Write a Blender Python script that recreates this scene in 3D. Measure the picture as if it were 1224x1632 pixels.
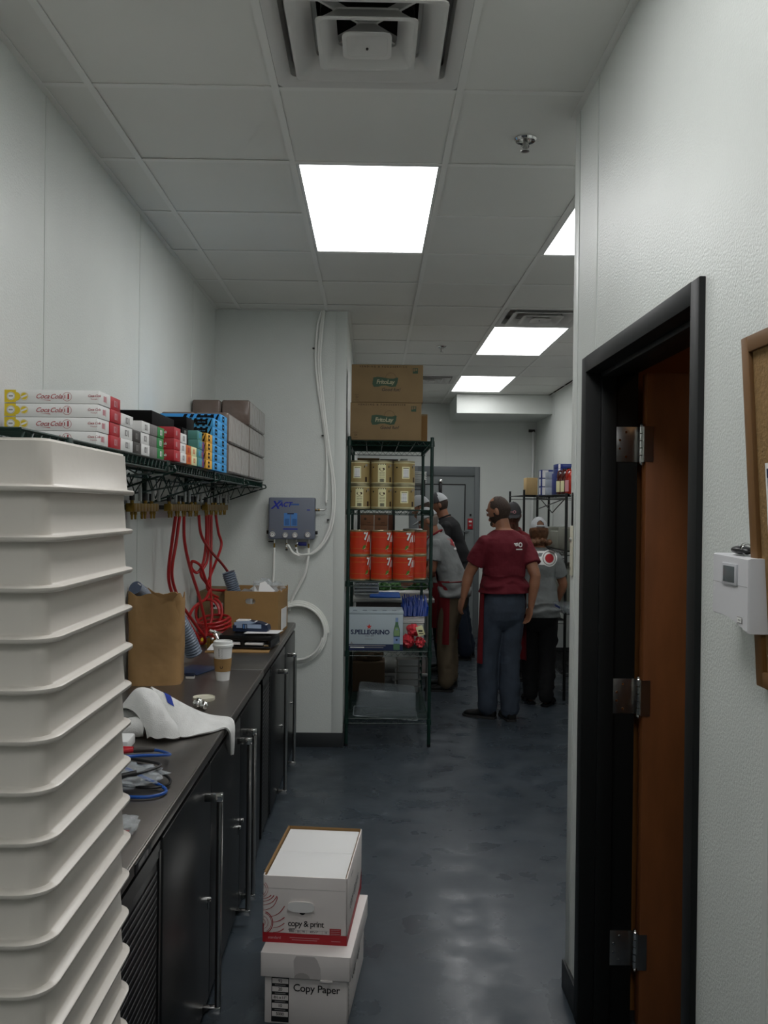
import bpy, bmesh, math, random
from mathutils import Vector, Matrix, noise
random.seed(7)
PI = math.pi
for o in list(bpy.data.objects): bpy.data.objects.remove(o)
SC = bpy.context.scene
COL = SC.collection

# ---------------------------------------------------------------- camera, world, exposure
F_PX, CAM_Z = 1375.8, 1.69
YAW, PITCH, ROLL = 0.0127, -0.0051, 0.0120
cam_d = bpy.data.cameras.new('camera'); cam = bpy.data.objects.new('camera', cam_d); COL.objects.link(cam)
cam_d.sensor_fit = 'VERTICAL'; cam_d.sensor_height = 36.0; cam_d.lens = 36.0 * F_PX / 1632.0
cam_d.clip_start = 0.05; cam_d.clip_end = 60
_f = Vector((math.sin(YAW) * math.cos(PITCH), math.cos(YAW) * math.cos(PITCH), math.sin(PITCH)))
_r0 = Vector((math.cos(YAW), -math.sin(YAW), 0)); _u0 = _r0.cross(_f)
_r = math.cos(ROLL) * _r0 + math.sin(ROLL) * _u0; _u = math.cos(ROLL) * _u0 - math.sin(ROLL) * _r0
cam.matrix_world = Matrix(((_r.x, _u.x, -_f.x, 0), (_r.y, _u.y, -_f.y, 0), (_r.z, _u.z, -_f.z, CAM_Z), (0, 0, 0, 1)))
SC.camera = cam
w = bpy.data.worlds.new('world'); SC.world = w; w.use_nodes = True
w.node_tree.nodes['Background'].inputs[0].default_value = (0.02, 0.022, 0.025, 1)
w.node_tree.nodes['Background'].inputs[1].default_value = 0.3
vs = SC.view_settings
vs.view_transform = 'Standard'; vs.look = 'None'; vs.gamma = 1.0; vs.use_curve_mapping = False
vs.exposure = 0.0
PANEL_E = 7.4          # emission of the ceiling light diffusers
H = 3.064              # ceiling height
G = 0.6096             # ceiling grid
XC, R0 = -0.034, 2.853

# ---------------------------------------------------------------- materials
def lin(h):
    if isinstance(h, str):
        c = [int(h[i:i + 2], 16) / 255 for i in (0, 2, 4)]
        return tuple((x / 12.92 if x <= .04045 else ((x + .055) / 1.055) ** 2.4) for x in c)
    return h
_mc = {}
def mat(name, col, rough=.5, metal=0, var=0, vscale=8, bump=0, bscale=60, coat=0, trans=0, emit=0, alpha=1, spec=.5, stretch=None, voron=False, col2=None, ior=1.45, bdist=.01):
    if name in _mc: return _mc[name]
    m = bpy.data.materials.new(name); m.use_nodes = True; nt = m.node_tree; N = nt.nodes; L = nt.links
    b = N['Principled BSDF']; c = lin(col)
    b.inputs['Base Color'].default_value = (*c, 1); b.inputs['Roughness'].default_value = rough
    b.inputs['Metallic'].default_value = metal; b.inputs['Specular IOR Level'].default_value = spec; b.inputs['IOR'].default_value = ior
    if coat: b.inputs['Coat Weight'].default_value = coat; b.inputs['Coat Roughness'].default_value = .12
    if trans: b.inputs['Transmission Weight'].default_value = trans
    if alpha < 1: b.inputs['Alpha'].default_value = alpha
    if emit:
        b.inputs['Emission Color'].default_value = (*c, 1); b.inputs['Emission Strength'].default_value = emit
    tc = None
    if var or bump:
        tc = N.new('ShaderNodeTexCoord'); mp = N.new('ShaderNodeMapping'); L.new(tc.outputs['Object'], mp.inputs[0])
        if stretch: mp.inputs['Scale'].default_value = stretch
    if var:
        n = N.new('ShaderNodeTexNoise'); n.inputs['Scale'].default_value = vscale; n.inputs['Detail'].default_value = 6
        L.new(mp.outputs[0], n.inputs['Vector'])
        r = N.new('ShaderNodeValToRGB'); L.new(n.outputs[0], r.inputs[0])
        r.color_ramp.elements[0].position = .32; r.color_ramp.elements[1].position = .68
        c2 = lin(col2) if col2 else tuple(x * (1 - var) for x in c)
        c1 = c if col2 else tuple(min(1, x * (1 + var * .6)) for x in c)
        r.color_ramp.elements[0].color = (*c2, 1); r.color_ramp.elements[1].color = (*c1, 1)
        L.new(r.outputs[0], b.inputs['Base Color'])
    if bump:
        if voron:
            n = N.new('ShaderNodeTexVoronoi'); n.inputs['Scale'].default_value = bscale
        else:
            n = N.new('ShaderNodeTexNoise'); n.inputs['Scale'].default_value = bscale; n.inputs['Detail'].default_value = 3
        L.new(mp.outputs[0], n.inputs['Vector'])
        bp = N.new('ShaderNodeBump'); bp.inputs['Strength'].default_value = bump; bp.inputs['Distance'].default_value = bdist
        L.new(n.outputs[0], bp.inputs['Height']); L.new(bp.outputs[0], b.inputs['Normal'])
    _mc[name] = m; return m

WALL = mat('pebbled_white_panel', 'd6dad6', .38, var=.03, vscale=3, bump=.4, bscale=170, bdist=.0045)
TRIM = mat('white_vinyl_strip', 'd2d6d2', .4)
CEIL = mat('vinyl_ceiling_tile', 'e4e4df', .6, var=.05, vscale=1.1, bump=.08, bscale=260, bdist=.002)
GRID = mat('white_ceiling_bar', 'e8e8e4', .45)
WHITE = mat('white_paint', 'dcdedc', .4)
GRILLW = mat('diffuser_white', 'd4d3d0', .45)
DUCT = mat('dark_duct', '2a2826', .8)
GLOWM = mat('light_diffuser', 'fdfdfd', .5, emit=PANEL_E)
BASEB = mat('charcoal_rubber', '2b2e30', .5)
BLACKM = mat('black_steel_paint', '121314', .38, spec=.4)
BLACKJ = mat('black_frame_enamel', '141616', .5, spec=.3)
STEEL = mat('brushed_steel', 'b8b8b6', .28, metal=1, bump=.05, bscale=80, stretch=(1, 1, 30))
CHROME = mat('polished_chrome', 'd8d8d6', .09, metal=1)
DKTOP = mat('dark_stainless_top', '7d7873', .34, metal=.9, var=.12, vscale=5, bump=.04, bscale=200)
COOL = mat('black_vinyl_steel', '161718', .33, var=.1, vscale=30, bump=.12, bscale=400, bdist=.002)
BRASS = mat('brass', '8e7233', .38, metal=.9, var=.25, vscale=40)
GREENW = mat('green_epoxy_wire', '0e2b24', .35, spec=.5)
BLACKW = mat('black_epoxy_wire', '0c0f0f', .38)
REDH = mat('red_hose_rubber', 'a01a1c', .35)
WHITEH = mat('white_tubing', 'f0f1ec', .35)
GREYH = mat('grey_ribbed_plastic', '667180', .35)
KRAFT = mat('kraft_cardboard', '9c7a4c', .75, var=.08, vscale=6, bump=.05, bscale=120)
KRAFT2 = mat('brown_cardboard', '806a49', .75, var=.08, vscale=6)
BAGM = mat('kraft_paper', '96754b', .7, var=.12, vscale=7, bump=.45, bscale=5, bdist=.04)
KRAFTD = mat('cardboard_inside', '8b6b41', .8)
PLAST = mat('white_tray_plastic', 'd6d0c8', .28, bump=.05, bscale=30, spec=.5)
TOWEL = mat('white_terry_cloth', 'e2e2e0', .95, var=.05, vscale=30, bump=.6, bscale=260, bdist=.004)
PAPER = mat('white_paper', 'e3e3e2', .7)
CARDW = mat('white_cardboard', 'e4dedb', .6, var=.04, vscale=7)
INKB = mat('black_ink', '1a1a1c', .6)
INKR = mat('red_ink', 'a31b25', .55)
INKDR = mat('dark_red_ink', '7c1420', .55)
INKW = mat('white_ink', 'e6e6e4', .55)
INKG = mat('green_ink', '2a4630', .6)
INKBR = mat('brown_ink', '3d2b1c', .7)
INKGR = mat('grey_ink', '8f8d8c', .6)
YEL = mat('yellow_ink', 'd8bd2a', .55)
ORA = mat('orange_ink', 'd06a2c', .55)
CREAM = mat('cream_ink', 'e0dcae', .55)
BLUEI = mat('sky_blue_ink', '3d9ad6', .5)
NAVY = mat('navy_ink', '1e2a4c', .5)
PURP = mat('purple_ink', '4a2f7c', .5)
TEAL = mat('teal_ink', '4c8b86', .5)
GREENI = mat('grass_green_ink', '1f8a44', .5)
REDB = mat('red_carton', 'b81f2c', .45)
DKGREY = mat('dark_grey_carton', '3a3634', .5)
MIDGREY = mat('mid_grey_carton', '7e7c7a', .5)
BLKCART = mat('black_carton', '060607', .75, spec=.2)
WRAPB = mat('wrapped_brown_carton', '5f5048', .32, var=.15, vscale=9, bump=.5, bscale=9, bdist=.03, coat=.6)
CLEAR = mat('clear_plastic', 'dfe6ea', .12, alpha=.28, spec=.8, bump=.5, bscale=40)
CLEARF = mat('clear_tote_plastic', '8d979c', .15, alpha=.24, spec=.8)
WOOD = mat('stained_birch_veneer', '7f4d2b', .42, var=.22, vscale=3.2, stretch=(4, 4, .9))
ROOMW = mat('brown_room_wall', 'b5783c', .7)
CORK = mat('cork_sheet', '8d6f46', .9, var=.18, vscale=90, bump=.3, bscale=150)
OAK = mat('oak_frame', '75522a', .5, var=.15, vscale=10, stretch=(1, 1, .2))
DEVW = mat('device_white', 'd5d5d8', .4)
SCREEN = mat('grey_screen', '5f6668', .2)
BLUEP = mat('blue_plastic', '1c4fa0', .35)
BLUED = mat('deep_blue_plastic_bag', '0d3a94', .3, bump=.2, bscale=30)
REDBAG = mat('red_plastic_bag', 'cc3b44', .22, bump=.5, bscale=25, bdist=.02)
BLKCAB = mat('black_cable', '101012', .35)
LBLUE = mat('light_blue_plastic', '9aabc4', .35)
NAVYP = mat('navy_plastic', '1d2a44', .4)
REGBOX = mat('slate_metal_box', '717785', .45)
SKYDEC = mat('blue_sticker', '4f86c8', .4)
TANCAN = mat('tan_can_label', 'a08c5c', .45)
CANRIM = mat('tinned_rim', 'b5ad8c', .3, metal=.8)
REDCAN = mat('red_can_label', 'c4381c', .35)
GOLD = mat('gold_line', 'b08a34', .4)
LEAF = mat('lettuce_green', '3f6b33', .6, var=.3, vscale=25)
INKLEAF = mat('leaf_ink', '4f7a2c', .5)
DOORG = mat('grey_door_metal', '828889', .45)
DOORF = mat('grey_door_frame', '6b7173', .45)
SKIN = mat('skin', '96684f', .5, var=.06, vscale=12)
SKIN2 = mat('tanned_skin', '855942', .5, var=.06, vscale=12)
HAIRD = mat('dark_brown_hair', '33251b', .7, bump=.6, bscale=180)
HAIRG = mat('auburn_hair', '5a3a22', .7, bump=.7, bscale=60, var=.3, vscale=30)
MAROON = mat('maroon_cotton', '5e0d1d', .85, bump=.6, bscale=6, bdist=.06)
GREYT = mat('heather_grey_cotton', '757979', .9, bump=.6, bscale=6, bdist=.05, var=.04, vscale=40)
BLACKT = mat('black_cotton', '0d0e11', .85)
REDAP = mat('red_apron_cloth', '6e0b16', .85, bump=.2, bscale=6, bdist=.04)
DENIM = mat('faded_denim', '343d4a', .85, var=.25, vscale=7, bump=.3, bscale=9, bdist=.04)
DENIMD = mat('dark_denim', '1b2536', .85)
KHAKI = mat('khaki_twill', '5d5240', .85, bump=.35, bscale=7, bdist=.05)
BLACKP = mat('black_trousers', '08090c', .85)
SHOE = mat('black_leather', '0e0e0e', .45)
SOLE = mat('shoe_sole', '2b2b2b', .7)
CAPG = mat('light_grey_cap', '9da0a2', .85)
CAPD = mat('charcoal_cap', '3c3c3e', .85)
TANBOX = mat('tan_box', 'b59a6c', .7)
OLIVEBOX = mat('grey_green_box', '7b7d72', .7)
SAUCE = mat('red_sauce_jug', '9c2416', .25, var=.2, vscale=8)
BLUEBOX = mat('blue_box', '1b2f78', .45)

# floor: painted blue-grey concrete with worn and damp patches
def floor_mat():
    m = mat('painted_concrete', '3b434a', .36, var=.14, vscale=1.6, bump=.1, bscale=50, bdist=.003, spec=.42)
    nt = m.node_tree; N = nt.nodes; L = nt.links; b = N['Principled BSDF']
    tc = N.new('ShaderNodeTexCoord'); n = N.new('ShaderNodeTexNoise'); n.inputs['Scale'].default_value = 5; n.inputs['Detail'].default_value = 8
    L.new(tc.outputs['Object'], n.inputs[0])
    r = N.new('ShaderNodeMapRange'); r.inputs[1].default_value = .35; r.inputs[2].default_value = .7; r.inputs[3].default_value = .22; r.inputs[4].default_value = .5
    L.new(n.outputs[0], r.inputs[0]); L.new(r.outputs[0], b.inputs['Roughness'])
    # pale scuffs
    s = N.new('ShaderNodeTexNoise'); s.inputs['Scale'].default_value = 3.3; s.inputs['Detail'].default_value = 10; s.inputs['Distortion'].default_value = 1.4
    L.new(tc.outputs['Object'], s.inputs[0])
    rr = N.new('ShaderNodeMapRange'); rr.inputs[1].default_value = .66; rr.inputs[2].default_value = .74; rr.inputs[3].default_value = 0; rr.inputs[4].default_value = .35
    L.new(s.outputs[0], rr.inputs[0])
    mx = N.new('ShaderNodeMixRGB'); mx.inputs[2].default_value = (*lin('7b858b'), 1)
    prev = b.inputs['Base Color'].links[0].from_socket
    L.new(prev, mx.inputs[1]); L.new(rr.outputs[0], mx.inputs[0])
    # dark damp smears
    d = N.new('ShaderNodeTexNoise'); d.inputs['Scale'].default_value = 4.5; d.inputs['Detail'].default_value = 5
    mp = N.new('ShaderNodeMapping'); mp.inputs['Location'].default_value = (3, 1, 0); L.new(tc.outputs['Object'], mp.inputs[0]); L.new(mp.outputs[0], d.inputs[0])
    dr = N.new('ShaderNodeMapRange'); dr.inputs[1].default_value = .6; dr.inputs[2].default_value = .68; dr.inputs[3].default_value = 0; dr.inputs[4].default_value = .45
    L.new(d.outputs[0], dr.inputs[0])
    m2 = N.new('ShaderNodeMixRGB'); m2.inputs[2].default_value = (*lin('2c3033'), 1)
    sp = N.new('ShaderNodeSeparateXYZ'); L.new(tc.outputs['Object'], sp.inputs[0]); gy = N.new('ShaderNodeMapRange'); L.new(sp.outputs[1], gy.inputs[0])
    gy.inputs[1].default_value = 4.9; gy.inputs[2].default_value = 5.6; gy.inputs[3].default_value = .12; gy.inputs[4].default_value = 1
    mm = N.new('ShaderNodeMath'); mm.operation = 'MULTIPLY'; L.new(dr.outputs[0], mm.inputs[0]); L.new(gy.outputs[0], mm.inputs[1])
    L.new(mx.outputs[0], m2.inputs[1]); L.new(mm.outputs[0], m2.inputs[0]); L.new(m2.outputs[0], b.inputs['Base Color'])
    return m
FLOORM = floor_mat()

# ---------------------------------------------------------------- mesh helpers
_tc = {}
def text_mesh(s, size, bold=0, shear=0, space=1, align='CENTER'):
    k = (s, size, bold, shear, space, align)
    if k in _tc: return _tc[k]
    cu = bpy.data.curves.new('t', 'FONT'); cu.body = s; cu.size = size; cu.offset = bold; cu.shear = shear
    cu.space_character = space; cu.align_x = align; cu.align_y = 'CENTER'; cu.extrude = 0; cu.resolution_u = 3
    o = bpy.data.objects.new('t', cu); COL.objects.link(o)
    dg = bpy.context.evaluated_depsgraph_get(); dg.update()
    me = bpy.data.meshes.new_from_object(o.evaluated_get(dg))
    V = [v.co.copy() for v in me.vertices]; P = [list(p.vertices) for p in me.polygons]
    bpy.data.objects.remove(o); bpy.data.curves.remove(cu); bpy.data.meshes.remove(me)
    _tc[k] = (V, P); return V, P

def frame(o, d, roll=0):
    """matrix whose x runs right, y up and z towards the viewer of a face that looks along d"""
    z = Vector(d).normalized(); up = Vector((0, 0, 1)) if abs(z.z) < .9 else Vector((0, 1, 0))
    x = up.cross(z).normalized(); y = z.cross(x)
    M = Matrix(((x.x, y.x, z.x, o[0]), (x.y, y.y, z.y, o[1]), (x.z, y.z, z.z, o[2]), (0, 0, 0, 1)))
    return M @ Matrix.Rotation(roll, 4, 'Z')

class MB:
    def __init__(s, org=(0, 0, 0)): s.bm = bmesh.new(); s.mats = []; s.org = Vector(org)
    def mi(s, m):
        if m not in s.mats: s.mats.append(m)
        return s.mats.index(m)
    def add(s, verts, faces, m, M=None):
        i = s.mi(m); vs_ = [s.bm.verts.new(M @ Vector(v) if M else v) for v in verts]; out = []
        for f in faces:
            if len(set(f)) < 3: continue
            try:
                fc = s.bm.faces.new([vs_[k] for k in f]); fc.material_index = i; fc.smooth = True; out.append(fc)
            except ValueError: pass
        return vs_, out
    def box(s, a, b, m, bev=0, M=None, seg=2):
        x0, y0, z0 = [min(a[i], b[i]) for i in range(3)]; x1, y1, z1 = [max(a[i], b[i]) for i in range(3)]
        V = [(x0, y0, z0), (x1, y0, z0), (x1, y1, z0), (x0, y1, z0), (x0, y0, z1), (x1, y0, z1), (x1, y1, z1), (x0, y1, z1)]
        Fs = [(0, 3, 2, 1), (4, 5, 6, 7), (0, 1, 5, 4), (1, 2, 6, 5), (2, 3, 7, 6), (3, 0, 4, 7)]
        if not bev: return s.add(V, Fs, m, M)
        t = bmesh.new(); tv = [t.verts.new(v) for v in V]
        for f in Fs: t.faces.new([tv[k] for k in f])
        bmesh.ops.bevel(t, geom=list(t.edges), offset=bev, segments=seg, affect='EDGES', profile=.5)
        t.verts.index_update()
        VV = [v.co.copy() for v in t.verts]; FF = [[v.index for v in f.verts] for f in t.faces]; t.free()
        return s.add(VV, FF, m, M)
    def loft(s, rings, m, cap0=True, cap1=True, closed=False, M=None):
        n = len(rings[0]); V = [p for r in rings for p in r]; Fs = []
        R_ = len(rings)
        for a in range(R_ if closed else R_ - 1):
            b = (a + 1) % R_
            for k in range(n): Fs.append((a * n + k, a * n + (k + 1) % n, b * n + (k + 1) % n, b * n + k))
        if not closed:
            if cap0: Fs.append(tuple(reversed(range(n))))
            if cap1: Fs.append(tuple(range((R_ - 1) * n, R_ * n)))
        return s.add(V, Fs, m, M)
    def lathe(s, prof, m, n=24, c=(0, 0, 0), M=None, cap0=True, cap1=True):
        rings = [[(c[0] + r * math.cos(2 * PI * k / n), c[1] + r * math.sin(2 * PI * k / n), c[2] + z) for k in range(n)] for r, z in prof]
        return s.loft(rings, m, cap0, cap1, M=M)
    def tube(s, pts, r, m, n=8, closed=False, caps=True):
        P = [Vector(p) for p in pts]; N_ = len(P); rr = r if isinstance(r, (list, tuple)) else [r] * N_
        T = []
        for i in range(N_):
            a = P[(i - 1) % N_] if (i > 0 or closed) else P[i]; b = P[(i + 1) % N_] if (i < N_ - 1 or closed) else P[i]
            T.append((b - a).normalized() if (b - a).length > 1e-9 else Vector((0, 0, 1)))
        up = Vector((0, 0, 1)) if abs(T[0].z) < .9 else Vector((1, 0, 0))
        u = T[0].cross(up).normalized(); rings = []
        for i in range(N_):
            u = (u - T[i] * u.dot(T[i])); u = u.normalized() if u.length > 1e-6 else T[i].orthogonal().normalized()
            v = T[i].cross(u)
            rings.append([P[i] + rr[i] * (math.cos(2 * PI * k / n) * u + math.sin(2 * PI * k / n) * v) for k in range(n)])
        return s.loft(rings, m, caps, caps, closed)
    def cyl(s, a, b, r, m, n=16, r2=None): return s.tube([a, b], [r, r if r2 is None else r2], m, n)
    def ball(s, c, r, m, n=16, sc=(1, 1, 1), M=None):
        pr = [(max(.0005, r * math.sin(PI * k / (n // 2))), -r * math.cos(PI * k / (n // 2))) for k in range(n // 2 + 1)]
        rings = [[(c[0] + sc[0] * q * math.cos(2 * PI * k / n), c[1] + sc[1] * q * math.sin(2 * PI * k / n), c[2] + sc[2] * z) for k in range(n)] for q, z in pr]
        return s.loft(rings, m, M=M)
    def text(s, t, size, M, m, bend=None, **k):
        V, P = text_mesh(t, size, **k)
        if bend: V = [Vector(((bend + v.z) * math.sin(v.x / bend), v.y, (bend + v.z) * math.cos(v.x / bend))) for v in V]
        s.add(V, P, m, M)
    def rect(s, M, w_, h_, m, cx=0, cy=0, z=0):
        s.add([(cx - w_ / 2, cy - h_ / 2, z), (cx + w_ / 2, cy - h_ / 2, z), (cx + w_ / 2, cy + h_ / 2, z), (cx - w_ / 2, cy + h_ / 2, z)], [(0, 1, 2, 3)], m, M)
    def poly(s, M, pts, m, z=0):
        s.add([(p[0], p[1], z) for p in pts], [tuple(range(len(pts)))], m, M)
    def ring(s, M, r0, r1, m, a0=0, a1=2 * PI, n=28, cx=0, cy=0, z=0, sy=1):
        V = []; Fs = []
        for k in range(n + 1):
            a = a0 + (a1 - a0) * k / n
            V += [(cx + r0 * math.cos(a), cy + sy * r0 * math.sin(a), z), (cx + r1 * math.cos(a), cy + sy * r1 * math.sin(a), z)]
        for k in range(n): Fs.append((2 * k, 2 * k + 1, 2 * k + 3, 2 * k + 2))
        s.add(V, Fs, m, M)
    def disc(s, M, r, m, cx=0, cy=0, z=0, n=24, sy=1): s.poly(M, [(cx + r * math.cos(2 * PI * k / n), cy + sy * r * math.sin(2 * PI * k / n)) for k in range(n)], m, z)
    def remesh(s, voxel, smooth=2, m=None):
        me = bpy.data.meshes.new('tmp'); s.bm.to_mesh(me); o = bpy.data.objects.new('tmp', me); COL.objects.link(o)
        a = o.modifiers.new('r', 'REMESH'); a.mode = 'VOXEL'; a.voxel_size = voxel
        if smooth: b = o.modifiers.new('s', 'SMOOTH'); b.iterations = smooth; b.factor = .5
        dg = bpy.context.evaluated_depsgraph_get(); dg.update()
        m2 = bpy.data.meshes.new_from_object(o.evaluated_get(dg))
        s.bm.free(); s.bm = bmesh.new(); s.bm.from_mesh(m2)
        bpy.data.objects.remove(o); bpy.data.meshes.remove(me); bpy.data.meshes.remove(m2)
        for f in s.bm.faces: f.material_index = 0; f.smooth = True
        return s
    def build(s, name, parent=None, ang=35):
        if s.org.length: bmesh.ops.translate(s.bm, vec=-s.org, verts=s.bm.verts)
        bmesh.ops.recalc_face_normals(s.bm, faces=s.bm.faces) if False else None
        me = bpy.data.meshes.new(name); s.bm.to_mesh(me); s.bm.free()
        for m in s.mats: me.materials.append(m)
        me.set_sharp_from_angle(angle=math.radians(ang))
        o = bpy.data.objects.new(name, me); COL.objects.link(o)
        if parent: o.parent = parent
        return o

def thing(name, label, cat, loc=(0, 0, 0), rz=0, group=None):
    o = bpy.data.objects.new(name, None); COL.objects.link(o); o.empty_display_size = .05
    o.location = loc; o.rotation_euler = (0, 0, rz); o['label'] = label; o['category'] = cat
    if group: o['group'] = group
    return o
def tag(o, label, cat, group=None, kind=None):
    o['label'] = label; o['category'] = cat
    if group: o['group'] = group
    if kind: o['kind'] = kind
    return o
def place(o, loc): o.location = loc; return o
def struct(o): o['kind'] = 'structure'; return o
def solo(mb, name, label, cat, loc=(0, 0, 0), group=None, rz=0):
    o = mb.build(name); o.location = loc; o.rotation_euler = (0, 0, rz); return tag(o, label, cat, group)
def dup(root, loc, rz=0, label=None, group=None):
    r = root.copy(); COL.objects.link(r); r.location = loc; r.rotation_euler = (0, 0, rz)
    if label: r['label'] = label
    if group: r['group'] = group
    for ch in list(root.children):
        c = ch.copy(); COL.objects.link(c); c.parent = r
        for g in list(ch.children):
            d = g.copy(); COL.objects.link(d); d.parent = c
    return r
def curve(pts, n=8, closed=False):
    """smooth Catmull-Rom line through the points"""
    P = [Vector(p) for p in pts]; out = []; N_ = len(P)
    for i in range(N_ if closed else N_ - 1):
        p0 = P[(i - 1) % N_] if (i > 0 or closed) else P[0]; p1 = P[i]; p2 = P[(i + 1) % N_]
        p3 = P[(i + 2) % N_] if (i + 2 < N_ or closed) else P[-1]
        for k in range(n):
            t = k / n
            out.append(.5 * ((2 * p1) + (-p0 + p2) * t + (2 * p0 - 5 * p1 + 4 * p2 - p3) * t * t + (-p0 + 3 * p1 - 3 * p2 + p3) * t ** 3))
    if not closed: out.append(P[-1])
    return out
def rrect(hx, hy, r, n=5):
    out = []
    for cx, cy, a in ((hx - r, -hy + r, -PI / 2), (hx - r, hy - r, 0), (-hx + r, hy - r, PI / 2), (-hx + r, -hy + r, PI)):
        for k in range(n + 1):
            b = a + PI / 2 * k / n; out.append((cx + r * math.cos(b), cy + r * math.sin(b)))
    return out
FRONT, RIGHT, LEFT, UP = (0, -1, 0), (1, 0, 0), (-1, 0, 0), (0, 0, 1)

# ================================================================ the setting
XL, XN, XF, YB, XB, YE = -1.12, .70, 2.14, 6.08, -.20, 11.35   # left wall, near right wall, far right wall, chase front, chase side, end wall
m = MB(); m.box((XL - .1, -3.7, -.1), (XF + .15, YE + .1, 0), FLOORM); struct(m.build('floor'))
m = MB()
m.box((XL - .1, -3.7, 0), (XL, YB, H), WALL)
for y in (-1.94, -.72, .5, 1.72, 2.94, 4.12, 5.31): m.box((XL, y - .009, 0), (XL + .0025, y + .009, H), TRIM)
m.box((XL, YB - .02, 0), (XL + .0035, YB, H), TRIM)
struct(m.build('wall_left'))
m = MB(); m.box((XL - .1, YB, 0), (XB, YE + .1, H), WALL)
m.box((XB - .075, YB - .003, .0), (XB + .003, YB, H), TRIM, .001); m.box((XB, YB, 0), (XB + .003, YB + .06, H), TRIM)
m.box((XB, 7.3, 0), (XB + .0025, 7.32, H), TRIM); m.box((XB, 8.52, 0), (XB + .0025, 8.54, H), TRIM)
struct(m.build('wall_back'))
m = MB(); m.box((-.53, YB - .012, 0), (XB + .004, YB, .1), BASEB, .002); m.box((XB, YB, 0), (XB + .012, YE, .1), BASEB)
struct(m.build('baseboard_back'))
DX0, DX1, DZ = .48, 1.40, 2.24
m = MB()
m.box((XB, YE, 0), (DX0, YE + .1, H), WALL); m.box((DX1, YE, 0), (XF + .1, YE + .1, H), WALL); m.box((DX0, YE, DZ), (DX1, YE + .1, H), WALL)
for x in (.95, 1.9): m.box((x - .008, YE - .0025, DZ), (x + .008, YE, H), TRIM)
m.box((1.40, YE - .0025, 0), (1.42, YE, DZ), TRIM)
struct(m.build('wall_end'))
m = MB(); m.box((XF, 3.13, 0), (XF + .1, YE + .1, H), WALL)
for y in (5.4, 6.6, 7.85, 9.05, 10.25): m.box((XF - .0025, y - .009, 0), (XF, y + .009, H), TRIM)
struct(m.build('wall_right_far'))
# near right wall with the black framed doorway
JY0, JY1, JT = 1.825, 2.855, 2.19      # outer edges of the frame
m = MB(); T = .14
m.box((XN, -3.7, 0), (XN + T, JY0 + .04, H), WALL); m.box((XN, JY1 - .04, 0), (XN + T, 3.03, H), WALL)
m.box((XN, JY0 + .04, JT - .04), (XN + T, JY1 - .04, H), WALL)
m.box((XN + T, 2.93, 0), (XF, 3.03, H), WALL)
for y in (2.735,): m.box((XN - .0025, y - .009, JT), (XN, y + .009, H), TRIM)
m.box((XN - .0025, 1.50, 0), (XN, 1.518, H), TRIM)
m.box((XN - .003, 2.97, 0), (XN, 3.033, H), TRIM, .001); m.box((XN, 3.03, 0), (XN + .06, 3.033, H), TRIM)
struct(m.build('wall_right'))
m = MB(); m.box((XN - .012, JY1, 0), (XN, 3.034, .1), BASEB, .002); m.box((XN - .012, -3.6, 0), (XN, JY0, .1), BASEB, .002)
m.box((XN - .012, 3.03, 0), (XF, 3.042, .1), BASEB)
struct(m.build('baseboard_right'))
m = MB(); m.box((XL - .1, -3.7, 0), (XN + T, -3.6, H), WALL); struct(m.build('wall_front'))
# small unlit room behind the doorway
m = MB()
m.box((XN + T, 1.0, 0), (2.3, 1.1, H), ROOMW); m.box((2.2, 1.1, 0), (2.3, 2.93, H), ROOMW); m.box((XN + T + .03, 2.90, 0), (2.2, 2.93, H), ROOMW)
m.box((XN + T, 1.0, 2.6), (2.3, 2.93, 2.66), ROOMW)
struct(m.build('wall_side_room'))
# door frame: hollow metal, face 50 mm, jamb 160 mm deep with a stop
m = MB(); fx0, fx1 = XN - .014, XN + .16; fw = .052
for y0, y1 in ((JY0, JY0 + fw), (JY1 - fw, JY1)): m.box((fx0, y0, 0), (fx1, y1, JT), BLACKJ, .003)
m.box((fx0, JY0 + fw - .002, JT - fw), (fx1, JY1 - fw + .002, JT), BLACKJ, .0015)
m.box((fx0 + .05, JY1 - fw - .016, 0), (fx0 + .10, JY1 - fw, JT - fw), BLACKJ, .002)
m.box((fx0 + .05, JY0 + fw, 0), (fx0 + .10, JY0 + fw + .016, JT - fw), BLACKJ, .002)
m.box((fx0 + .05, JY0 + fw, JT - fw - .016), (fx0 + .10, JY1 - fw, JT - fw), BLACKJ, .002)
struct(m.build('trim_1'))
# the door leaf, standing open into the side room
d = MB(); DYF = 2.772
d.box((XN + .178, DYF, .012), (XN + .175 + .90, DYF + .045, 2.135), WOOD, .002)
dr = d.build('door_1'); struct(dr)
for z in (1.905, 1.085, .262):
    h = MB(); h.box((XN + .085, 2.800, z - .057), (XN + .165, 2.8035, z + .057), STEEL, .001)
    h.box((XN + .172, DYF + .002, z - .057), (XN + .1745, DYF + .043, z + .057), STEEL)
    h.box((XN + .170, DYF - .003, z - .057), (XN + .20, DYF - .0005, z + .057), STEEL)
    for k in range(5): h.cyl((XN + .168, 2.787, z - .058 + k * .0235), (XN + .168, 2.787, z - .037 + k * .0235), .0078, CHROME, 10)
    h.ball((XN + .168, 2.787, z + .062), .007, CHROME, 8); h.ball((XN + .168, 2.787, z - .062), .007, CHROME, 8)
    for zz in (-.04, -.014, .014, .04): h.cyl((XN + .10 + (.02 if abs(zz) > .02 else 0.0), 2.8, z + zz), (XN + .10 + (.02 if abs(zz) > .02 else 0.0), 2.798, z + zz), .004, CHROME, 8)
    h.build('hinge', dr)
t = thing('ceiling_lamp', 'small warm round lamp on the ceiling of the dark side room, out of sight', 'ceiling light', (1.35, 1.75, 2.6))
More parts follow.
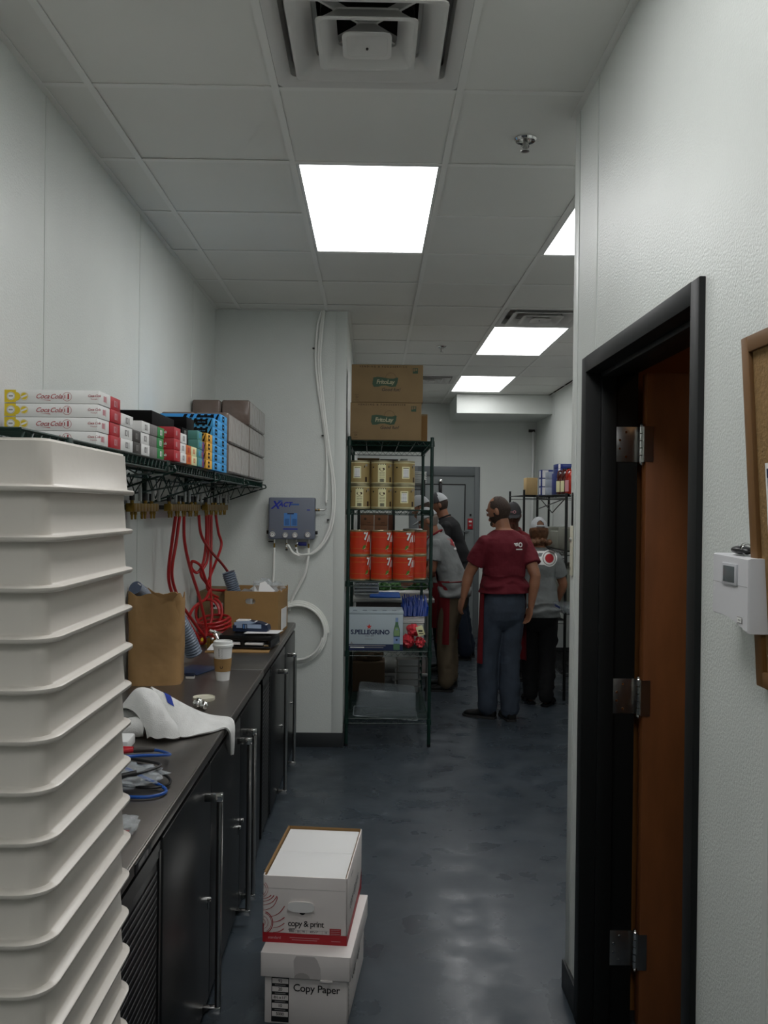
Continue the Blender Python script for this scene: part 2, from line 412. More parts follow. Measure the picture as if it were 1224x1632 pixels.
m = MB(); m.lathe([(.001, -.03), (.06, -.026), (.08, -.008), (.08, 0)], mat('warm_lamp_glass', 'ffc890', .4, emit=4), 20); m.build('glass_shade', t); m = MB(); m.lathe([(.085, -.008), (.088, 0), (.001, 0)], STEEL, 20); m.build('base', t)
# end door: grey metal, black gasket outline, closer, red notice
m = MB(); y0 = YE - .03
m.box((DX0, y0, 0), (DX0 + .1, YE + .1, DZ), DOORF, .004); m.box((DX1 - .07, y0, 0), (DX1, YE + .1, DZ), DOORF, .004); m.box((DX0, y0 + .001, DZ - .12), (DX1, YE + .1, DZ), DOORF, .004)
struct(m.build('trim_2'))
m = MB(); m.box((DX0 + .1, YE, 0), (DX1 - .07, YE + .06, DZ - .12), DOORG)
m.box((DX0 + .1, YE - .02, .02), (DX1 - .2, YE, 2.00), DOORG, .004); a, b2 = DX0 + .1, DX1 - .2
m.box((a, YE - .024, 1.995), (b2 + .01, YE - .001, 2.012), BLKCAB); m.box((b2, YE - .024, .02), (b2 + .012, YE - .001, 2.01), BLKCAB)
m.box((a, YE - .024, .45), (b2, YE - .019, .47), DOORF); m.box((b2 - .05, YE - .03, 1.38), (b2 + .07, YE - .02, 1.40), DOORF)
do = struct(m.build('door_2'))
m = MB(); m.box((b2 - .34, YE - .06, 1.84), (b2 - .30, YE - .02, 2.03), BLKCAB, .005); m.box((b2 - .345, YE - .065, 2.02), (b2 - .295, YE - .02, 2.07), CHROME, .008); m.build('door_closer', do)
m = MB(); m.box((b2 + .045, YE - .012, 1.42), (b2 + .115, YE, 1.56), INKR, .004); m.rect(frame((b2 + .08, YE - .0125, 1.5), FRONT), .04, .02, INKW, 0, .02)
m.rect(frame((b2 + .08, YE - .0125, 1.5), FRONT), .03, .02, INKGR, 0, -.03); m.box((b2 + .07, YE - .01, 1.59), (b2 + .095, YE, 1.62), BLKCAB)
solo(m, 'door_alarm_box', 'small red box with a pale tag fixed on the grey end door frame', 'alarm box')
# soffit at the end
m = MB(); m.box((.99, 10.36, 2.838), (XF, YE, H), WALL); m.box((1.93, 10.36, 0), (XF, 10.46, 2.838), WALL) if False else None
m.box((.99, 10.355, 2.838), (1.01, 10.36, H), TRIM); struct(m.build('trim_3'))
m = MB(); m.cyl((2.09, YE - .04, 0), (2.09, YE - .04, 2.72), .018, WHITE, 10); m.cyl((2.03, YE - .04, 2.72), (2.11, YE - .04, 2.72), .02, DKGREY, 10)  # thin upright stands in for the dark line where the walls meet
solo(m, 'corner_line_strip', 'thin pale upright standing in for the dark line of the far right corner', 'corner line')

# ceiling tiles in real bars, with openings for lamps and vents
def cell(c, r): return (XC + (c - .5) * G, R0 + r * G)
LIGHTS = [(0, 1), (2, 1), (2, 6), (2, 10), (0, -3), (0, -7)]
VENTS = [(0, -1), (2, 5), (1, 10)]
skip = set((c, r) for c, r in VENTS)
for c, r in LIGHTS: skip |= {(c, r), (c, r + 1)}
m = MB()
for c in range(-2, 4):
    for r in range(-11, 14):
        if (c, r) in skip: continue
        x, y = cell(c, r); x0, x1 = max(x, XL), min(x + G, XF); ya, yb = max(y, -3.6), min(y + G, YE)
        if x1 - x0 < .02 or yb - ya < .02: continue
        dz = .004 + .003 * random.random()
        m.box((x0 + .002, ya + .002, H + dz), (x1 - .002, yb - .002, H + dz + .016), CEIL)
m.box((XL - .1, -3.7, H + .35), (XF + .1, YE + .1, H + .4), DUCT)
m.box((XL - .1, -3.7, H), (XL - .02, YE + .1, H + .35), DUCT); m.box((XF + .02, -3.7, H), (XF + .1, YE + .1, H + .35), DUCT)
struct(m.build('ceiling'))
m = MB()
def bar_x(x, ya, yb): m.box((x - .012, ya, H), (x + .012, yb, H + .003), GRID); m.box((x - .003, ya, H + .003), (x + .003, yb, H + .03), GRID)
def bar_y(y, xa, xb): m.box((xa, y - .012, H + .0004), (xb, y + .012, H + .0034), GRID)
for c in range(-1, 4): bar_x(XC + (c - .5) * G, -3.6, YE)
for r in range(-10, 14):
    y = R0 + r * G
    segs = []; xs = [XL] + [XC + (c - .5) * G for c in range(-1, 4)] + [XF]
    for i in range(len(xs) - 1):
        c = i - 2
        if (c, r) in skip and (c, r - 1) in skip and any((c, r - 1) == (lc, lr) for lc, lr in LIGHTS): continue
        bar_y(y, xs[i], xs[i + 1])
m.box((XL, -3.6, H), (XL + .022, YB, H + .003), GRID); m.box((XL, YB - .022, H), (XB, YB, H + .003), GRID); m.box((XN - .022, -3.6, H), (XN, 3.03, H + .003), GRID)
m.box((XB, YB, H), (XB + .022, YE, H + .003), GRID); m.box((XB, YE - .022, H), (.99, YE, H + .003), GRID); m.box((XF - .022, 3.03, H), (XF, YE, H + .003), GRID)
o = struct(m.build('ceiling_grid')); o.name = 'trim_4'

# ceiling lamps: two-by-four troffers
def troffer(lbl, c, r):
    x, y = cell(c, r); t = thing('ceiling_light', lbl, 'ceiling light', (x + G / 2, y + G, H), group='flat ceiling light panels')
    f = MB(); hx, hy = G / 2 - .013, G - .013
    for a, b in (((-hx, -hy, .002), (-hx + .012, hy, .09)), ((hx - .012, -hy, .002), (hx, hy, .09)), ((-hx, -hy, .002), (hx, -hy + .012, .09)), ((-hx, hy - .012, .002), (hx, hy, .09))): f.box(a, b, WHITE)
    f.box((-hx, -hy, .09), (hx, hy, .1), WHITE); f.build('frame', t)
    p = MB(); p.box((-hx + .012, -hy + .012, .006), (hx - .012, hy - .012, .012), GLOWM); p.build('diffuser', t)
    return t
L1 = troffer('bright ceiling panel nearest the camera, over the corridor', 0, 1)
for lbl, c, r in (('bright ceiling panel mostly hidden behind the right wall corner', 2, 1), ('bright ceiling panel just beyond the small far air vent', 2, 6), ('farthest bright ceiling panel, in front of the white soffit', 2, 10), ('ceiling panel overhead just above the top of the picture', 0, -3), ('ceiling panel behind the camera, out of the picture', 0, -7)):
    x, y = cell(c, r); dup(L1, (x + G / 2, y + G, H), label=lbl)
def vent(lbl, c, r):
    x, y = cell(c, r); t = thing('air_vent', lbl, 'air vent', (x + G / 2, y + G / 2, H), group='square ceiling air vents')
    hh = G / 2 - .013
    sq = lambda h, z, rr=.02: [(a, b, z) for a, b in rrect(h, h, min(rr, h * .4), 3)]
    f = MB(); f.loft([sq(hh, .004), sq(hh, 0.0), sq(hh - .02, -.002), sq(hh - .045, .012), sq(hh - .05, .05), sq(hh - .03, .055), sq(hh, .03)], GRILLW, False, False); f.build('frame', t)
    for h1, h0, dz in ((.225, .165, -.012), (.145, .095, -.016), (.072, .028, -.018)):
        k = MB(); k.loft([sq(h0 + .004, .056 + dz), sq(h0 + .004, .05 + dz), sq(h1 - .006, .006 + dz), sq(h1, dz + .004), sq(h1, dz), sq(h1 - .012, dz), sq(h0 - .006, .044 + dz), sq(h0 - .006, .056 + dz)], GRILLW, False, False, closed=True)
        if h1 < .1:
            k.loft([sq(.066, -.0165), sq(.052, -.0165), sq(.034, -.004)], GRILLW, False, True)
            k.cyl((0, .028, -.013), (0, .028, -.008), .004, DKGREY, 8)
        k.build('louvre', t)
    k = MB(); k.loft([[(.14 * math.cos(a * PI / 12), .14 * math.sin(a * PI / 12), z) for a in range(24)] for z in (.07, .3)], DUCT, False, True)
    k.box((-hh, -hh, .085), (hh, hh, .09), DUCT) if False else None
    k.loft([sq(hh, .03), sq(hh, .075), sq(.15, .085, .14)], GRILLW, False, False)
    for a in (PI / 4, -PI / 4, 3 * PI / 4, -3 * PI / 4): k.box((0, -.004, .035), (.2, .004, .06), GRILLW, M=Matrix.Rotation(a, 4, 'Z'))
    k.build('duct_collar', t)
    return t
V1 = vent('large square white air vent at the top, directly overhead', 0, -1)
for lbl, c, r in (('square air vent beside the second ceiling panel', 2, 5), ('small far air vent left of the farthest ceiling panel', 1, 10)):
    x, y = cell(c, r); dup(V1, (x + G / 2, y + G / 2, H), label=lbl)
def sprinkler(lbl, x, y):
    t = thing('sprinkler_head', lbl, 'sprinkler', (x, y, H), group='ceiling sprinkler heads')
    k = MB(); k.lathe([(.042, .004), (.042, 0), (.036, -.006), (.024, -.004), (.022, .006)], CHROME, 24); k.build('escutcheon', t)
    k = MB(); k.cyl((0, 0, .02), (0, 0, -.035), .008, STEEL, 10); k.lathe([(.004, -.046), (.016, -.044), (.017, -.041), (.005, -.039)], STEEL, 16)
    k.tube(curve([(-.008, 0, -.012), (-.013, 0, -.026), (0, 0, -.04)], 4), .0025, STEEL, 6); k.tube(curve([(.008, 0, -.012), (.013, 0, -.026), (0, 0, -.04)], 4), .0025, STEEL, 6)
    k.build('nozzle', t); return t
S1 = sprinkler('chrome sprinkler head in the near ceiling tile at right', .55, 3.21)
dup(S1, (.57, 7.35, H), label='small far sprinkler head left of the middle ceiling panel')

# ================================================================ dough tray stack, near left
ORD = ['topmost', 'second from the top', 'third from the top', 'fourth from the top', 'fifth from the top', 'sixth from the top', 'seventh from the top', 'eighth from the top', 'ninth from the top', 'tenth from the top', 'eleventh from the top', 'twelfth from the top', 'thirteenth from the top', 'fourteenth from the top', 'fifteenth from the top', 'sixteenth from the top', 'seventeenth from the top', 'eighteenth from the top', 'nineteenth from the top', 'twentieth from the top', 'lowest of all']
THX, THY, TP = .315, .236, .0762
def dough_tray():
    m = MB(); R = lambda ins, z, r: [(a, b, z) for a, b in rrect(THX - ins, THY - ins, r, 7)]
    m.loft([R(.024, .002, .026), R(.016, -.003, .034), R(.003, -.004, .045), R(0, -.001, .048), R(0, .0035, .048), R(.003, .0055, .045), R(.0135, .0065, .032), R(.0155, .009, .024), R(.019, .060, .024),
            R(.0195, .0675, .024), R(.0225, .0685, .022), R(.0235, .0715, .021), R(.0255, .0715, .02), R(.027, .06, .02), R(.024, .012, .022), R(.05, .005, .02)], PLAST, True, True)
    t = m.build('dough_tray', ang=50); return t
t0 = dough_tray(); TX, TY = -.790, 1.525
for k in range(21):
    o = t0 if k == 0 else t0.copy()
    if k: COL.objects.link(o)
    o.location = (TX + random.uniform(-.0012, .0012), TY + random.uniform(-.001, .001), 1.712 - TP * k)
    tag(o, 'white plastic dough tray in the tall stack at left, ' + ORD[k], 'tray', 'white dough trays in a tall stack')
    if k == 0:
        # low spots in the open rim of the top tray
        me = o.data.copy(); o.data = me
        for v in me.vertices:
            if v.co.z > .066: v.co.z += .006
        t0 = o
m = MB()
zt = 1.712 - TP * 20
m.box((-.29, -.21, .10), (.29, .21, zt - .006), PLAST, .01)
dl = thing('tray_dolly', 'low white wheeled dolly under the dough tray stack', 'dolly', (TX, TY, 0))
m.build('platform', dl)
for sx in (-1, 1):
    for sy in (-1, 1):
        m = MB(); m.cyl((sx * .22 - .012, sy * .15, .05), (sx * .22 + .012, sy * .15, .05), .05, BLKCAB, 18); m.box((sx * .22 - .02, sy * .15 - .02, .05), (sx * .22 + .02, sy * .15 + .02, .1), STEEL); m.build('caster', dl)

# ================================================================ undercounter coolers
CF, CB, CT = -.533, -1.105, .88
def door_handle(parent, y, x=CF - .0):
    m = MB(); hx = x + .048
    for z in (.752, .062): m.box((x - .005, y - .011, z - .022), (hx + .010, y + .011, z + .004 if z > .5 else z + .022), CHROME, .003)
    m.tube([(hx, y, .045), (hx, y, .754)], .0105, STEEL, 14)
    m.build('handle', parent)
def lock(parent, y, z, x=CF):
    m = MB(); m.tube([(x, y, z), (x + .01, y, z), (x + .012, y, z)], [.009, .009, .006], CHROME, 14); m.box((x + .0, y - .003, z - .03), (x + .004, y + .003, z - .005), CHROME); m.build('lock', parent)
def cooler(lbl, y0, y1, gy, doors):
    t = thing('undercounter_cooler', lbl, 'cooler', ((CF + CB) / 2, (y0 + y1) / 2, 0), group='black undercounter coolers along the left wall'); og = (t.location.x, t.location.y, 0)
    m = MB(og); m.box((CB, y0 + .004, .035), (CF - .045, y1 - .004, CT - .045), COOL)
    m.box((CB + .05, y0 + .03, 0), (CF - .09, y1 - .03, .04), BLKCAB); m.build('body', t)
    m = MB(og); m.box((CB - .005, y0, CT - .004), (CF - .004, y1, CT), DKTOP, .0015); m.box((CF - .03, y0, CT - .034), (CF + .002, y1, CT - .0015), DKTOP, .004)
    m.box((CB, y0, CT - .045), (CF - .034, y1, CT - .004), COOL)
    m.tube([(CF - .004, y0, CT - .0025), (CF - .004, y1, CT - .0025)], .0022, STEEL, 6); m.build('worktop', t)
    m = MB(og); ga, gb = gy
    m.box((CF - .05, ga, .03), (CF - .0085, gb, .825), BLKCAB, .002)
    m.box((CF - .03, ga, .785), (CF - .006, gb, .825), COOL); m.box((CF - .03, gb - .018, .03), (CF - .004, gb, .80), COOL); m.box((CF - .03, ga, .03), (CF - .004, ga + .018, .80), COOL)
    n = 26; 
    for c in range(3):
        n = 33
        ya = ga + .025 + c * (gb - ga - .05) / 3; yb = ya + (gb - ga - .05) / 3 - .006
        for k in range(n):
            z = .06 + k * .71 / n; m.add([(CF - .007, ya, z), (CF - .007, yb, z), (CF - .0055, yb, z + .0075), (CF - .0055, ya, z + .0075)], [(0, 1, 2, 3)], mat('louvre_grey', '9a9a9c', .35)); continue
            m.add([(CF - .012, ya, z), (CF - .012, yb, z + .014), (CF - .003, yb, z + .024), (CF - .003, ya, z + .010)], [(0, 1, 2, 3)], MIDGREY)
            m.add([(CF - .012, ya, z + .018), (CF - .012, yb, z + .032), (CF - .003, yb, z + .024), (CF - .003, ya, z + .010)], [(3, 2, 1, 0)], BLACKM)
    m.build('grille', t)
    for (a, b, hy, ly) in doors:
        m = MB(og); m.box((CF - .04, a + .003, .035), (CF, b - .003, .828), COOL, .004)
        m.box((CF - .044, a + .006, .04), (CF - .038, b - .006, .82), BLKCAB); d = m.build('door', t)
        sv = MB.build
        m = MB(og); hx = CF + .048
        m.box((CF - .003, hy - .011, .732), (hx + .010, hy + .011, .758), CHROME, .003); m.box((CF - .003, hy - .011, .042), (hx + .010, hy + .011, .066), CHROME, .003)
        m.tube([(hx, hy, .046), (hx, hy, .754)], .0105, STEEL, 14); m.build('handle', d)
        m = MB(og); m.tube([(CF - .002, ly, .385), (CF + .009, ly, .385), (CF + .012, ly, .385)], [.009, .009, .006], CHROME, 14)
        m.box((CF - .001, ly - .0025, .355), (CF + .003, ly + .0025, .38), CHROME); m.build('lock', d)
    return t, og
c1, og1 = cooler('long black three door undercounter cooler nearest the camera, towel on its top', 1.79, 4.275, (1.80, 2.235), [(2.24, 2.905, 2.80, 2.86), (2.905, 3.545, 3.475, 3.505), (3.545, 4.19, 3.615, 3.585)])

m = MB(og1); m.box((CF + .002, 1.96, CT - .031), (CF + .0045, 2.10, CT - .007), BLKCAB, .001); m.rect(frame((CF + .0048, 2.03, CT - .019), RIGHT), .05, .012, MIDGREY, -.02); m.rect(frame((CF + .0048, 2.03, CT - .019), RIGHT), .012, .014, INKGR, .03); m.build('name_badge', c1)
c2, og2 = cooler('black two door undercounter cooler against the far partition, cardboard box on it', 4.285, 6.03, (4.30, 4.62), [(4.625, 5.32, 4.95, 5.14), (5.32, 6.02, 5.50, 5.74)])

m = MB(); m.box((CB, 4.2755, CT - .03), (CF - .001, 4.2845, CT + .0012), STEEL); solo(m, 'joint_strip', 'thin bright metal strip closing the joint between the two cooler tops', 'strip')
# ================================================================ things on the coolers
Z = CT
# --- kraft paper bag
def paper_bag():
    m = MB(); n = 44; rings = []
    hs = [0, .02, .08, .16, .24, .31, .36, .395]
    for zi, z in enumerate(hs):
        ring_ = []; t = z / .395
        for k in range(n):
            a = 2 * PI * k / n; ca, sa = math.cos(a), math.sin(a); p = 5
            q = (abs(ca) ** p + abs(sa) ** p) ** (-1 / p)
            hx = .120 * (1 - .02 * t); hy = .10 * (1 - .28 * t) * (1 - .15 * math.sin(t * PI))
            x, y = q * ca * hx, q * sa * hy
            nn = noise.noise(Vector((x * 14, y * 14, z * 12))); x += .014 * nn * (.3 + t); y += .02 * noise.noise(Vector((x * 12 + 5, y * 12, z * 14))) * (.3 + t)
            zz = z + (.022 * noise.noise(Vector((a * 2.2, 3, 0))) + .012 * math.sin(a * 7)) * (t > .95) + (.01 if (t > .95 and x < 0) else 0)
            ring_.append((x, y, zz))
        rings.append(ring_)
    ins = [[(x * .97, y * .95, z - .002) for x, y, z in rings[-1]], [(x * .95, y * .93, z) for x, y, z in rings[-4]]]
    m.loft(rings + ins, BAGM, True, False); return m
solo(paper_bag(), 'paper_bag', 'tall crumpled brown paper bag on the cooler beside the tray stack', 'paper bag', (-.985, 3.97, Z), rz=.10)
# --- corrugated hoses
def ribbed(pts, r, n=10):
    P = curve(pts, 60); rr = []
    L_ = 0; ds = [0]
    for i in range(1, len(P)): L_ += (P[i] - P[i - 1]).length; ds.append(L_)
    out = []; rad = []; s = 0; step = .0035; i = 0
    while s < L_:
        while i < len(ds) - 2 and ds[i + 1] < s: i += 1
        f = (s - ds[i]) / max(1e-6, ds[i + 1] - ds[i]); out.append(P[i].lerp(P[i + 1], f)); rad.append(r + .0028 * math.cos(2 * PI * s / .0145)); s += step
    m = MB(); m.tube(out, rad, GREYH, 18, caps=False); m.tube([p for p in out[::4]], [r - .006] * len(out[::4]), DKGREY, 12); return m
solo(ribbed([(-1.03, 4.30, Z + .30), (-.99, 4.33, Z + .26), (-.955, 4.37, Z + .19), (-.925, 4.40, Z + .11), (-.905, 4.42, Z + .045)], .042), 'ribbed_hose', 'grey ribbed hose leaning down behind the right side of the paper bag', 'hose')
# smooth grey clear tube behind the bag
m = MB(); m.tube([(-1.083, 3.96, Z + .43), (-1.03, 4.12, Z + .34)], .032, mat('blue_grey_plastic', '5f6b84', .35), 24); m.tube([(-1.083, 3.96, Z + .43), (-1.03, 4.12, Z + .34)], .0325, CLEAR, 24, caps=False)
m.tube([(-1.065, 3.94, Z + .452), (-1.01, 4.10, Z + .363)], .0025, PAPER, 6)
solo(m, 'grey_tube', 'short blue grey tube poking up behind the paper bag by the wall', 'tube')
# --- cardboard box with its contents
BX0, BX1, BY0, BY1, BH = -.915, -.575, 5.40, 5.80, .275
t = thing('cardboard_box', 'open brown cardboard box packed with plastic film, at the end of the far cooler', 'box', ((BX0 + BX1) / 2, (BY0 + BY1) / 2, Z), rz=-.06)
m = MB(); hx, hy = .17, .19; hw, hhh = .032, .018
M_ = frame((0, -hy, 0), FRONT)
# front wall with an oval grip opening
n = 24; th = .006
ov = [(-.005 + hw * math.copysign(abs(math.cos(a)) ** .7, math.cos(a)), .213 + hhh * math.copysign(abs(math.sin(a)) ** .7, math.sin(a))) for a in [2 * PI * k / n + PI / 4 for k in range(n)]]
def rim_pt(k):
    a = 2 * PI * k / n + PI / 4; c_, s_ = math.cos(a), math.sin(a); q = 1 / max(abs(c_), abs(s_)); return (c_ * q * hx, BH / 2 + s_ * q * BH / 2)
V = []; Fs = []
for k in range(n):
    a = rim_pt(k); b = ov[k]
    for yy in (-hy, -hy + th): V += [(a[0], yy, a[1]), (b[0], yy, b[1])]
for k in range(n):
    j = (k + 1) % n; a = 4 * k; b = 4 * j
    Fs += [(a, b, b + 1, a + 1), (a + 2, a + 3, b + 3, b + 2), (a + 1, b + 1, b + 3, a + 3), (a, a + 2, b + 2, b)]
m.add(V, Fs, KRAFT)
m.box((-hx, hy - th, 0), (hx, hy, BH + .004), KRAFT); m.box((-hx, -hy, 0), (-hx + th, hy, BH), KRAFT)
# right wall bulges and is torn at the top
rings = []
for i in range(13):
    y = -hy + 2 * hy * i / 12; col = []
    for j in range(9):
        z = BH * j / 8; bl = .018 * math.sin(PI * i / 12) * (.3 + j / 8); top = (.012 * math.sin(i * 2.2) if j == 8 else 0)
        col.append((hx + bl, y, z + top))
    rings.append(col)
V = [p for r in rings for p in r] + [(p[0] - th, p[1], p[2]) for r in rings for p in r]; q = 13 * 9; Fs = []
for i in range(12):
    for j in range(8):
        a = i * 9 + j; Fs += [(a, a + 9, a + 10, a + 1), (q + a, q + a + 1, q + a + 10, q + a + 9)]
    a = i * 9 + 8; Fs.append((a, a + 9, q + a + 9, q + a))
m.add(V, Fs, KRAFT); m.box((-hx, -hy, 0), (hx, hy, .006), KRAFTD)
m.box((-hx + th, -hy + th, .19), (hx - th, hy - th, .2), DKGREY) if False else None
m.build('carton_walls', t)
m = MB(); m.box((hx + .010, -.13, .03), (hx + .016, .05, .16), PAPER); m.build('shipping_label', t)
m = MB()
def crumple(m, c, sx, sy, sz, mt, seed=0, n=20, amp=.3):
    V = []; rings = []
    for i in range(n // 2 + 1):
        ph = PI * i / (n // 2); ring_ = []
        for k in range(n):
            a = 2 * PI * k / n; d = Vector((math.sin(ph) * math.cos(a), math.sin(ph) * math.sin(a), -math.cos(ph)))
            q = 1 + amp * noise.noise(d * 2.6 + Vector((seed, seed * 2, 0))) + amp * .5 * noise.noise(d * 6 + Vector((seed, 0, seed)))
            ring_.append((c[0] + d.x * q * sx, c[1] + d.y * q * sy, c[2] + d.z * q * sz))
        rings.append(ring_)
    m.loft(rings, mt)
m = MB(); crumple(m, (.05, -.03, .27), .075, .06, .07, CLEAR, 3, 28, .45); crumple(m, (.12, .05, .26), .05, .06, .055, CLEAR, 8, 24, .5)
crumple(m, (-.02, .04, .17), .12, .13, .06, CLEAR, 12, 20, .3)
o = solo(m, 'plastic_film', 'crumpled clear plastic film sticking out of the open cardboard box', 'plastic film', (t.location.x, t.location.y, Z))
m = MB()
m.add([(-.06, -.1, .20), (.0, -.12, .26), (.04, -.1, .235), (-.01, -.05, .30), (-.05, -.03, .27)], [(0, 1, 3, 4), (1, 2, 3)], PAPER)
m.add([(.02, -.12, .25), (.10, -.13, .262), (.13, -.10, .27), (.06, -.07, .33), (.03, -.09, .32)], [(0, 1, 2, 3, 4)], PAPER)
m.add([(-.12, -.13, .22), (-.06, -.15, .29), (-.01, -.14, .28), (-.02, -.09, .26), (-.10, -.08, .26)], [(0, 1, 2, 3, 4)], PAPER)
for f in m.bm.faces: pass
m.box((-.14, -.16, .008), (-.02, -.04, .23), PAPER, .004)
solo(m, 'crumpled_papers', 'white crumpled papers tucked inside the open cardboard box', 'paper', (t.location.x, t.location.y, Z))
solo(ribbed([(-.84, 5.50, Z + .08), (-.855, 5.50, Z + .2), (-.885, 5.50, Z + .29), (-.915, 5.49, Z + .39)], .040), 'ribbed_hose', 'grey ribbed hose standing up out of the left of the open cardboard box', 'hose')
# second box behind the coils
t = thing('cardboard_box', 'lower brown cardboard box in the back corner behind the red hose coils', 'box', (-1.0, 5.72, Z))
m = MB(); m.box((-.105, -.2, 0), (.09, .2, .26), KRAFT2, .003); m.build('carton', t)
m = MB(); m.box((-.03, -.203, .15), (.05, -.2, .19), PAPER); m.box((-.02, -.2035, .162), (.0, -.203, .178), INKB); m.build('shipping_label', t)

# --- coffee cup
t = thing('coffee_cup', 'tall white paper coffee cup with a lid and brown sleeve on the cooler', 'coffee cup', (-.690, 4.02, Z), rz=0)
m = MB(); m.lathe([(.0, .004), (.029, .004), (.029, 0), (.0305, 0), (.0315, .012), (.0435, .158), (.0455, .160), (.045, .164), (.04, .163)], PAPER, 32)
M_ = frame((0, 0, .125), FRONT)
for k in range(4): m.add(*[[Vector(((.0433) * math.sin(v[0] / .04), -(.0433 - (.147 - .125 - v[1]) * .06) * math.cos(v[0] / .04), .125 + v[1])) for v in [(.006 + .0075 * math.cos(q * PI / 4), .022 - .0165 * k + .006 * math.sin(q * PI / 4)) for q in range(8)]], [tuple(range(8))]], m=INKGR) if False else None
m.build('cup', t)
m = MB(); m.lathe([(.0475, .156), (.0485, .162), (.048, .167), (.0445, .170), (.044, .178), (.042, .182), (.038, .182), (.037, .177), (.001, .176)], WHITE, 32, cap0=False); m.build('lid', t)
m = MB(); m.lathe([(.0352, .043), (.0362, .043), (.0418, .103), (.0408, .103)], KRAFT, 32, cap0=False, cap1=False)
m.ring(frame((0, -.0382, .065), FRONT), .004, .007, INKBR); m.build('sleeve', t)
m = MB()
def cupring(m, a0, zc, r0, r1, mt, n=14, base=.0316, k_=.0823):
    V = []; Fs = []
    for k in range(n):
        a = 2 * PI * k / n
        for r in (r0, r1):
            z = zc + r * math.sin(a); R_ = base + (z - .012) * k_ + .0006; th_ = a0 + r * math.cos(a) / R_; V.append((R_ * math.sin(th_), -R_ * math.cos(th_), z))
    for k in range(n): j = (k + 1) % n; Fs.append((2 * k, 2 * j, 2 * j + 1, 2 * k + 1))
    m.add(V, Fs, mt)
for k in range(4): cupring(m, .05, .148 - k * .0125, .0042, .0050, INKGR)
for k in range(9):
    z = .147 - k * .0045; R_ = .0316 + (z - .012) * .0823 + .0006
    m.add([(R_ * math.sin(a), -R_ * math.cos(a), zz) for a, zz in ((-.32, z), (-.22, z), (-.22, z + .0028), (-.32, z + .0028))], [(0, 1, 2, 3)], INKB)
m.build('printed_marks', t)

# --- card terminal on a black tray with papers
t = thing('card_terminal', 'silver and navy handset lying on the black tray on the far cooler', 'card reader', (-.685, 4.97, Z + .092), rz=-.12)
def prof_box(m, pts, x0, x1, mt, M=None):
    m.loft([[(x, p[0], p[1]) for p in pts] for x in (x0, x1)], mt, M=M)
m = MB(); R90 = Matrix.Rotation(PI / 2, 4, 'Z')
prof_box(m, [(-.105, 0), (.09, 0), (.10, .012), (.095, .035), (.05, .052), (-.02, .06), (-.09, .055), (-.108, .03)], -.036, .036, NAVYP, M=R90 @ Matrix.Rotation(PI, 4, 'Z')); m.build('base', t)
m = MB(); m.box((-.085, -.0375, .02), (.06, -.036, .042), LBLUE); m.box((-.05, -.0385, .014), (-.022, -.037, .044), NAVYP, .001); m.box((-.045, -.039, .018), (-.038, -.0384, .04), SKYDEC); m.box((-.033, -.039, .018), (-.027, -.0384, .04), LBLUE)
m.add([(-.095, -.037, .034), (-.10, -.037, .05), (-.07, -.037, .058), (-.01, -.037, .062), (.03, -.037, .052), (.0, -.0372, .045)], [(0, 1, 2, 3, 4, 5)], LBLUE); m.build('side_panel', t)
m = MB(); m.box((-.09, -.03, .052), (-.015, .03, .064), PAPER, .004); m.build('receipt_cover', t)
m = MB()
for i in range(4):
    for j in range(3): m.box((.012 + i * .02, -.028 + j * .02, .045 - i * .004), (.026 + i * .02, -.012 + j * .02, .056 - i * .005), INKW, .002)
m.build('key_pad', t)
t = thing('document_tray', 'low black tray with white paper strips along its front, on the far cooler', 'tray', (-.70, 4.96, Z + .012), rz=-.1)
m = MB(); m.box((-.15, -.13, 0), (.15, .13, .012), BLKCAB, .003); m.box((-.15, -.11, .042), (.15, .13, .07), BLACKM, .006)
m.box((-.15, -.12, .012), (-.14, .12, .045), BLACKM); m.box((.14, -.12, .012), (.15, .12, .045), BLACKM); m.box((-.02, -.125, .012), (.0, .1, .045), BLACKM)
m.add([(-.15, -.11, .07), (.12, -.11, .07), (.10, .11, .079), (-.15, .11, .079)], [(0, 1, 2, 3)], BLACKM); m.build('tray_body', t)
m = MB(); m.box((-.138, -.122, .02), (-.022, .1, .03), PAPER); m.box((.003, -.122, .02), (.105, .1, .03), PAPER); m.build('paper_stack', t)
m = MB(); m.tube([(.115, -.13, .022), (.14, -.13, .022)], .007, CHROME, 10); m.build('latch', t)
m = MB(); m.add([(-.02, -.1, .081), (.17, -.1, .0815), (.19, .04, .081), (0, .05, .0812)], [(0, 1, 2, 3)], PAPER)
m.add([(-.02, -.1, .0805), (.17, -.1, .081), (.19, .04, .0805), (0, .05, .0807)], [(3, 2, 1, 0)], PAPER)
solo(m, 'paper_sheet', 'loose white sheet of paper sticking out under the handset', 'paper', (-.70, 4.96, Z + .012))
m = MB(); m.box((-.19, -.14, 0), (.16, .12, .007), KRAFT, .001); solo(m, 'cardboard_sheet', 'flat brown cardboard sheet beneath the black document tray', 'cardboard', (-.73, 4.90, Z), rz=.03)
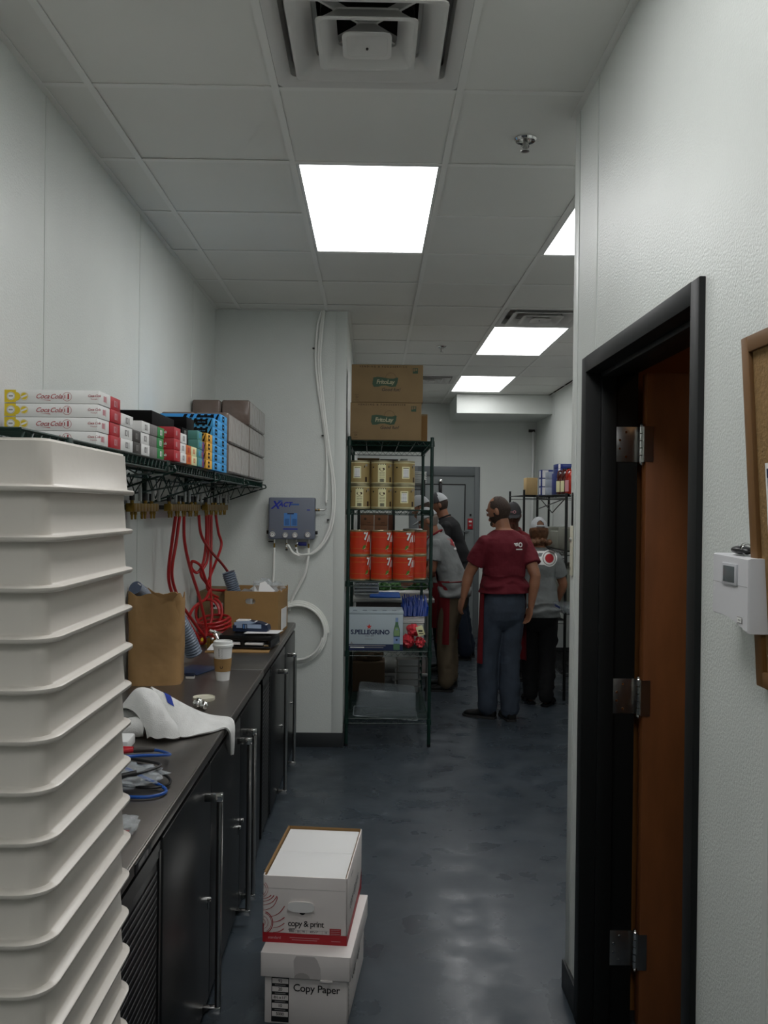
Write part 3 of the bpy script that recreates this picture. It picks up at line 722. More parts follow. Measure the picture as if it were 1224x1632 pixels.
# chrome tap parts
t = thing('valve_assembly', 'small cluster of shiny brass and chrome fittings behind the coffee cup', 'fitting', (-.885, 4.88, Z + .007))
m = MB(); m.tube([(0, 0, .03), (.02, 0, .05), (-.01, .02, .09)], .012, CHROME, 12); m.tube([(.03, 0, 0), (.03, 0, .085)], .011, CHROME, 12); m.build('tap_body', t)
m = MB(); m.cyl((-.035, 0, .035), (.045, 0, .04), .014, BRASS, 8); m.cyl((-.03, -.01, 0), (-.03, -.01, .06), .012, BRASS, 8); m.build('brass_nut', t)
m = MB()
for a, b in (((-.03, 0, .1), (0, .01, .085)), ((-.01, .02, .09), (.03, .02, .075)), ((-.045, -.01, .06), (-.01, -.01, .05))): m.tube([a, b], .009, CHROME, 10); m.ball(b, .011, CHROME, 10)
m.build('lever', t)
m = MB(); m.add([(-.05, -.06, .002), (.01, -.075, .004), (.03, -.03, .04), (.0, -.02, .05), (-.03, -.03, .03)], [(0, 1, 2, 3, 4)], PAPER); m.add([(-.05, -.06, .001), (.01, -.075, .003), (.03, -.03, .039), (.0, -.02, .049), (-.03, -.03, .029)], [(4, 3, 2, 1, 0)], PAPER)
solo(m, 'paper_scrap', 'folded white paper scrap leaning on the chrome fittings behind the cup', 'paper', (-.86, 4.84, Z + .009))
m = MB(); m.box((-.03, -.025, 0), (.03, .025, .035), YEL, .003); m.rect(frame((0, -.0255, .018), FRONT), .03, .012, INKB); solo(m, 'yellow_packet', 'small yellow packet behind the chrome fittings on the far cooler', 'packet', (-.965, 5.06, Z))
# navy folder and sheets next to the bag
m = MB(); m.box((-.08, -.11, 0), (.08, .11, .005), NAVYP, .001); solo(m, 'navy_folder', 'flat dark navy folder lying right of the paper bag', 'folder', (-.865, 4.24, Z + .001), rz=-.35)
m = MB(); m.box((-.02, -.012, 0), (.02, .012, .028), PAPER, .004); m.box((-.02, -.0125, .012), (.02, .0125, .03), NAVYP, .002); solo(m, 'small_glue_bottle', 'tiny white and navy bottle lying at the foot of the paper bag', 'bottle', (-.845, 4.04, Z))

# --- towels
def cloth(m, fn, nu, nv, th, mt):
    V = [Vector(fn(i / nu, j / nv)) for i in range(nu + 1) for j in range(nv + 1)]; W = nv + 1; N = []
    for i in range(nu + 1):
        for j in range(nv + 1):
            a = V[min(i + 1, nu) * W + j] - V[max(i - 1, 0) * W + j]; b = V[i * W + min(j + 1, nv)] - V[i * W + max(j - 1, 0)]
            q = a.cross(b); N.append(q.normalized() if q.length > 1e-9 else Vector((0, 0, 1)))
    A = V + [v - n_ * th for v, n_ in zip(V, N)]; q = len(V); Fs = []; 
    for i in range(nu):
        for j in range(nv):
            a = i * W + j; Fs += [(a, a + W, a + W + 1, a + 1), (q + a, q + a + 1, q + a + W + 1, q + a + W)]
    for i in range(nu): Fs += [(i * W, q + i * W, q + (i + 1) * W, (i + 1) * W), (i * W + nv, (i + 1) * W + nv, q + (i + 1) * W + nv, q + i * W + nv)]
    for j in range(nv): Fs += [(j, j + 1, q + j + 1, q + j), (nu * W + j, q + nu * W + j, q + nu * W + j + 1, nu * W + j + 1)]
    return m.add(A, Fs, mt)
t = thing('dish_towel', 'white towel with a blue stripe heaped up and draped over the cooler edge', 'towel', (-.70, 3.08, Z))
def cr(p, u):
    n = len(p) - 1; x = min(max(u, 0), 1) * n; k = min(int(x), n - 1); f = x - k
    a, b, c, d = p[max(k - 1, 0)], p[k], p[k + 1], p[min(k + 2, n)]
    return .5 * ((2 * b) + (c - a) * f + (2 * a - 5 * b + 4 * c - d) * f * f + (3 * b - a - 3 * c + d) * f ** 3)
def patch_fn(rows, amp=.004):
    Rw = [[Vector(q) - Vector((-.70, 3.08, Z)) for q in r] for r in rows]
    def fn(u, v):
        q = cr([cr(r, v) for r in Rw], u); q.z += amp * (noise.noise(Vector((u * 5, v * 4, amp * 900))) + .5 * math.sin(v * 15 + u * 5)); return q
    return fn
drape = patch_fn([[(-.70, 3.00, .905), (-.77, 3.08, 1.02), (-.80, 3.14, 1.02), (-.83, 3.24, .91)], [(-.65, 2.985, .89), (-.70, 3.06, .985), (-.725, 3.12, 1.0), (-.74, 3.26, .90)], [(-.60, 3.02, .889), (-.635, 3.09, .94), (-.65, 3.16, .95), (-.66, 3.29, .892)],
    [(-.56, 3.07, .889), (-.585, 3.13, .905), (-.59, 3.20, .912), (-.60, 3.31, .889)], [(-.528, 3.13, .889), (-.53, 3.17, .892), (-.53, 3.22, .894), (-.535, 3.28, .889)], [(-.512, 3.16, .862), (-.509, 3.19, .864), (-.509, 3.225, .864), (-.512, 3.26, .868)],
    [(-.514, 3.19, .81), (-.506, 3.205, .81), (-.506, 3.225, .81), (-.512, 3.25, .82)], [(-.516, 3.215, .765), (-.510, 3.222, .762), (-.510, 3.235, .765), (-.514, 3.25, .772)]])
lobe = patch_fn([[(-.91, 3.18, .90), (-.86, 3.22, .96), (-.80, 3.22, .97), (-.77, 3.20, .96)], [(-.90, 3.09, .96), (-.85, 3.10, 1.025), (-.79, 3.10, 1.035), (-.75, 3.09, 1.0)], [(-.83, 3.03, .965), (-.79, 3.015, 1.0), (-.74, 3.015, .995), (-.70, 3.03, .95)],
    [(-.785, 2.985, .935), (-.745, 2.965, .955), (-.70, 2.965, .95), (-.665, 2.99, .92)], [(-.765, 2.965, .893), (-.735, 2.94, .897), (-.69, 2.94, .897), (-.655, 2.975, .892)]], .006)
m = MB(); cloth(m, drape, 64, 26, .006, TOWEL); cloth(m, lobe, 44, 28, .008, TOWEL); m.build('cloth', t)
m = MB(); cloth(m, lambda u, v: drape(.10 + .045 * u, .30 + .62 * v) + Vector((.0012, -.0008, .0022)), 4, 22, .001, mat('blue_stripe', '2a3f9a', .9)); m.build('blue_stripe', t)
def roll(m, a, b, r, mt):
    m.tube([Vector(a).lerp(Vector(b), k / 14) + Vector((0, 0, .003 * math.sin(k * 1.7))) for k in range(15)], [r * (1 + .06 * math.sin(k * 1.3)) * (.82 if k in (0, 14) else 1) for k in range(15)], mt, 22)
m = MB(); roll(m, (-.14, -.02, .036), (.085, .0, .034), .034, TOWEL)
solo(m, 'rolled_towel', 'rolled plain white towel lying lowest under the blue striped towel', 'towel', (-.87, 3.01, Z), group='rolled white towels')
m = MB(); roll(m, (-.15, -.03, .036), (.10, .03, .040), .037, TOWEL); m.ball((0.08, .02, .04), .035, TOWEL, 14, (1, .9, .95))
solo(m, 'rolled_towel', 'rolled plain white towel just behind the lowest roll, by the tray stack', 'towel', (-.90, 3.10, Z), group='rolled white towels')
m = MB(); m.box((-.17, -.055, 0), (.075, .055, .035), PAPER, .006); solo(m, 'paper_napkin_stack', 'low white folded paper stack in front of the rolled towels', 'napkins', (-.87, 2.88, Z), rz=.05)
# --- ball knob / scoop with tub lid
m = MB(); m.lathe([(.001, 0), (.044, 0), (.046, .005), (.045, .014), (.042, .010), (.001, .010)], mat('ivory_plastic', 'cfcbb8', .4), 30)
solo(m, 'tub_lid', 'round ivory lid standing behind the shiny knobs near the towel', 'lid', (-.695, 3.60, Z))
t = thing('metal_knobs', 'pair of shiny metal ball knobs lying beside the draped towel', 'knob', (-.675, 3.44, Z))
m = MB(); m.ball((-.012, 0, .022), .022, CHROME, 20); m.build('ball', t); m = MB(); m.ball((.016, -.02, .018), .018, CHROME, 20); m.build('ball', t)
# --- cables and pliers by the tray stack
def coil(c, rx, ry, turns, dz, tilt, seed, n=20):
    out = []; R_ = random.Random(seed)
    for k in range(int(turns * n)):
        a = 2 * PI * k / n; q = 1 + .10 * math.sin(a * .37 + seed) + .05 * math.sin(a * 1.7 + seed)
        out.append((c[0] + rx * q * math.cos(a + tilt), c[1] + ry * q * math.sin(a + tilt), c[2] + .006 + dz * k / n + .008 * (1 + math.sin(a * 1.3 + seed))))
    return out
m = MB(); m.tube(curve([(-.95, 2.72, Z + .008), (-.80, 2.80, Z + .012), (-.70, 2.80, Z + .016), (-.635, 2.74, Z + .02), (-.64, 2.66, Z + .04), (-.70, 2.60, Z + .055), (-.76, 2.56, Z + .055), (-.68, 2.50, Z + .035), (-.585, 2.45, Z + .01), (-.575, 2.40, Z + .008), (-.63, 2.37, Z + .008), (-.75, 2.40, Z + .008), (-.9, 2.46, Z + .008)], 10), .0048, BLUEP, 10)
solo(m, 'blue_cable', 'bright blue network cable looping out beside the tray stack', 'cable')
m = MB(); m.tube(curve([(-.93, 2.62, Z + .02), (-.78, 2.66, Z + .03), (-.66, 2.62, Z + .03), (-.62, 2.55, Z + .04), (-.66, 2.46, Z + .045), (-.74, 2.42, Z + .04), (-.86, 2.40, Z + .03), (-.95, 2.44, Z + .02), (-.86, 2.58, Z + .03), (-.72, 2.60, Z + .035), (-.60, 2.53, Z + .02), (-.575, 2.47, Z + .012), (-.63, 2.44, Z + .012), (-.75, 2.47, Z + .015), (-.9, 2.52, Z + .02)], 10), .0042, BLKCAB, 9)
m.tube([(-.70, 2.435, Z + .044), (-.665, 2.46, Z + .046)], .009, BLKCAB, 12); m.tube([(-.78, 2.40, Z + .03), (-.86, 2.37, Z + .025)], .008, BLKCAB, 10)
solo(m, 'black_cable', 'tangled black cable on the cooler top beside the tray stack', 'cable')
m = MB(); crumple(m, (0, 0, .022), .12, .09, .022, CLEAR, 21, 36, .5); solo(m, 'clear_plastic_bag', 'crinkled clear plastic bag under the blue and black cables', 'plastic bag', (-.73, 2.50, Z + .006))
t = thing('pliers', 'red handled pliers lying just below the rolled white towels', 'pliers', (-.80, 2.73, Z + .03), rz=.2)
m = MB(); m.tube(curve([(-.06, .02, 0), (0, .018, .004), (.05, .006, .004)], 5), .008, REDB, 10); m.tube(curve([(-.06, -.02, 0), (0, -.018, .004), (.05, -.006, .004)], 5), .008, REDB, 10); m.build('grip', t)
m = MB(); m.box((.05, -.014, -.004), (.115, .014, .008), DKGREY, .004); m.build('jaw', t)
m = MB(); crumple(m, (0, 0, .02), .035, .05, .02, CLEAR, 31, 24, .5); m.rect(Matrix.Translation((0, -.02, .012)), .03, .03, INKR)
solo(m, 'plastic_wrapper', 'small crumpled clear wrapper with red print on the near end of the cooler', 'wrapper', (-.60, 2.12, Z + .002))

# ================================================================ green wire wall shelf
SY0, SY1, SXF, SZ = 1.90, 6.04, -.775, 1.850
t = thing('wire_wall_shelf', 'long dark green wire shelf along the left wall, loaded with cartons', 'shelf', ((SXF + XL) / 2, (SY0 + SY1) / 2, SZ)); og = tuple(t.location)
SXB = XL + .02
m = MB(og)
for y in [SY0 + k * .0254 for k in range(int((SY1 - SY0) / .0254) + 1)]: m.tube([(SXB, y, SZ + .001), (SXF, y, SZ + .001)], .0018, GREENW, 5, caps=False)
m.build('wire_deck', t)
m = MB(og)
for x in (SXF, SXB):
    m.tube([(x, SY0, SZ + .003), (x, SY1, SZ + .003)], .0042, GREENW, 8); m.tube([(x, SY0, SZ - .032), (x, SY1, SZ - .032)], .0042, GREENW, 8)
for y in (SY0, SY1): m.tube([(SXB, y, SZ + .004), (SXF, y, SZ + .004)], .0032, GREENW, 8); m.tube([(SXB, y, SZ - .032), (SXF, y, SZ - .032)], .0032, GREENW, 8)
for x in (SXB + .11, SXB + .22): m.tube([(x, SY0, SZ - .003), (x, SY1, SZ - .003)], .003, GREENW, 6)
zz = []; k = 0; y = SY0
while y < SY1: zz.append((SXF, y, SZ + (.002 if k % 2 else -.030))); y += .0254; k += 1
m.tube(zz, .0027, GREENW, 5)
m.build('edge_rail', t)
for by in (2.20, 3.25, 4.20, 5.14, 5.98):
    b = MB(og)
    b.tube(curve([(XL + .02, by, SZ - .012), (SXF - .01, by, SZ - .012), (SXF + .028, by, SZ - .020), (SXF + .028, by, SZ - .036), (SXF - .02, by, SZ - .05), (XL + .02, by, SZ - .155)], 5), .0042, GREENW, 8)
    px = [XL + .03, XL + .10, XL + .17, XL + .24, XL + .31]
    for i in range(4): b.tube([(px[i], by, SZ - .014), (px[i] + .035, by, SZ - .15 + (px[i] + .035 - XL) * .30)], .003, GREENW, 6); b.tube([(px[i] + .035, by, SZ - .15 + (px[i] + .035 - XL) * .30), (px[i + 1], by, SZ - .014)], .003, GREENW, 6)
    b.box((SXF - .004, by - .018, SZ - .036), (SXF + .008, by + .018, SZ + .008), GREENW, .003); b.tube([(SXF - .06, by - .02, SZ - .05), (SXF + .01, by + .01, SZ - .046)], .004, STEEL, 6)
    b.box((XL, by - .012, SZ - .2), (XL + .022, by + .012, SZ + .02), GREENW, .002); b.build('bracket', t)
# diagonal brace rods running along under the shelf
m = MB(og)
for a, b_ in ((1.95, 3.2), (3.25, 4.2), (4.22, 5.14)):
    m.tube([(XL + .04, a, SZ - .15), (SXF - .05, b_, SZ - .045)], .004, GREENW, 6); n = 7
    for k in range(n):
        f0, f1_ = k / n, (k + .5) / n
        p = Vector((XL + .04, a, SZ - .15)).lerp(Vector((SXF - .05, b_, SZ - .045)), f0 + .5 / n); q = Vector((XL + .06, a, SZ - .03)).lerp(Vector((SXF - .05, b_, SZ - .036)), f0); r_ = Vector((XL + .06, a, SZ - .03)).lerp(Vector((SXF - .05, b_, SZ - .036)), f0 + 1 / n)
        m.tube([q, p, r_], .0028, GREENW, 5)
m.build('brace', t)

# ================================================================ cartons on the wall shelf
BZ = SZ + .0075
cart_n = [0]
def slim_box(x0, x1, y0, y1, z0, hgt, body, endc, label, name='drink_carton', art='end', group='slim drink cartons on the wall shelf', ink=INKGR):
    t = MB((x0, y0, z0)); t.box((x0, y0, z0), (x1, y1, z0 + hgt), body, .0012)
    M_ = frame((x1 + .0006, (y0 + y1) / 2, z0 + hgt / 2), RIGHT); wv = y1 - y0
    if endc is not body: t.rect(M_, wv - .004, hgt - .004, endc, z=-.0002)
    t.rect(M_, wv * .22, hgt * .5, ink, -wv * .04, 0, .0001); t.rect(M_, wv * .05, hgt * .55, ink, wv * .15, 0, .0001); t.rect(M_, wv * .06, hgt * .3, endc, -wv * .03, 0, .0002)
    return t
def coke_front(t, x0, x1, y0, z0, hgt):
    """white front face with red script lettering, tab panels in yellow and a ringed figure 1"""
    M_ = frame((0, y0 - .0006, z0 + hgt / 2), FRONT); L_ = x1 - x0
    t.rect(M_, .032, hgt - .003, YEL, x0 + .016); t.disc(M_, .0125, YEL, x0 + .032, -.001, .0002); t.disc(M_, .0115, INKW, x0 + .018, 0, .0004); t.ring(M_, .0095, .0105, INKGR, cx=x0 + .018, z=.0006)
    t.text('ZERO', .006, M_ @ Matrix.Translation((x0 + .018, 0, .0007)), INKGR, bold=.0001) if False else t.rect(M_, .012, .004, INKGR, x0 + .018, 0, .0007)
    t.disc(M_, .0115, YEL, x0 + .055, 0, .0002); t.ring(M_, .0095, .0105, INKW, cx=x0 + .055, z=.0004); t.rect(M_ @ Matrix.Translation((x0 + .055, 0, .0006)) @ Matrix.Rotation(.4, 4, 'Z'), .017, .005, INKW)
    t.text('Coca', .019, M_ @ Matrix.Translation((x0 + .106, 0, .0005)), INKR, bold=.0001, shear=.4, space=.95); t.text('Cola', .019, M_ @ Matrix.Translation((x0 + .1445, 0, .0005)), INKR, bold=.0001, shear=.4, space=.95)
    t.add([(x0 + .10, y0 - .0011, z0 + hgt / 2 - .009), (x0 + .13, y0 - .0011, z0 + hgt / 2 - .012), (x0 + .128, y0 - .0011, z0 + hgt / 2 - .010)], [(0, 1, 2)], INKR)
    t.ring(M_, .0118, .0128, INKR, cx=x0 + .176, z=.0005); t.text('1', .02, M_ @ Matrix.Translation((x0 + .179, 0, .0005)), INKR, bold=.0009); t.rect(M_, .0022, .01, INKR, x0 + .1695, 0, .0005)
    t.text('Coca Cola', .0095, M_ @ Matrix.Translation((x0 + .252, .003, .0005)), INKR, shear=.35, space=.9, bold=.0001); t.text('Freestyle', .005, M_ @ Matrix.Translation((x0 + .252, -.006, .0005)), INKR)
XA0, XA1, YA = -1.045, -.778, 2.45
hA = .0385
for k in range(4):
    dx = -.004 * k + (0 if k < 1 else 0)
    z = BZ + hA * k
    t = MB((XA0, YA, z)); x0, x1 = XA0, XA1 - .002 * (3 - k)
    t.box((x0, YA, z), (x1, YA + .108, z + hA - .001), INKW, .0012); coke_front(t, x0 + .002, x1, YA, z, hA)
    M_ = frame((x1 + .0006, YA + .054, z + hA / 2), RIGHT); t.rect(M_, .022, .016, mat('pale_red_ink', 'c88a90', .5), -.002); t.rect(M_, .004, .02, mat('pale_red_ink', 'c88a90', .5), .014)
    solo(MBo := t, 'drink_carton', 'white cola carton with yellow tab facing out, ' + ['lowest', 'third from the top', 'second from the top', 'topmost'][k] + ' of four', 'carton', (XA0, YA, z), 'slim drink cartons on the wall shelf')
LV = ['lowest', 'second', 'third', 'fourth']
def row(y0, y1, n, body, endc, what, x0=-1.04, x1=-.778, hgt=.0385, ink=INKGR, dx=.002, seq=None, z0=None):
    for k in range(n):
        bd, ec, ik, wh = (seq[k] if seq else (body, endc, ink, what))
        z = (z0 or BZ) + hgt * k; xx = x1 - dx * (k % 2)
        t = slim_box(x0, xx, y0, y1 - .002, z, hgt - .001, bd, ec, '', ink=ik)
        lv = 'only' if n == 1 else ('topmost' if k == n - 1 else LV[k] if k < 4 else ['fifth', 'sixth', 'seventh'][k - 4])
        solo(t, 'drink_carton', f'{wh}, {lv} of its stack on the shelf' if lv != 'only' else wh, 'carton', (x0, y0, z), 'slim drink cartons on the wall shelf')
PINK = mat('pale_red_ink', 'c88a90', .5)
row(2.562, 2.665, 4, REDB, REDB, 'red cola carton with white end print', ink=PINK)
row(2.668, 2.80, 3, INKW, INKW, 'white carton with dark print beside the red stack')
row(2.803, 2.90, 2, DKGREY, DKGREY, 'dark brown-black carton end', ink=MIDGREY)
row(2.803, 2.875, 1, MIDGREY, MIDGREY, 'narrow grey and white carton on top of the two dark ones', z0=BZ + .077, ink=INKW, x1=-.80)
row(2.903, 3.01, 3, INKW, INKW, 'white carton between the dark and grey stacks')
row(3.013, 3.115, 3, MIDGREY, MIDGREY, 'mid grey carton end beside the green stack', ink=INKGR)
row(3.118, 3.215, 3, GREENI, GREENI, 'bright green carton end', ink=INKW)
# three red cartons whose fronts show
for k in range(3):
    z = BZ + .043 * k; x0, x1, y0 = -.98, -.752, 3.262
    t = MB((x0, y0, z)); t.box((x0, y0, z), (x1, y0 + .105, z + .042), REDB, .0015); M_ = frame((x1 - .056, y0 - .0006, z + .021), FRONT)
    t.text('Coca Cola', .0145, M_, INKW, shear=.35, space=.88, bold=.0002); t.rect(M_, .05, .002, PINK, 0, -.011)
    M_ = frame((x1 + .0006, y0 + .05, z + .021), RIGHT); t.rect(M_, .02, .018, PINK, -.012); t.rect(M_, .004, .022, PINK, .01)
    solo(t, 'drink_carton', 'glossy red cola carton with its script front showing, ' + ['lowest', 'middle', 'topmost'][k] + ' of three', 'carton', (x0, y0, z), 'slim drink cartons on the wall shelf')
row(3.372, 3.478, 3, INKW, INKW, 'white carton right of the three red cola cartons', x1=-.752)
row(3.481, 3.575, 2, ORA, ORA, 'orange and red carton end', x1=-.752, ink=REDB)
row(3.578, 3.685, 2, CREAM, CREAM, 'cream yellow carton end', x1=-.752, ink=ORA)
row(3.575, 3.69, 2, None, None, '', x1=-.79, z0=BZ + .0785, seq=[(BLKCART, BLKCART, MIDGREY, 'black carton on the orange and cream ones'), (BLKCART, BLKCART, MIDGREY, 'black and green carton above the cream ones')])
row(3.70, 3.80, 4, TEAL, TEAL, 'teal green carton end', x1=-.752, ink=BLUEI)
row(3.803, 3.885, 3, PURP, PURP, 'purple carton end', x1=-.76, ink=REDB)
def striped(m, M_, w_, h_, c1, c2, n=5, z=0):
    m.rect(M_, w_, h_, c1, z=z); 
    for k in range(n):
        x = -w_ / 2 + w_ * (k + .15) / n; s = h_ * .55; d = w_ / n * .5
        a, b = x, x + d
        m.poly(M_, [(a, -h_ / 2), (b, -h_ / 2), (min(b + s, w_ / 2), h_ / 2), (min(a + s, w_ / 2), h_ / 2)], c2, z + .0003)
def stripe_box(x0, x1, y0, y1, z, hgt, c, lbl):
    t = MB((x0, y0, z)); t.box((x0, y0, z), (x1, y1, z + hgt), c, .0015)
    L_ = x1 - x0; M_ = frame(((x0 + x1) / 2 + L_ * .15, y0 - .0006, z + hgt / 2), FRONT); striped(t, M_, L_ * .66, hgt * .9, c, BLKCART, 6)
    t.rect(M_, L_ * .24, hgt * .62, BLKCART, L_ * .12, 0, .0008); t.text('Coca Cola', .0085, M_ @ Matrix.Translation((L_ * .12, 0, .0012)), c, shear=.35)
    M_ = frame((x1 + .0006, (y0 + y1) / 2, z + hgt / 2), RIGHT); t.rect(M_, (y1 - y0) * .3, hgt * .7, BLKCART, -(y1 - y0) * .1); t.rect(M_, (y1 - y0) * .14, hgt * .2, c, -(y1 - y0) * .1, 0, .0003)
    solo(t, 'drink_carton', lbl, 'carton', (x0, y0, z), 'slim drink cartons on the wall shelf')
YB_ = mat('amber_ink', 'e0a83a', .5)
for k in range(4): stripe_box(-.93, -.752, 3.895, 4.03, BZ + .040 * k, .039, YB_, 'amber yellow carton with black diagonal stripes, ' + ['lowest', 'second', 'third', 'topmost'][k] + ' of its stack')
for k in range(6): stripe_box(-.99, -.752, 4.045, 4.24, BZ + .0405 * k, .0395, BLUEI, 'sky blue carton with black stripes right behind the amber ones, ' + ['lowest', 'second', 'third', 'fourth', 'fifth', 'topmost'][k] + ' of its stack')
for k in range(7): stripe_box(-1.05, -.754, 4.25, 4.44, BZ + .0405 * k, .0395, BLUEI, 'sky blue striped carton beside the wrapped brown cartons, ' + ['lowest', 'second', 'third', 'fourth', 'fifth', 'sixth', 'topmost'][k] + ' of its stack')
m = MB(); m.box((0, 0, 0), (.05, .5, .215), BLKCART, .004); m.box((.0, .02, .216), (.17, .22, .222), BLKCART, .002) if False else None
solo(m, 'black_carton', 'large matt black carton standing at the back of the wall shelf', 'carton', (XL + .012, 2.95, BZ))
m = MB(); m.box((0, 0, 0), (.14, .36, .06), BLKCART, .004); solo(m, 'black_carton', 'flat black carton resting above the red cola cartons', 'carton', (-.98, 3.28, BZ + .131))
m = MB(); m.box((0, 0, 0), (.10, .15, .055), BLKCART, .004); solo(m, 'black_carton', 'small black carton standing on the teal cartons near the blue ones', 'carton', (-.90, 3.70, BZ + .156))
# shrink wrapped brown cartons, individually
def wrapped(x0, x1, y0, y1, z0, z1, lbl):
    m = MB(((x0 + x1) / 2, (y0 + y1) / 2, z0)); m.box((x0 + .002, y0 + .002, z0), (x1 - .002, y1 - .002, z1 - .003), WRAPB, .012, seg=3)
    m.box((x1 - .0022, y0 + .012, z0 + .010), (x1 - .0008, y1 - .012, z1 - .014), mat('lit_side_film', '968d88', .3, var=.12, vscale=9, bump=.6, bscale=12, bdist=.03, coat=.7), .0)  # paler end panel puts the light on that side into the colour
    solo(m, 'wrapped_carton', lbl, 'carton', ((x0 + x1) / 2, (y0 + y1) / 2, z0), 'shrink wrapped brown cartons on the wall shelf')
ya, yb, yc = 4.50, 5.25, 6.0
zl = BZ + .005
for i, (x0, x1, sd) in enumerate(((-1.11, -.935, 'wall side'), (-.93, -.755, 'front side'))):
    for k, lv in enumerate(('lower', 'upper')):
        wrapped(x0, x1, ya, yb, zl + .158 * k, zl + .158 * (k + 1), f'{lv} brown carton in shrink wrap, {sd} of the nearer wrapped bundle')
    for k, lv in enumerate(('lowest', 'middle', 'topmost')):
        wrapped(x0, x1, yb + .01, yc, zl + .158 * k, zl + .158 * (k + 1), f'{lv} brown carton in shrink wrap, {sd} of the farther wrapped bundle')
# ================================================================ brass manifolds, valves and red hoses
MX = -1.0; MZ = 1.678
for (a, b, lb) in ((3.57, 4.03, 'nearest brass hose manifold, beside the tray stack'), (4.22, 4.99, 'middle brass hose manifold under the wall shelf'), (5.15, 5.93, 'farthest brass hose manifold in the corner under the shelf')):
    t = thing('brass_manifold', lb, 'manifold', (MX, (a + b) / 2, MZ), group='brass hose manifolds'); og = tuple(t.location)
    m = MB(og); m.box((XL, a - .05, MZ - .055), (XL + .006, b - .1, MZ + .03), STEEL, .001); m.build('back_plate', t)
    n = int((b - a) / .052)
    m = MB(og)
    for k in range(n):
        y = a + k * .052; m.box((MX - .02, y, MZ - .018), (MX + .016, y + .048, MZ + .018), BRASS, .003)
        m.box((MX - .015, y + .047, MZ - .014), (MX + .011, y + .053, MZ + .014), BRASS)
    for y in (a + .03, b - .08): m.box((XL + .006, y - .01, MZ - .01), (MX - .018, y + .01, MZ + .01), DKGREY)
    m.build('brass_block', t)
    for k in range(n):
        y = a + k * .052 + .024
        if k % 3 == 2: continue
        m = MB(og); m.cyl((MX, y, MZ - .018), (MX, y, MZ - .030), .0075, BRASS, 6); m.tube([(MX, y, MZ - .030), (MX, y, MZ - .050)], [.0055, .0045], BRASS, 8); m.build('barb', t)
        if k % 2 == 0:
            m = MB(og); m.cyl((MX, y, MZ + .018), (MX, y, MZ + .03), .008, BRASS, 8); m.cyl((MX, y, MZ + .03), (MX, y, MZ + .062), .011, BLKCAB, 10); m.cyl((MX + .03, y + .012, MZ + .028), (MX + .03, y + .012, MZ + .085), .0075, mat('frosted_tube', 'a9adac', .4), 10); m.build('valve', t)
def hose(pts, lbl, r=.0085):
    m = MB(); m.tube(curve(pts, 10), r, REDH, 10); solo(m, 'red_hose', lbl, 'hose', group='red rubber hoses')
zb = MZ - .045
hose([(-1.0, 4.39, zb), (-1.02, 4.40, 1.5), (-1.04, 4.42, 1.32), (-1.03, 4.55, 1.18), (-1.0, 4.75, 1.04), (-.97, 4.83, .95), (-.98, 4.88, .90), (-1.04, 4.95, .892)], 'leftmost red hose, sweeping down behind the paper bag')
hose([(-1.0, 4.48, zb), (-1.01, 4.45, 1.5), (-1.03, 4.45, 1.33), (-1.02, 4.60, 1.18), (-.985, 4.82, 1.03), (-.95, 4.90, .95), (-.955, 4.94, .905), (-1.0, 5.0, .892)], 'second red hose from the left, twisted together with the leftmost')
hose([(-1.0, 4.58, zb), (-1.0, 4.60, 1.5), (-.99, 4.70, 1.35), (-.97, 4.85, 1.18), (-.95, 4.95, 1.0), (-.95, 4.95, .92), (-.98, 5.02, .892), (-1.03, 5.12, .895)], 'third red hose from the left, hanging alone')
hose([(-1.0, 4.97, zb), (-.995, 5.02, 1.52), (-.975, 5.2, 1.42), (-.95, 5.40, 1.34), (-.93, 5.55, 1.27), (-.905, 5.60, 1.21), (-.90, 5.5, 1.18)], 'red hose crossing diagonally towards the open cardboard box')
hose([(-1.0, 5.19, zb), (-1.0, 5.2, 1.5), (-1.01, 5.18, 1.36), (-1.04, 5.15, 1.29), (-1.07, 5.12, 1.32), (-1.06, 5.1, 1.36), (-1.02, 5.14, 1.33), (-1.0, 5.2, 1.24), (-.99, 5.3, 1.18), (-.97, 5.42, 1.16), (-.93, 5.5, 1.15)], 'red hose with a knot hanging by the corner')
hose([(-1.0, 5.28, zb), (-1.0, 5.26, 1.5), (-1.0, 5.24, 1.36), (-1.03, 5.2, 1.28), (-1.0, 5.22, 1.22), (-.99, 5.26, 1.18), (-1.0, 5.2, 1.13), (-1.03, 5.02, 1.10), (-1.03, 4.88, 1.06), (-1.04, 4.86, .99), (-1.03, 5.0, .92)], 'red hose looping in a wide arch above the coil')
hose([(-1.0, 5.35, zb), (-.995, 5.33, 1.5), (-.99, 5.3, 1.36), (-.99, 5.28, 1.22), (-.98, 5.28, 1.1), (-.97, 5.25, 1.02), (-.98, 5.2, .95), (-1.0, 5.2, .9)], 'straight red hose just left of the farthest one')
hose([(-1.0, 5.50, zb), (-.985, 5.52, 1.52), (-.97, 5.55, 1.44), (-.985, 5.45, 1.34), (-.995, 5.32, 1.26), (-1.0, 5.24, 1.2), (-.985, 5.3, 1.15), (-.96, 5.38, 1.12)], 'farthest red hose, bowing out beside the corner')
for (cx, cy, r, tilt, n_, lb) in ((-.985, 5.16, .095, 0, 3, 'upright loop of red hose rising above the hose coil'), ):
    m = MB(); pts = []
    for k in range(30): a = 2 * PI * k / 24; pts.append((cx + .075 * math.cos(a), cy + .02 * math.sin(a) + .004 * k, 1.04 + .085 * math.sin(a)))
    m.tube(pts, .0085, REDH, 10); solo(m, 'red_hose', lb, 'hose', group='red rubber hoses')
m = MB(); pts = []
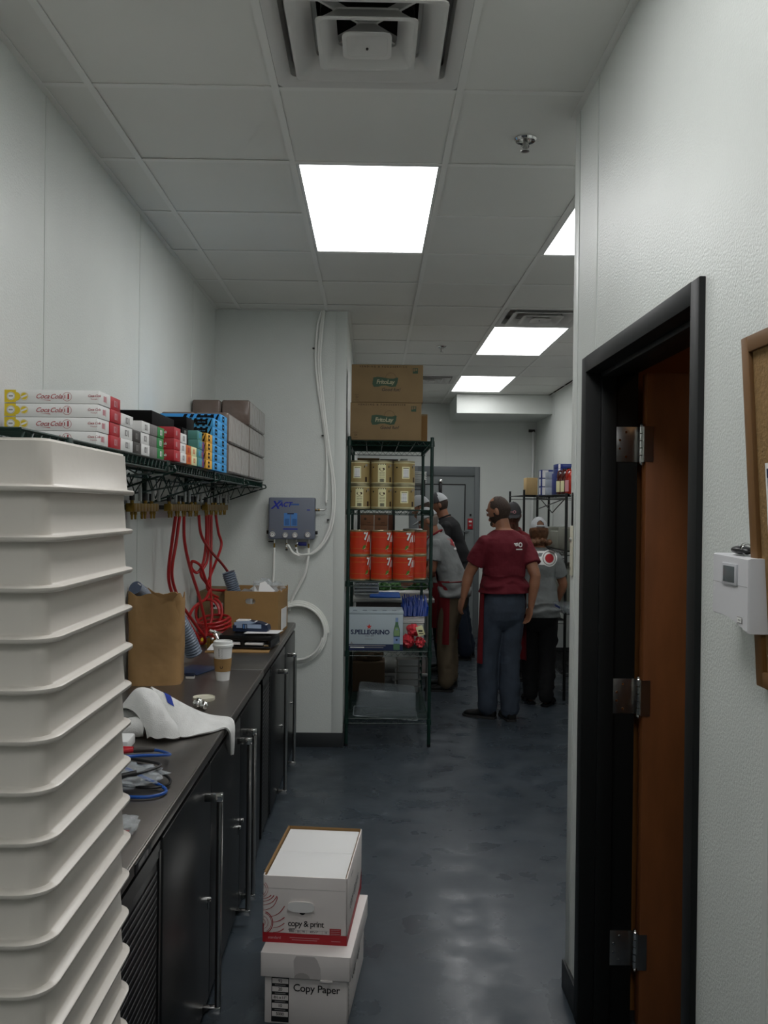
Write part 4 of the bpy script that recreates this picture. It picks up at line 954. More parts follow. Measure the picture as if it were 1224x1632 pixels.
for k in range(110):
    a = 2 * PI * k / 22; q = 1 + .08 * math.sin(k * .31); pts.append((-.955 + .095 * q * math.cos(a), 5.22 + .11 * q * math.sin(a), Z + .012 + .020 * (k / 22) + .025 * (1 + math.cos(a * 1 - 1.2)) * (k / 110)))
m.tube(pts, .0085, REDH, 9); solo(m, 'red_hose', 'coiled pile of red hose lying on the far cooler before the brown boxes', 'hose', group='red rubber hoses')

# ================================================================ paper boxes on the floor
# lower box: lid pulled over a white carton
lw, ld, lh = .272, .435, .235
t = thing('copy_paper_box', 'white lidded copy paper box standing on the floor, under the other', 'box', (-.176, 3.022, 0), rz=-.115)
m = MB(); m.box((-lw / 2, -ld / 2, 0), (lw / 2, ld / 2, .18), CARDW, .003)
M_ = frame((0, -ld / 2 - .0008, .09), FRONT)
ty = mat('lid_tape', 'c6c0be', .35)
tx = -.084
m.rect(M_, .058, .155, INKB, tx, -.0065)
rows = [('92', 'WHITENESS', .0505), ('20', 'WEIGHT', .0235), ('8½ x 11"', 'SIZE', -.0035), ('10', 'REAMS', -.0305), ('5000', 'SHEETS', -.0575)]
for s_, cap, yy in rows:
    m.rect(M_, .053, .0165, CARDW, tx, yy, .0004); m.text(s_, .0145 if len(s_) < 5 else .0125, M_ @ Matrix.Translation((tx, yy, .0008)), INKB, bold=.0002, space=.9)
    m.rect(M_, .036, .003, INKGR, tx, yy + .0135, .0004)
m.text('Copy Paper', .034, M_ @ Matrix.Translation((.036, .031, .0004)), INKB, bold=.0003, space=.95)
M2 = frame((lw / 2 + .0008, 0, .09), RIGHT); m.text('Copy Paper', .045, M2 @ Matrix.Translation((.0, .02, .0)), INKB, bold=.0004)
for k in range(9): m.rect(M2 @ Matrix.Translation((-.185, .06 - .017 * k, .0004)) @ Matrix.Rotation(.7, 4, 'Z'), .022, .006, INKB)
m.build('carton', t)
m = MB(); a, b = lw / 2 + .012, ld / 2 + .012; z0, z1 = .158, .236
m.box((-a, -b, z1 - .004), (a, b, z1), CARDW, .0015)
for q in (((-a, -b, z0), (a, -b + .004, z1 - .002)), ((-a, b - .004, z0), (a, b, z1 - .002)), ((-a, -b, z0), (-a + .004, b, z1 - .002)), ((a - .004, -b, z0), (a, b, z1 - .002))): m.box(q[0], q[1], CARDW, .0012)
# rounded tape flap; darker half disc paints a thumb notch's shade on the lid
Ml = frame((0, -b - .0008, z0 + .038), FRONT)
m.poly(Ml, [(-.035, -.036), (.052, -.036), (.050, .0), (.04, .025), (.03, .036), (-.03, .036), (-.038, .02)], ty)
m.poly(Ml, [(-.022 + .026 * math.cos(PI * k / 12) + .012, -.036 + .018 * math.sin(PI * k / 12)) for k in range(13)], mat('notch_shade_card', 'a8a29f', .6), .0005)
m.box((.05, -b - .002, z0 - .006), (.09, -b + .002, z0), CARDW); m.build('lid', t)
# upper box: open, with reams inside
uw, ud, uh = .283, .44, .222; UZ = .2365
t = thing('copy_paper_box', 'open white and red paper box full of blank paper, on top of the lidded one', 'box', (-.190, 3.085, UZ), rz=-.095)
m = MB(); th = .0045
a, b = uw / 2, ud / 2
for q in (((-a, -b, 0), (a, -b + th, uh)), ((-a, b - th, 0), (a, b, uh + .004)), ((-a, -b, 0), (-a + th, b, uh + .002)), ((a - th, -b, 0), (a, b, uh + .001))): m.box(q[0], q[1], CARDW, .0012)
m.box((-a, -b, 0), (a, b, .004), CARDW)
# kraft inner faces and torn rims
for q in (((-a + th, -b + th, .18), (-a + th + .0015, b - th, uh + .003)), ((-a + th, b - th - .0015, .18), (a - th, b - th, uh + .006)), ((a - th - .0015, -b + th, .18), (a - th, b - th, uh + .001)), ((-a - .0006, -b + .02, uh - .004), (-a + th, b, uh + .0045))): m.box(q[0], q[1], KRAFTD)
M_ = frame((0, -b - .0007, uh / 2), FRONT)
m.rect(M_, uw, .033, INKR, 0, -uh / 2 + .0165)
m.text('standard', .0125, M_ @ Matrix.Translation((-a + .04, -uh / 2 + .0165, .0004)), PINK, bold=.0002)
m.rect(M_, .10, .002, PINK, .0, -uh / 2 + .019, .0004); m.rect(M_, .085, .002, PINK, .0, -uh / 2 + .012, .0004); m.rect(M_, .03, .002, PINK, .105, -uh / 2 + .013, .0004)
m.text('copy & print', .0285, M_ @ Matrix.Translation((.004, -.045, .0004)), INKB, space=.86, bold=.0002); m.text('paper', .011, M_ @ Matrix.Translation((-.042, -.062, .0004)), INKB, space=.9)
m.text('letter', .005, M_ @ Matrix.Translation((-.047, -.071, .0004)), INKB) if False else m.rect(M_, .012, .0015, INKGR, -.05, -.0665, .0004)
m.rect(M_, .135, .0007, INKGR, .014, -.066, .0004)
MG = mat('mid_ink', '55525a', .6)
for s_, x in (('5000', -.046), ('20', -.0225), ('92', -.003), ('8.5" x 11"', .032), ('20', .069)):
    pass
for s_, x, sz in (('5000', -.044, .0085), ('20', -.021, .0085), ('92', -.003, .0085), ('8.5"x11"', .032, .008), ('10', .071, .0085)):
    m.text(s_, sz, M_ @ Matrix.Translation((x, -.0705 + .0, .0004)), MG, bold=.0002)
for x in (-.031, -.012, .007, .059): m.rect(M_, .0006, .011, INKGR, x, -.0715, .0004)
m.rect(M_, .038, .021, INKR, .103, -.0665, .0004)
for yy in (-.060, -.0665, -.073): m.rect(M_, .030, .0022, PINK, .103, yy, .0008)
# red arcs: two radiating circle motifs on the left
def clip_arc(cx, cy, r, a0, a1, wd, mt, n=10):
    V = []; 
    for k in range(n + 1):
        q = math.radians(a0 + (a1 - a0) * k / n); x0, y0_, x1, y1_ = cx + r * math.cos(q), cy + r * math.sin(q), cx + (r + wd) * math.cos(q), cy + (r + wd) * math.sin(q)
        V.append((x0, y0_, x1, y1_))
    for p, q in zip(V, V[1:]):
        if min(p[0], q[0], p[2], q[2]) < -a + .0005: continue
        m.add([(p[0], p[1], .0004), (p[2], p[3], .0004), (q[2], q[3], .0004), (q[0], q[1], .0004)], [(0, 1, 2, 3)], mt, M_)
cx, cy = -a - .004, -.046
for r, wd in ((.012, .001), (.022, .0008), (.033, .0012), (.037, .002)): clip_arc(cx, cy, r, -60, 70, wd * 1.3, INKR, 26)
m.poly(M_, [(-a, -uh / 2 + .033), (-a + .004, -uh / 2 + .033), (-a + .004, -.05), (-a, -.046)], INKDR, .0004)
def ray(p, q, bend, wd, mt):
    n = 8; V = []
    for k in range(n + 1):
        u = k / n; x = p[0] + (q[0] - p[0]) * u; y = p[1] + (q[1] - p[1]) * u; dx, dy = q[0] - p[0], q[1] - p[1]; L_ = math.hypot(dx, dy); o_ = bend * math.sin(PI * u)
        x += -dy / L_ * o_; y += dx / L_ * o_; ww = wd * (.4 + .6 * u); V.append((x - dy / L_ * ww, y + dx / L_ * ww, x + dy / L_ * ww, y - dx / L_ * ww))
    for p_, q_ in zip(V, V[1:]): m.add([(p_[0], p_[1], .0004), (p_[2], p_[3], .0004), (q_[2], q_[3], .0004), (q_[0], q_[1], .0004)], [(0, 1, 2, 3)], mt, M_)
for (p, q, bd) in (((-.120, -.028), (-.068, .012), -.008), ((-.110, -.044), (-.068, -.026), -.004), ((-.106, -.062), (-.068, -.045), -.004), ((-.106, -.077), (-.07, -.064), -.004),
                   ((-a + .001, .012), (-.094, .044), -.008), ((-a + .001, -.006), (-.092, .040), -.012), ((-a + .001, .024), (-.104, .046), -.005), ((-a + .001, .034), (-.114, .046), -.003)): ray(p, q, bd, .0015, INKR)
for r in (.0, .006): clip_arc(-a - .012, .065, .022 + r, -60, 50, .0014, INKR, 18)
# hand-hole flap sticking out, fold line
m.rect(M_, uw - .012, .0008, INKGR, 0, uh / 2 - .041, .0003)
pill = [(-.012 + .046 * math.copysign(abs(math.cos(q)) ** .6, math.cos(q)), .013 + .018 * math.copysign(abs(math.sin(q)) ** .8, math.sin(q))) for q in [2 * PI * k / 30 for k in range(30)]]
m.loft([[M_ @ Vector((x, y, z)) for x, y in pill] for z in (.0006, .007)], CARDW)
m.poly(M_, [(-.012 + (x + .012) * .98, .013 + (y - .013) * .98) for x, y in pill], PAPER, .0072)
m.disc(M_, .011, INKB, -.008, -.004, .0005)  # black disc paints the shadow beneath the flap
M2 = frame((a + .0007, 0, uh / 2), RIGHT); m.rect(M2, ud, .033, INKR, 0, -uh / 2 + .0165); m.text('copy & print', .05, M2 @ Matrix.Translation((-.02, -.01, .0003)), MG)
m.rect(M2, .06, .004, MG, -.1, .08, .0003); m.poly(M2, [(.15, -uh / 2 + .03), (.21, -uh / 2 + .03), (.215, -.03), (.20, -.04), (.18, -.06)], INKR, .0003)
m.build('carton', t)
m = MB(); m.box((-a + .009, -b + .006, .008), (a - .009, -.002, uh - .004), PAPER, .001); m.box((-a + .009, .0, .008), (a - .009, b - .008, uh - .0045), PAPER, .001)
solo(m, 'paper_reams', 'white blank reams of paper filling the open upper box', 'paper', tuple(t.location), rz=-.095)

# ================================================================ gas blender box and white tubing on the chase wall
RY = YB; rx0, rx1, rz0, rz1 = -.722, -.402, 1.462, 1.752
t = thing('regulator_box', 'slate grey metal box with four round gauges on the white partition', 'control box', ((rx0 + rx1) / 2, RY, (rz0 + rz1) / 2)); og = tuple(t.location)
m = MB(og); m.box((rx0, RY - .10, rz0), (rx1, RY - .002, rz1), REGBOX, .010, seg=3)
for x in (rx0 - .018, rx1 - .012): m.box((x, RY - .06, rz0 + .035), (x + .03, RY - .035, rz0 + .06), BLKCAB, .003)
M_ = frame((0, RY - .1008, 0), FRONT)
m.text('X', .075, M_ @ Matrix.Translation((rx0 + .045, rz1 - .055, 0)), mat('royal_ink', '1d2fa0', .5), shear=.3, bold=.002); m.text('ACT', .045, M_ @ Matrix.Translation((rx0 + .112, rz1 - .050, 0)), mat('royal_ink', '1d2fa0', .5), shear=.3, bold=.0014)
m.text('blend', .034, M_ @ Matrix.Translation((rx0 + .185, rz1 - .048, 0)), mat('dim_blue_ink', '44557f', .5), shear=.3) if False else m.rect(M_, .06, .012, mat('dim_blue_ink', '44639c', .5), rx0 + .18, rz1 - .048)
m.rect(M_, .03, .008, mat('dim_blue_ink', '44639c', .5), rx0 + .08, rz1 - .024)
m.rect(M_, .092, .088, SKYDEC, rx0 + .152, rz1 - .152); m.rect(M_, .006, .088, REGBOX, rx0 + .152, rz1 - .152, .0003)
for x in (-.025, .027): m.rect(M_, .03, .045, mat('darker_blue_sticker', '3e6aa5', .4), rx0 + .152 + x, rz1 - .17, .0004); 
m.rect(M_, .045, .008, NAVY, rx0 + .152, rz1 - .112, .0005); m.rect(M_, .10, .008, mat('royal_ink', '1d2fa0', .5), rx0 + .152, rz0 + .072)
m.rect(M_, .022, .006, mat('royal_ink', '1d2fa0', .5), rx1 - .045, rz1 - .085); m.rect(M_, .02, .004, MIDGREY, rx0 + .03, rz0 + .068); m.rect(M_, .025, .004, MIDGREY, rx1 - .055, rz0 + .068)
m.build('housing', t)
for x in (.030, .118, .184, .272):
    m = MB(og); c = (rx0 + x, RY - .10, rz0 + .035 - (.004 if .1 < x < .2 else 0)); 
    m.tube([c, (c[0], c[1] - .012, c[2])], .019, CHROME, 22); m.disc(frame((c[0], c[1] - .0124, c[2]), FRONT), .0165, PAPER)
    Mg = frame((c[0], c[1] - .0128, c[2]), FRONT); m.ring(Mg, .011, .014, INKB, -.6, PI + .6, 18); m.rect(Mg @ Matrix.Rotation(.8, 4, 'Z'), .018, .0016, INKB); m.disc(Mg, .0025, INKB, z=.0003); m.build('gauge', t)
for x in (.036, .122, .188, .275):
    m = MB(og); m.cyl((rx0 + x, RY - .05, rz0), (rx0 + x, RY - .05, rz0 - .03), .008, STEEL, 8); m.cyl((rx0 + x, RY - .05, rz0 - .03), (rx0 + x, RY - .05, rz0 - .065), .006, BRASS, 8); m.cyl((rx0 + x, RY - .05, rz0 - .07), (rx0 + x, RY - .05, rz0 - .078), .008, BLKCAB, 8)
    if x in (.036,): m.box((rx0 - .005, RY - .055, rz0 - .022), (rx0 + .04, RY - .045, rz0 - .014), BLKCAB)
    m.build('barb_fitting', t)
m = MB(og); m.box((rx0 + .205, RY - .065, rz0 - .045), (rx0 + .262, RY - .035, rz0 - .018), mat('navy_lever', '20256a', .35), .004); m.ball((rx0 + .195, RY - .05, rz0 - .03), .014, CHROME, 10); m.build('shut_off_lever', t)
m = MB(og); m.cyl((rx1 - .005, RY - .05, rz1 - .085), (rx1 + .03, RY - .05, rz1 - .085), .009, BRASS, 8); m.tube(curve([(rx1 + .03, RY - .05, rz1 - .085), (rx1 + .06, RY - .05, rz1 - .085), (rx1 + .075, RY - .045, rz1 - .07)], 5), .006, STEEL, 8); m.cyl((rx1 + .008, RY - .05, rz1 - .085), (rx1 + .02, RY - .05, rz1 - .085), .012, STEEL, 6); m.build('side_fitting', t)
def wtube(pts, lbl, r=.0062):
    r *= 1.3; m = MB(); m.tube(curve(pts, 10), r, WHITEH, 10); solo(m, 'white_tube', lbl, 'tube', group='white plastic gas tubes')
y = RY - .05
wtube([(-.375, RY - .02, H), (-.405, RY - .02, 2.95), (-.415, RY - .02, 2.72), (-.395, RY - .02, 2.52), (-.36, RY - .02, 2.30), (-.333, RY - .02, 2.10), (-.328, RY - .02, 1.9), (-.328, RY - .04, 1.72)], 'white tube ending at the side fitting of the grey gauge box')
wtube([(-.365, RY - .025, H), (-.385, RY - .025, 2.9), (-.395, RY - .025, 2.7), (-.365, RY - .025, 2.4), (-.325, RY - .025, 2.12), (-.29, RY - .025, 1.9), (-.283, RY - .025, 1.7), (-.295, RY - .03, 1.58), (-.34, RY - .035, 1.46), (-.41, RY - .045, 1.375), (-.48, RY - .05, 1.345), (-.55, RY - .055, 1.365), (-.59, RY - .055, 1.42), (-.60, y, 1.465), (-.60, y, rz0 - .055)][:-2] + [(-.60, y, rz0 - .055)], 'outer white tube swinging round under the grey gauge box', .0066)
wtube([(-.355, RY - .03, H), (-.375, RY - .03, 2.88), (-.382, RY - .03, 2.68), (-.35, RY - .03, 2.38), (-.312, RY - .03, 2.1), (-.275, RY - .03, 1.88), (-.27, RY - .03, 1.7), (-.285, RY - .04, 1.56), (-.33, RY - .045, 1.45), (-.40, RY - .055, 1.375), (-.47, RY - .06, 1.355), (-.52, y, 1.36), (-.534, y, rz0 - .055)], 'inner white tube ending under the blue valve of the gauge box', .0062)
wtube([(-.686, y, rz0 - .06), (-.686, y, 1.35), (-.69, RY - .04, 1.22), (-.70, RY - .04, 1.08), (-.72, RY - .04, .95)], 'short white tube hanging straight down from the left gauge fitting')
wtube([(-.447, y, rz0 - .06), (-.45, y, 1.33), (-.47, RY - .05, 1.22), (-.52, RY - .04, 1.12), (-.56, RY - .03, 1.04), (-.58, RY - .02, .96)], 'white tube curving left from the right gauge fitting into the tube coil', .0075)
m = MB(); pts = []
for k in range(3 * 36):
    a = 2 * PI * k / 36; t_ = k / 36; rr_ = .215 - .012 * t_; pts.append((-.52 + (rr_ - .0 ) * math.cos(a), RY - .022 - .013 * t_, .808 + (rr_ + .005) * math.sin(a)))
m.tube(pts, .0088, WHITEH, 9); solo(m, 'white_tube', 'big round coil of white tube hung on the wall behind the cooler end', 'tube', group='white plastic gas tubes')
for x, z in ((-.43, 2.80), (-.36, 2.19), (-.327, 1.735), (-.315, 1.60)):
    m = MB(); m.box((-.008, -.03, -.004), (.008, 0, .004), BLKCAB, .002); solo(m, 'cable_clip', {2.80: 'topmost', 2.19: 'second', 1.735: 'third', 1.60: 'lowest'}[z] + ' small black clip pinning the white tubes to the partition', 'clip', (x, RY, z), 'small black tube clips')

# ================================================================ green wire shelving unit
UX0, UX1, UY0, UY1, UH = -.172, .413, 6.10, 7.22, 2.185
t = thing('wire_shelving_unit', 'tall dark green wire shelving unit with cans and boxes beside the partition', 'shelving', ((UX0 + UX1) / 2, (UY0 + UY1) / 2, 0)); og = tuple(t.location)
for x in (UX0, UX1):
    for y in (UY0, UY1):
        m = MB(og); m.tube([(x, y, .02), (x, y, UH)], .0127, GREENW, 14); m.tube([(x, y, 0), (x, y, .012), (x, y, .03)], [.012, .014, .009], BLKCAB, 12)
        m.lathe([(.0127, UH), (.013, UH + .004), (.001, UH + .008)], GREENW, 14, c=(x, y, 0))
        for k in range(40): m.tube([(x, y, .10 + k * .0508), (x, y, .1015 + k * .0508)], .0131, GREENW, 12) if y == UY0 else None
        m.build('post', t)
USH = [2.160, 1.672, 1.165, .672, .195]
for z in USH:
    m = MB(og); a0, a1, b0, b1 = UX0 + .0, UX1 - .0, UY0, UY1
    for zz in (z, z - .032):
        for p, q in (((a0, b0), (a1, b0)), ((a0, b1), (a1, b1)), ((a0, b0), (a0, b1)), ((a1, b0), (a1, b1))): m.tube([(p[0], p[1], zz), (q[0], q[1], zz)], .0034, GREENW, 6)
    for (p, q) in (((a0, b0), (a1, b0)), ((a0, b1), (a1, b1)), ((a1, b0), (a1, b1)), ((a0, b0), (a0, b1))):
        L_ = math.hypot(q[0] - p[0], q[1] - p[1]); n = int(L_ / .045) * 2; m.tube([(p[0] + (q[0] - p[0]) * k / n, p[1] + (q[1] - p[1]) * k / n, z - .002 if k % 2 else z - .030) for k in range(n + 1)], .0022, GREENW, 5)
    n = int((b1 - b0) / .0254)
    for k in range(1, n): y = b0 + (b1 - b0) * k / n; m.tube([(a0, y, z + .002), (a1, y, z + .002)], .0019, GREENW, 4, caps=False)
    for k in (1, 2, 3, 4): x = a0 + (a1 - a0) * k / 5; m.tube([(x, b0, z - .004), (x, b1, z - .004)], .003, GREENW, 6)
    for x in (a0, a1):
        for y in (b0, b1): m.tube([(x, y, z - .036), (x, y, z + .004)], [.0185, .016], GREENW, 12)
    m.build('wire_shelf', t)
GRP = 'things on the green wire shelving'
# snack cartons
def snack_box(x0, y0, z0, w_, d_, h_, lbl):
    m = MB((x0 + w_ / 2, y0 + d_ / 2, z0)); m.box((x0, y0, z0), (x0 + w_, y0 + d_, z0 + h_), KRAFT2, .003)
    M_ = frame((x0 + w_ / 2, y0 - .0006, z0 + h_ / 2), FRONT)
    m.box((x0 + .003, y0 - .0004, z0 + .0035), (x0 + w_ - .003, y0, z0 + .0045), INKBR)
    m.text('VENDING & FOODSERVICE', .0175, M_ @ Matrix.Translation((-.03, h_ / 2 - .015, 0)), INKBR, space=1.7, bold=.0005)
    cx, cy = -.01, .012
    top = [(-.09, .03), (-.06, .036), (-.02, .031), (.02, .024), (.055, .024), (.078, .032), (.086, .028)]
    bot = [(.082, -.004), (.07, -.032), (.04, -.036), (.0, -.026), (-.03, -.027), (-.055, -.035), (-.085, -.036), (-.096, -.015)]
    m.poly(M_, [(x + cx, y + cy) for x, y in reversed(top + bot)], INKG, .0003) if False else m.poly(M_, [(x + cx, y + cy) for x, y in (bot + top)[::-1]][::-1], INKG, .0003)
    m.ring(M_, .036, .0375, INKBR, 0, PI, 20, cx + .035, cy + .028, .0002)
    m.text('FritoLay', .042, M_ @ Matrix.Translation((cx - .004, cy - .001, .0007)), mat('pale_khaki_ink', 'a9a283', .6), shear=.15, bold=.0006, space=.92)
    m.text('Good fun!', .032, M_ @ Matrix.Translation((cx + .035, cy - .055, .0003)), INKB, shear=.25, bold=.0004)
    m.rect(M_, .036, .038, INKG, w_ / 2 - .055, h_ / 2 - .042, .0003); m.rect(M_, .010, .020, KRAFT2, w_ / 2 - .064, h_ / 2 - .036, .0006); m.rect(M_, .012, .014, KRAFT2, w_ / 2 - .048, h_ / 2 - .034, .0006)
    m.ring(M_, .008, .012, INKBR, cx=-w_ / 2 + .038, cy=-h_ / 2 + .036, z=.0003, n=3); m.rect(M_, .03, .002, INKBR, -w_ / 2 + .038, -h_ / 2 + .055, .0003); m.rect(M_, .03, .002, INKBR, -w_ / 2 + .038, -h_ / 2 + .016, .0003)
    return solo(m, 'snack_carton', lbl, 'carton', (x0 + w_ / 2, y0 + d_ / 2, z0), 'printed brown snack cartons')
snack_box(-.168, 6.11, USH[0] + .006, .502, .38, .266, 'lower printed brown snack carton on top of the green shelving')
snack_box(-.163, 6.11, USH[0] + .273, .506, .38, .268, 'upper printed brown snack carton, topmost on the green shelving')
m = MB(); m.box((-.19, -.2, 0), (.19, .2, .235), KRAFT2, .003); m.box((.10, -.2012, .02), (.188, -.2, .22), KRAFTD)
solo(m, 'plain_carton', 'plain brown carton peeking out behind the lower snack carton', 'carton', (.215, 6.74, USH[0] + .006))
# tan number ten cans
def tan_can(c, z, kind, turn, lbl, withtext=True):
    m = MB(); R_, h_ = .0785, .172
    m.lathe([(.001, .004), (R_ - .003, .003), (R_ - .002, 0), (R_ + .0008, 0), (R_ + .0008, .004), (R_ - .001, .0055), (R_ - .001, .0105)], CANRIM, 32, cap1=False)
    m.lathe([(R_ - .001, .0105), (R_ - .001, h_ - .0105)], TANCAN, 32, cap0=False, cap1=False)
    for zz in (.012, h_ - .017): m.lathe([(R_ - .0006, zz), (R_ - .0006, zz + .005)], CREAM, 32, cap0=False, cap1=False); 
    for zz in (.010, h_ - .011): m.lathe([(R_ - .0007, zz), (R_ - .0007, zz + .002)], INKB, 32, cap0=False, cap1=False)
    m.lathe([(R_ - .001, h_ - .0105), (R_ - .001, h_ - .0055), (R_ + .0008, h_ - .004), (R_ + .0008, h_), (R_ - .002, h_), (R_ - .003, h_ - .003), (.001, h_ - .004)], CANRIM, 32, cap0=False)
    def patch(a0, a1, z0, z1, mt, e=.0004, n=6):
        V = []
        for k in range(n + 1):
            a = a0 + (a1 - a0) * k / n; V += [((R_ + e) * math.sin(a), -(R_ + e) * math.cos(a), z0), ((R_ + e) * math.sin(a), -(R_ + e) * math.cos(a), z1)]
        m.add(V, [(2 * k, 2 * k + 2, 2 * k + 3, 2 * k + 1) for k in range(n)], mt)
    if kind == 0:
        patch(turn - .36, turn + .36, .045, .13, CREAM); patch(turn - .26, turn + .26, .052, .115, INKW, .0006)
        for k in range(6): patch(turn - .24, turn + .24, .058 + k * .009, .0605 + k * .009, INKGR, .0008, 3)
        patch(turn - .26, turn + .26, .117, .121, INKB, .0008); patch(turn - .26, turn + .26, .053, .056, INKB, .0008)
    else:
        patch(turn - .36, turn + .36, .018, .15, CREAM); patch(turn - .2, turn + .2, .02, .043, INKB, .0006)
        for k in range(6): patch(turn - .2 + k * .07, turn - .185 + k * .07, .02, .043, CREAM, .0008, 1)
        for k in range(4): patch(turn - .24, turn + .24, .052 + k * .011, .0545 + k * .011, INKBR, .0006, 3)
        V = [((R_ + .0008) * math.sin(turn + .26 * math.cos(q)), -(R_ + .0008) * math.cos(turn + .26 * math.cos(q)), .11 + .011 * math.sin(q) * (1.3 if math.sin(q * 3) > 0 else .8)) for q in [2 * PI * k / 16 for k in range(16)]]
        m.add(V, [tuple(range(16))], INKBR)
        for a in (-.3, -.1, .1, .3): patch(turn + a - .05, turn + a + .05, .142, .149, INKB, .0006, 1)
    patch(turn + .75, turn + .98, .02, .055, INKBR, .0005); patch(turn + .62, turn + .72, .12, .135, INKB, .0005, 1); patch(turn - .98, turn - .8, .12, .13, INKB, .0005, 1); patch(turn + .78, turn + 1.0, .13, .145, INKGR, .0006, 2)
    return solo(m, 'food_can', lbl, 'can', (c[0], c[1], z), 'tan labelled food cans')
cz = USH[1] + .006
names = {0: 'left', 1: 'middle', 2: 'right'}
cx_ = [-.098, .060, .219]
for i in range(3): tan_can((cx_[i], 6.20), cz, [1, 1, 0][i], [.0, .04, .02][i], f'{names[i]} tan food can in the lower row on the second shelf')
for i in range(3): tan_can((cx_[i] - (.006 if i == 0 else 0.0), 6.20), cz + .1735, [0, 1, 0][i], [-.15, .0, .15][i], f'{names[i]} tan food can in the upper row on the second shelf')
for k, (x, y, w_, h_, mt_, nm) in enumerate(((-.04, 6.62, .17, .392, KRAFT2, 'brown carton'), (.12, 6.66, .14, .388, MIDGREY, 'grey carton'), (.235, 6.62, .055, .389, mat('pale_carton', 'a8ada8', .5), 'pale narrow carton'))):
    m = MB(); m.box((-w_ / 2, -.09, 0), (w_ / 2, .09, h_), mt_, .002); solo(m, 'stock_carton', f'{nm} standing behind the tan cans on the second shelf', 'carton', (x, y + .12, cz))
# red number ten cans
def red_can(c, z, turn, lbl):
    m = MB(); R_, h_ = .0785, .177
    m.lathe([(.001, .004), (R_ - .003, .003), (R_ - .002, 0), (R_ + .0008, 0), (R_ + .0008, .004), (R_ - .001, .0055), (R_ - .001, .009)], CANRIM, 36, cap1=False)
    m.lathe([(R_ - .001, .009)] + [(R_ - .001 - (.0007 if (k % 2 and 3 < k < 24) else 0), .009 + (h_ - .018) * k / 28) for k in range(1, 29)], REDCAN, 36, cap0=False, cap1=False)
    for zz in (.014, .046, h_ - .048, h_ - .013): m.lathe([(R_ - .0004, zz), (R_ - .0004, zz + .0018)], GOLD, 36, cap0=False, cap1=False)
    m.lathe([(R_ - .001, h_ - .009), (R_ + .0008, h_ - .004), (R_ + .0008, h_), (R_ - .002, h_), (R_ - .003, h_ - .003), (.001, h_ - .004)], CANRIM, 36, cap0=False)
    Mt = Matrix.Rotation(turn, 4, 'Z') @ Matrix(((1, 0, 0, 0), (0, 0, -1, 0), (0, 1, 0, 0), (0, 0, 0, 1)))
    m.text('7', .074, Mt @ Matrix.Translation((0, .133, 0)), INKB, bend=R_ + .0006, bold=.0052); m.text('7', .071, Mt @ Matrix.Translation((0, .133, 0)), INKW, bend=R_ + .0011, bold=.003)
    M11 = Matrix.Rotation(turn + .22, 4, 'Z') @ Matrix(((1, 0, 0, 0), (0, 0, -1, 0), (0, 1, 0, 0), (0, 0, 0, 1)))
    m.text('/', .05, M11 @ Matrix.Translation((0, .112, 0)), INKW, bend=R_ + .0011, bold=.0015)
    M11 = Matrix.Rotation(turn + .62, 4, 'Z') @ Matrix(((1, 0, 0, 0), (0, 0, -1, 0), (0, 1, 0, 0), (0, 0, 0, 1)))
    m.text('11', .064, M11 @ Matrix.Translation((0, .118, 0)), INKW, bend=R_ + .0011, bold=.0028)
    def pt(a, zz, e=.0007): return ((R_ + e) * math.sin(turn + a), -(R_ + e) * math.cos(turn + a), zz)
    leaf = [pt(-.36, .045), pt(-.28, .042), pt(-.1, .052), pt(.06, .066), pt(-.08, .074), pt(-.26, .068)]; m.add(leaf, [tuple(range(6))], mat('leaf_ink', '4f7a2c', .5))
    m.add([pt(-.38, .041, .0009), pt(-.2, .044, .0009), pt(.02, .056, .0009), pt(-.1, .053, .0009)], [(0, 1, 2, 3)], CREAM)
    m.add([pt(-.02, .062), pt(.12, .07), pt(.14, .09), pt(.06, .1), pt(.0, .085)], [(0, 1, 2, 3, 4)], mat('tomato_ink', 'c86a50', .5))
    Mw = Matrix.Rotation(turn + .12, 4, 'Z') @ Matrix(((1, 0, 0, 0), (0, 0, -1, 0), (0, 1, 0, 0), (0, 0, 0, 1)))
    m.text('Tomatoes', .014, Mw @ Matrix.Translation((0, .032, 0)), PINK, bend=R_ + .0008, shear=.3)
    return solo(m, 'tomato_can', lbl, 'can', (c[0], c[1], z), 'red tomato cans')
rz_ = USH[2] + .006
for lv in range(2):
    for i, x in enumerate((-.094, .064, .222)): red_can((x, 6.20 + .0), rz_ + lv * .1785, [(.62, .70, .44), (.95, .72, .58)][1 - lv][i], f'{["lower", "upper"][lv]} red tomato can, {["leftmost", "second from the left", "third from the left"][i]} on the third shelf')
    red_can((.318, 6.325), rz_ + lv * .1785, 1.9, f'{["lower", "upper"][lv]} red tomato can set back at the right post of the third shelf')
m = MB(); m.lathe([(.001, 0), (.07, 0), (.074, .008), (.066, .012), (.001, .01)], STEEL, 28); solo(m, 'can_lid', 'loose silver lid lying on the right red tomato cans', 'lid', (.29, 6.28, rz_ + .1785 + .1775))
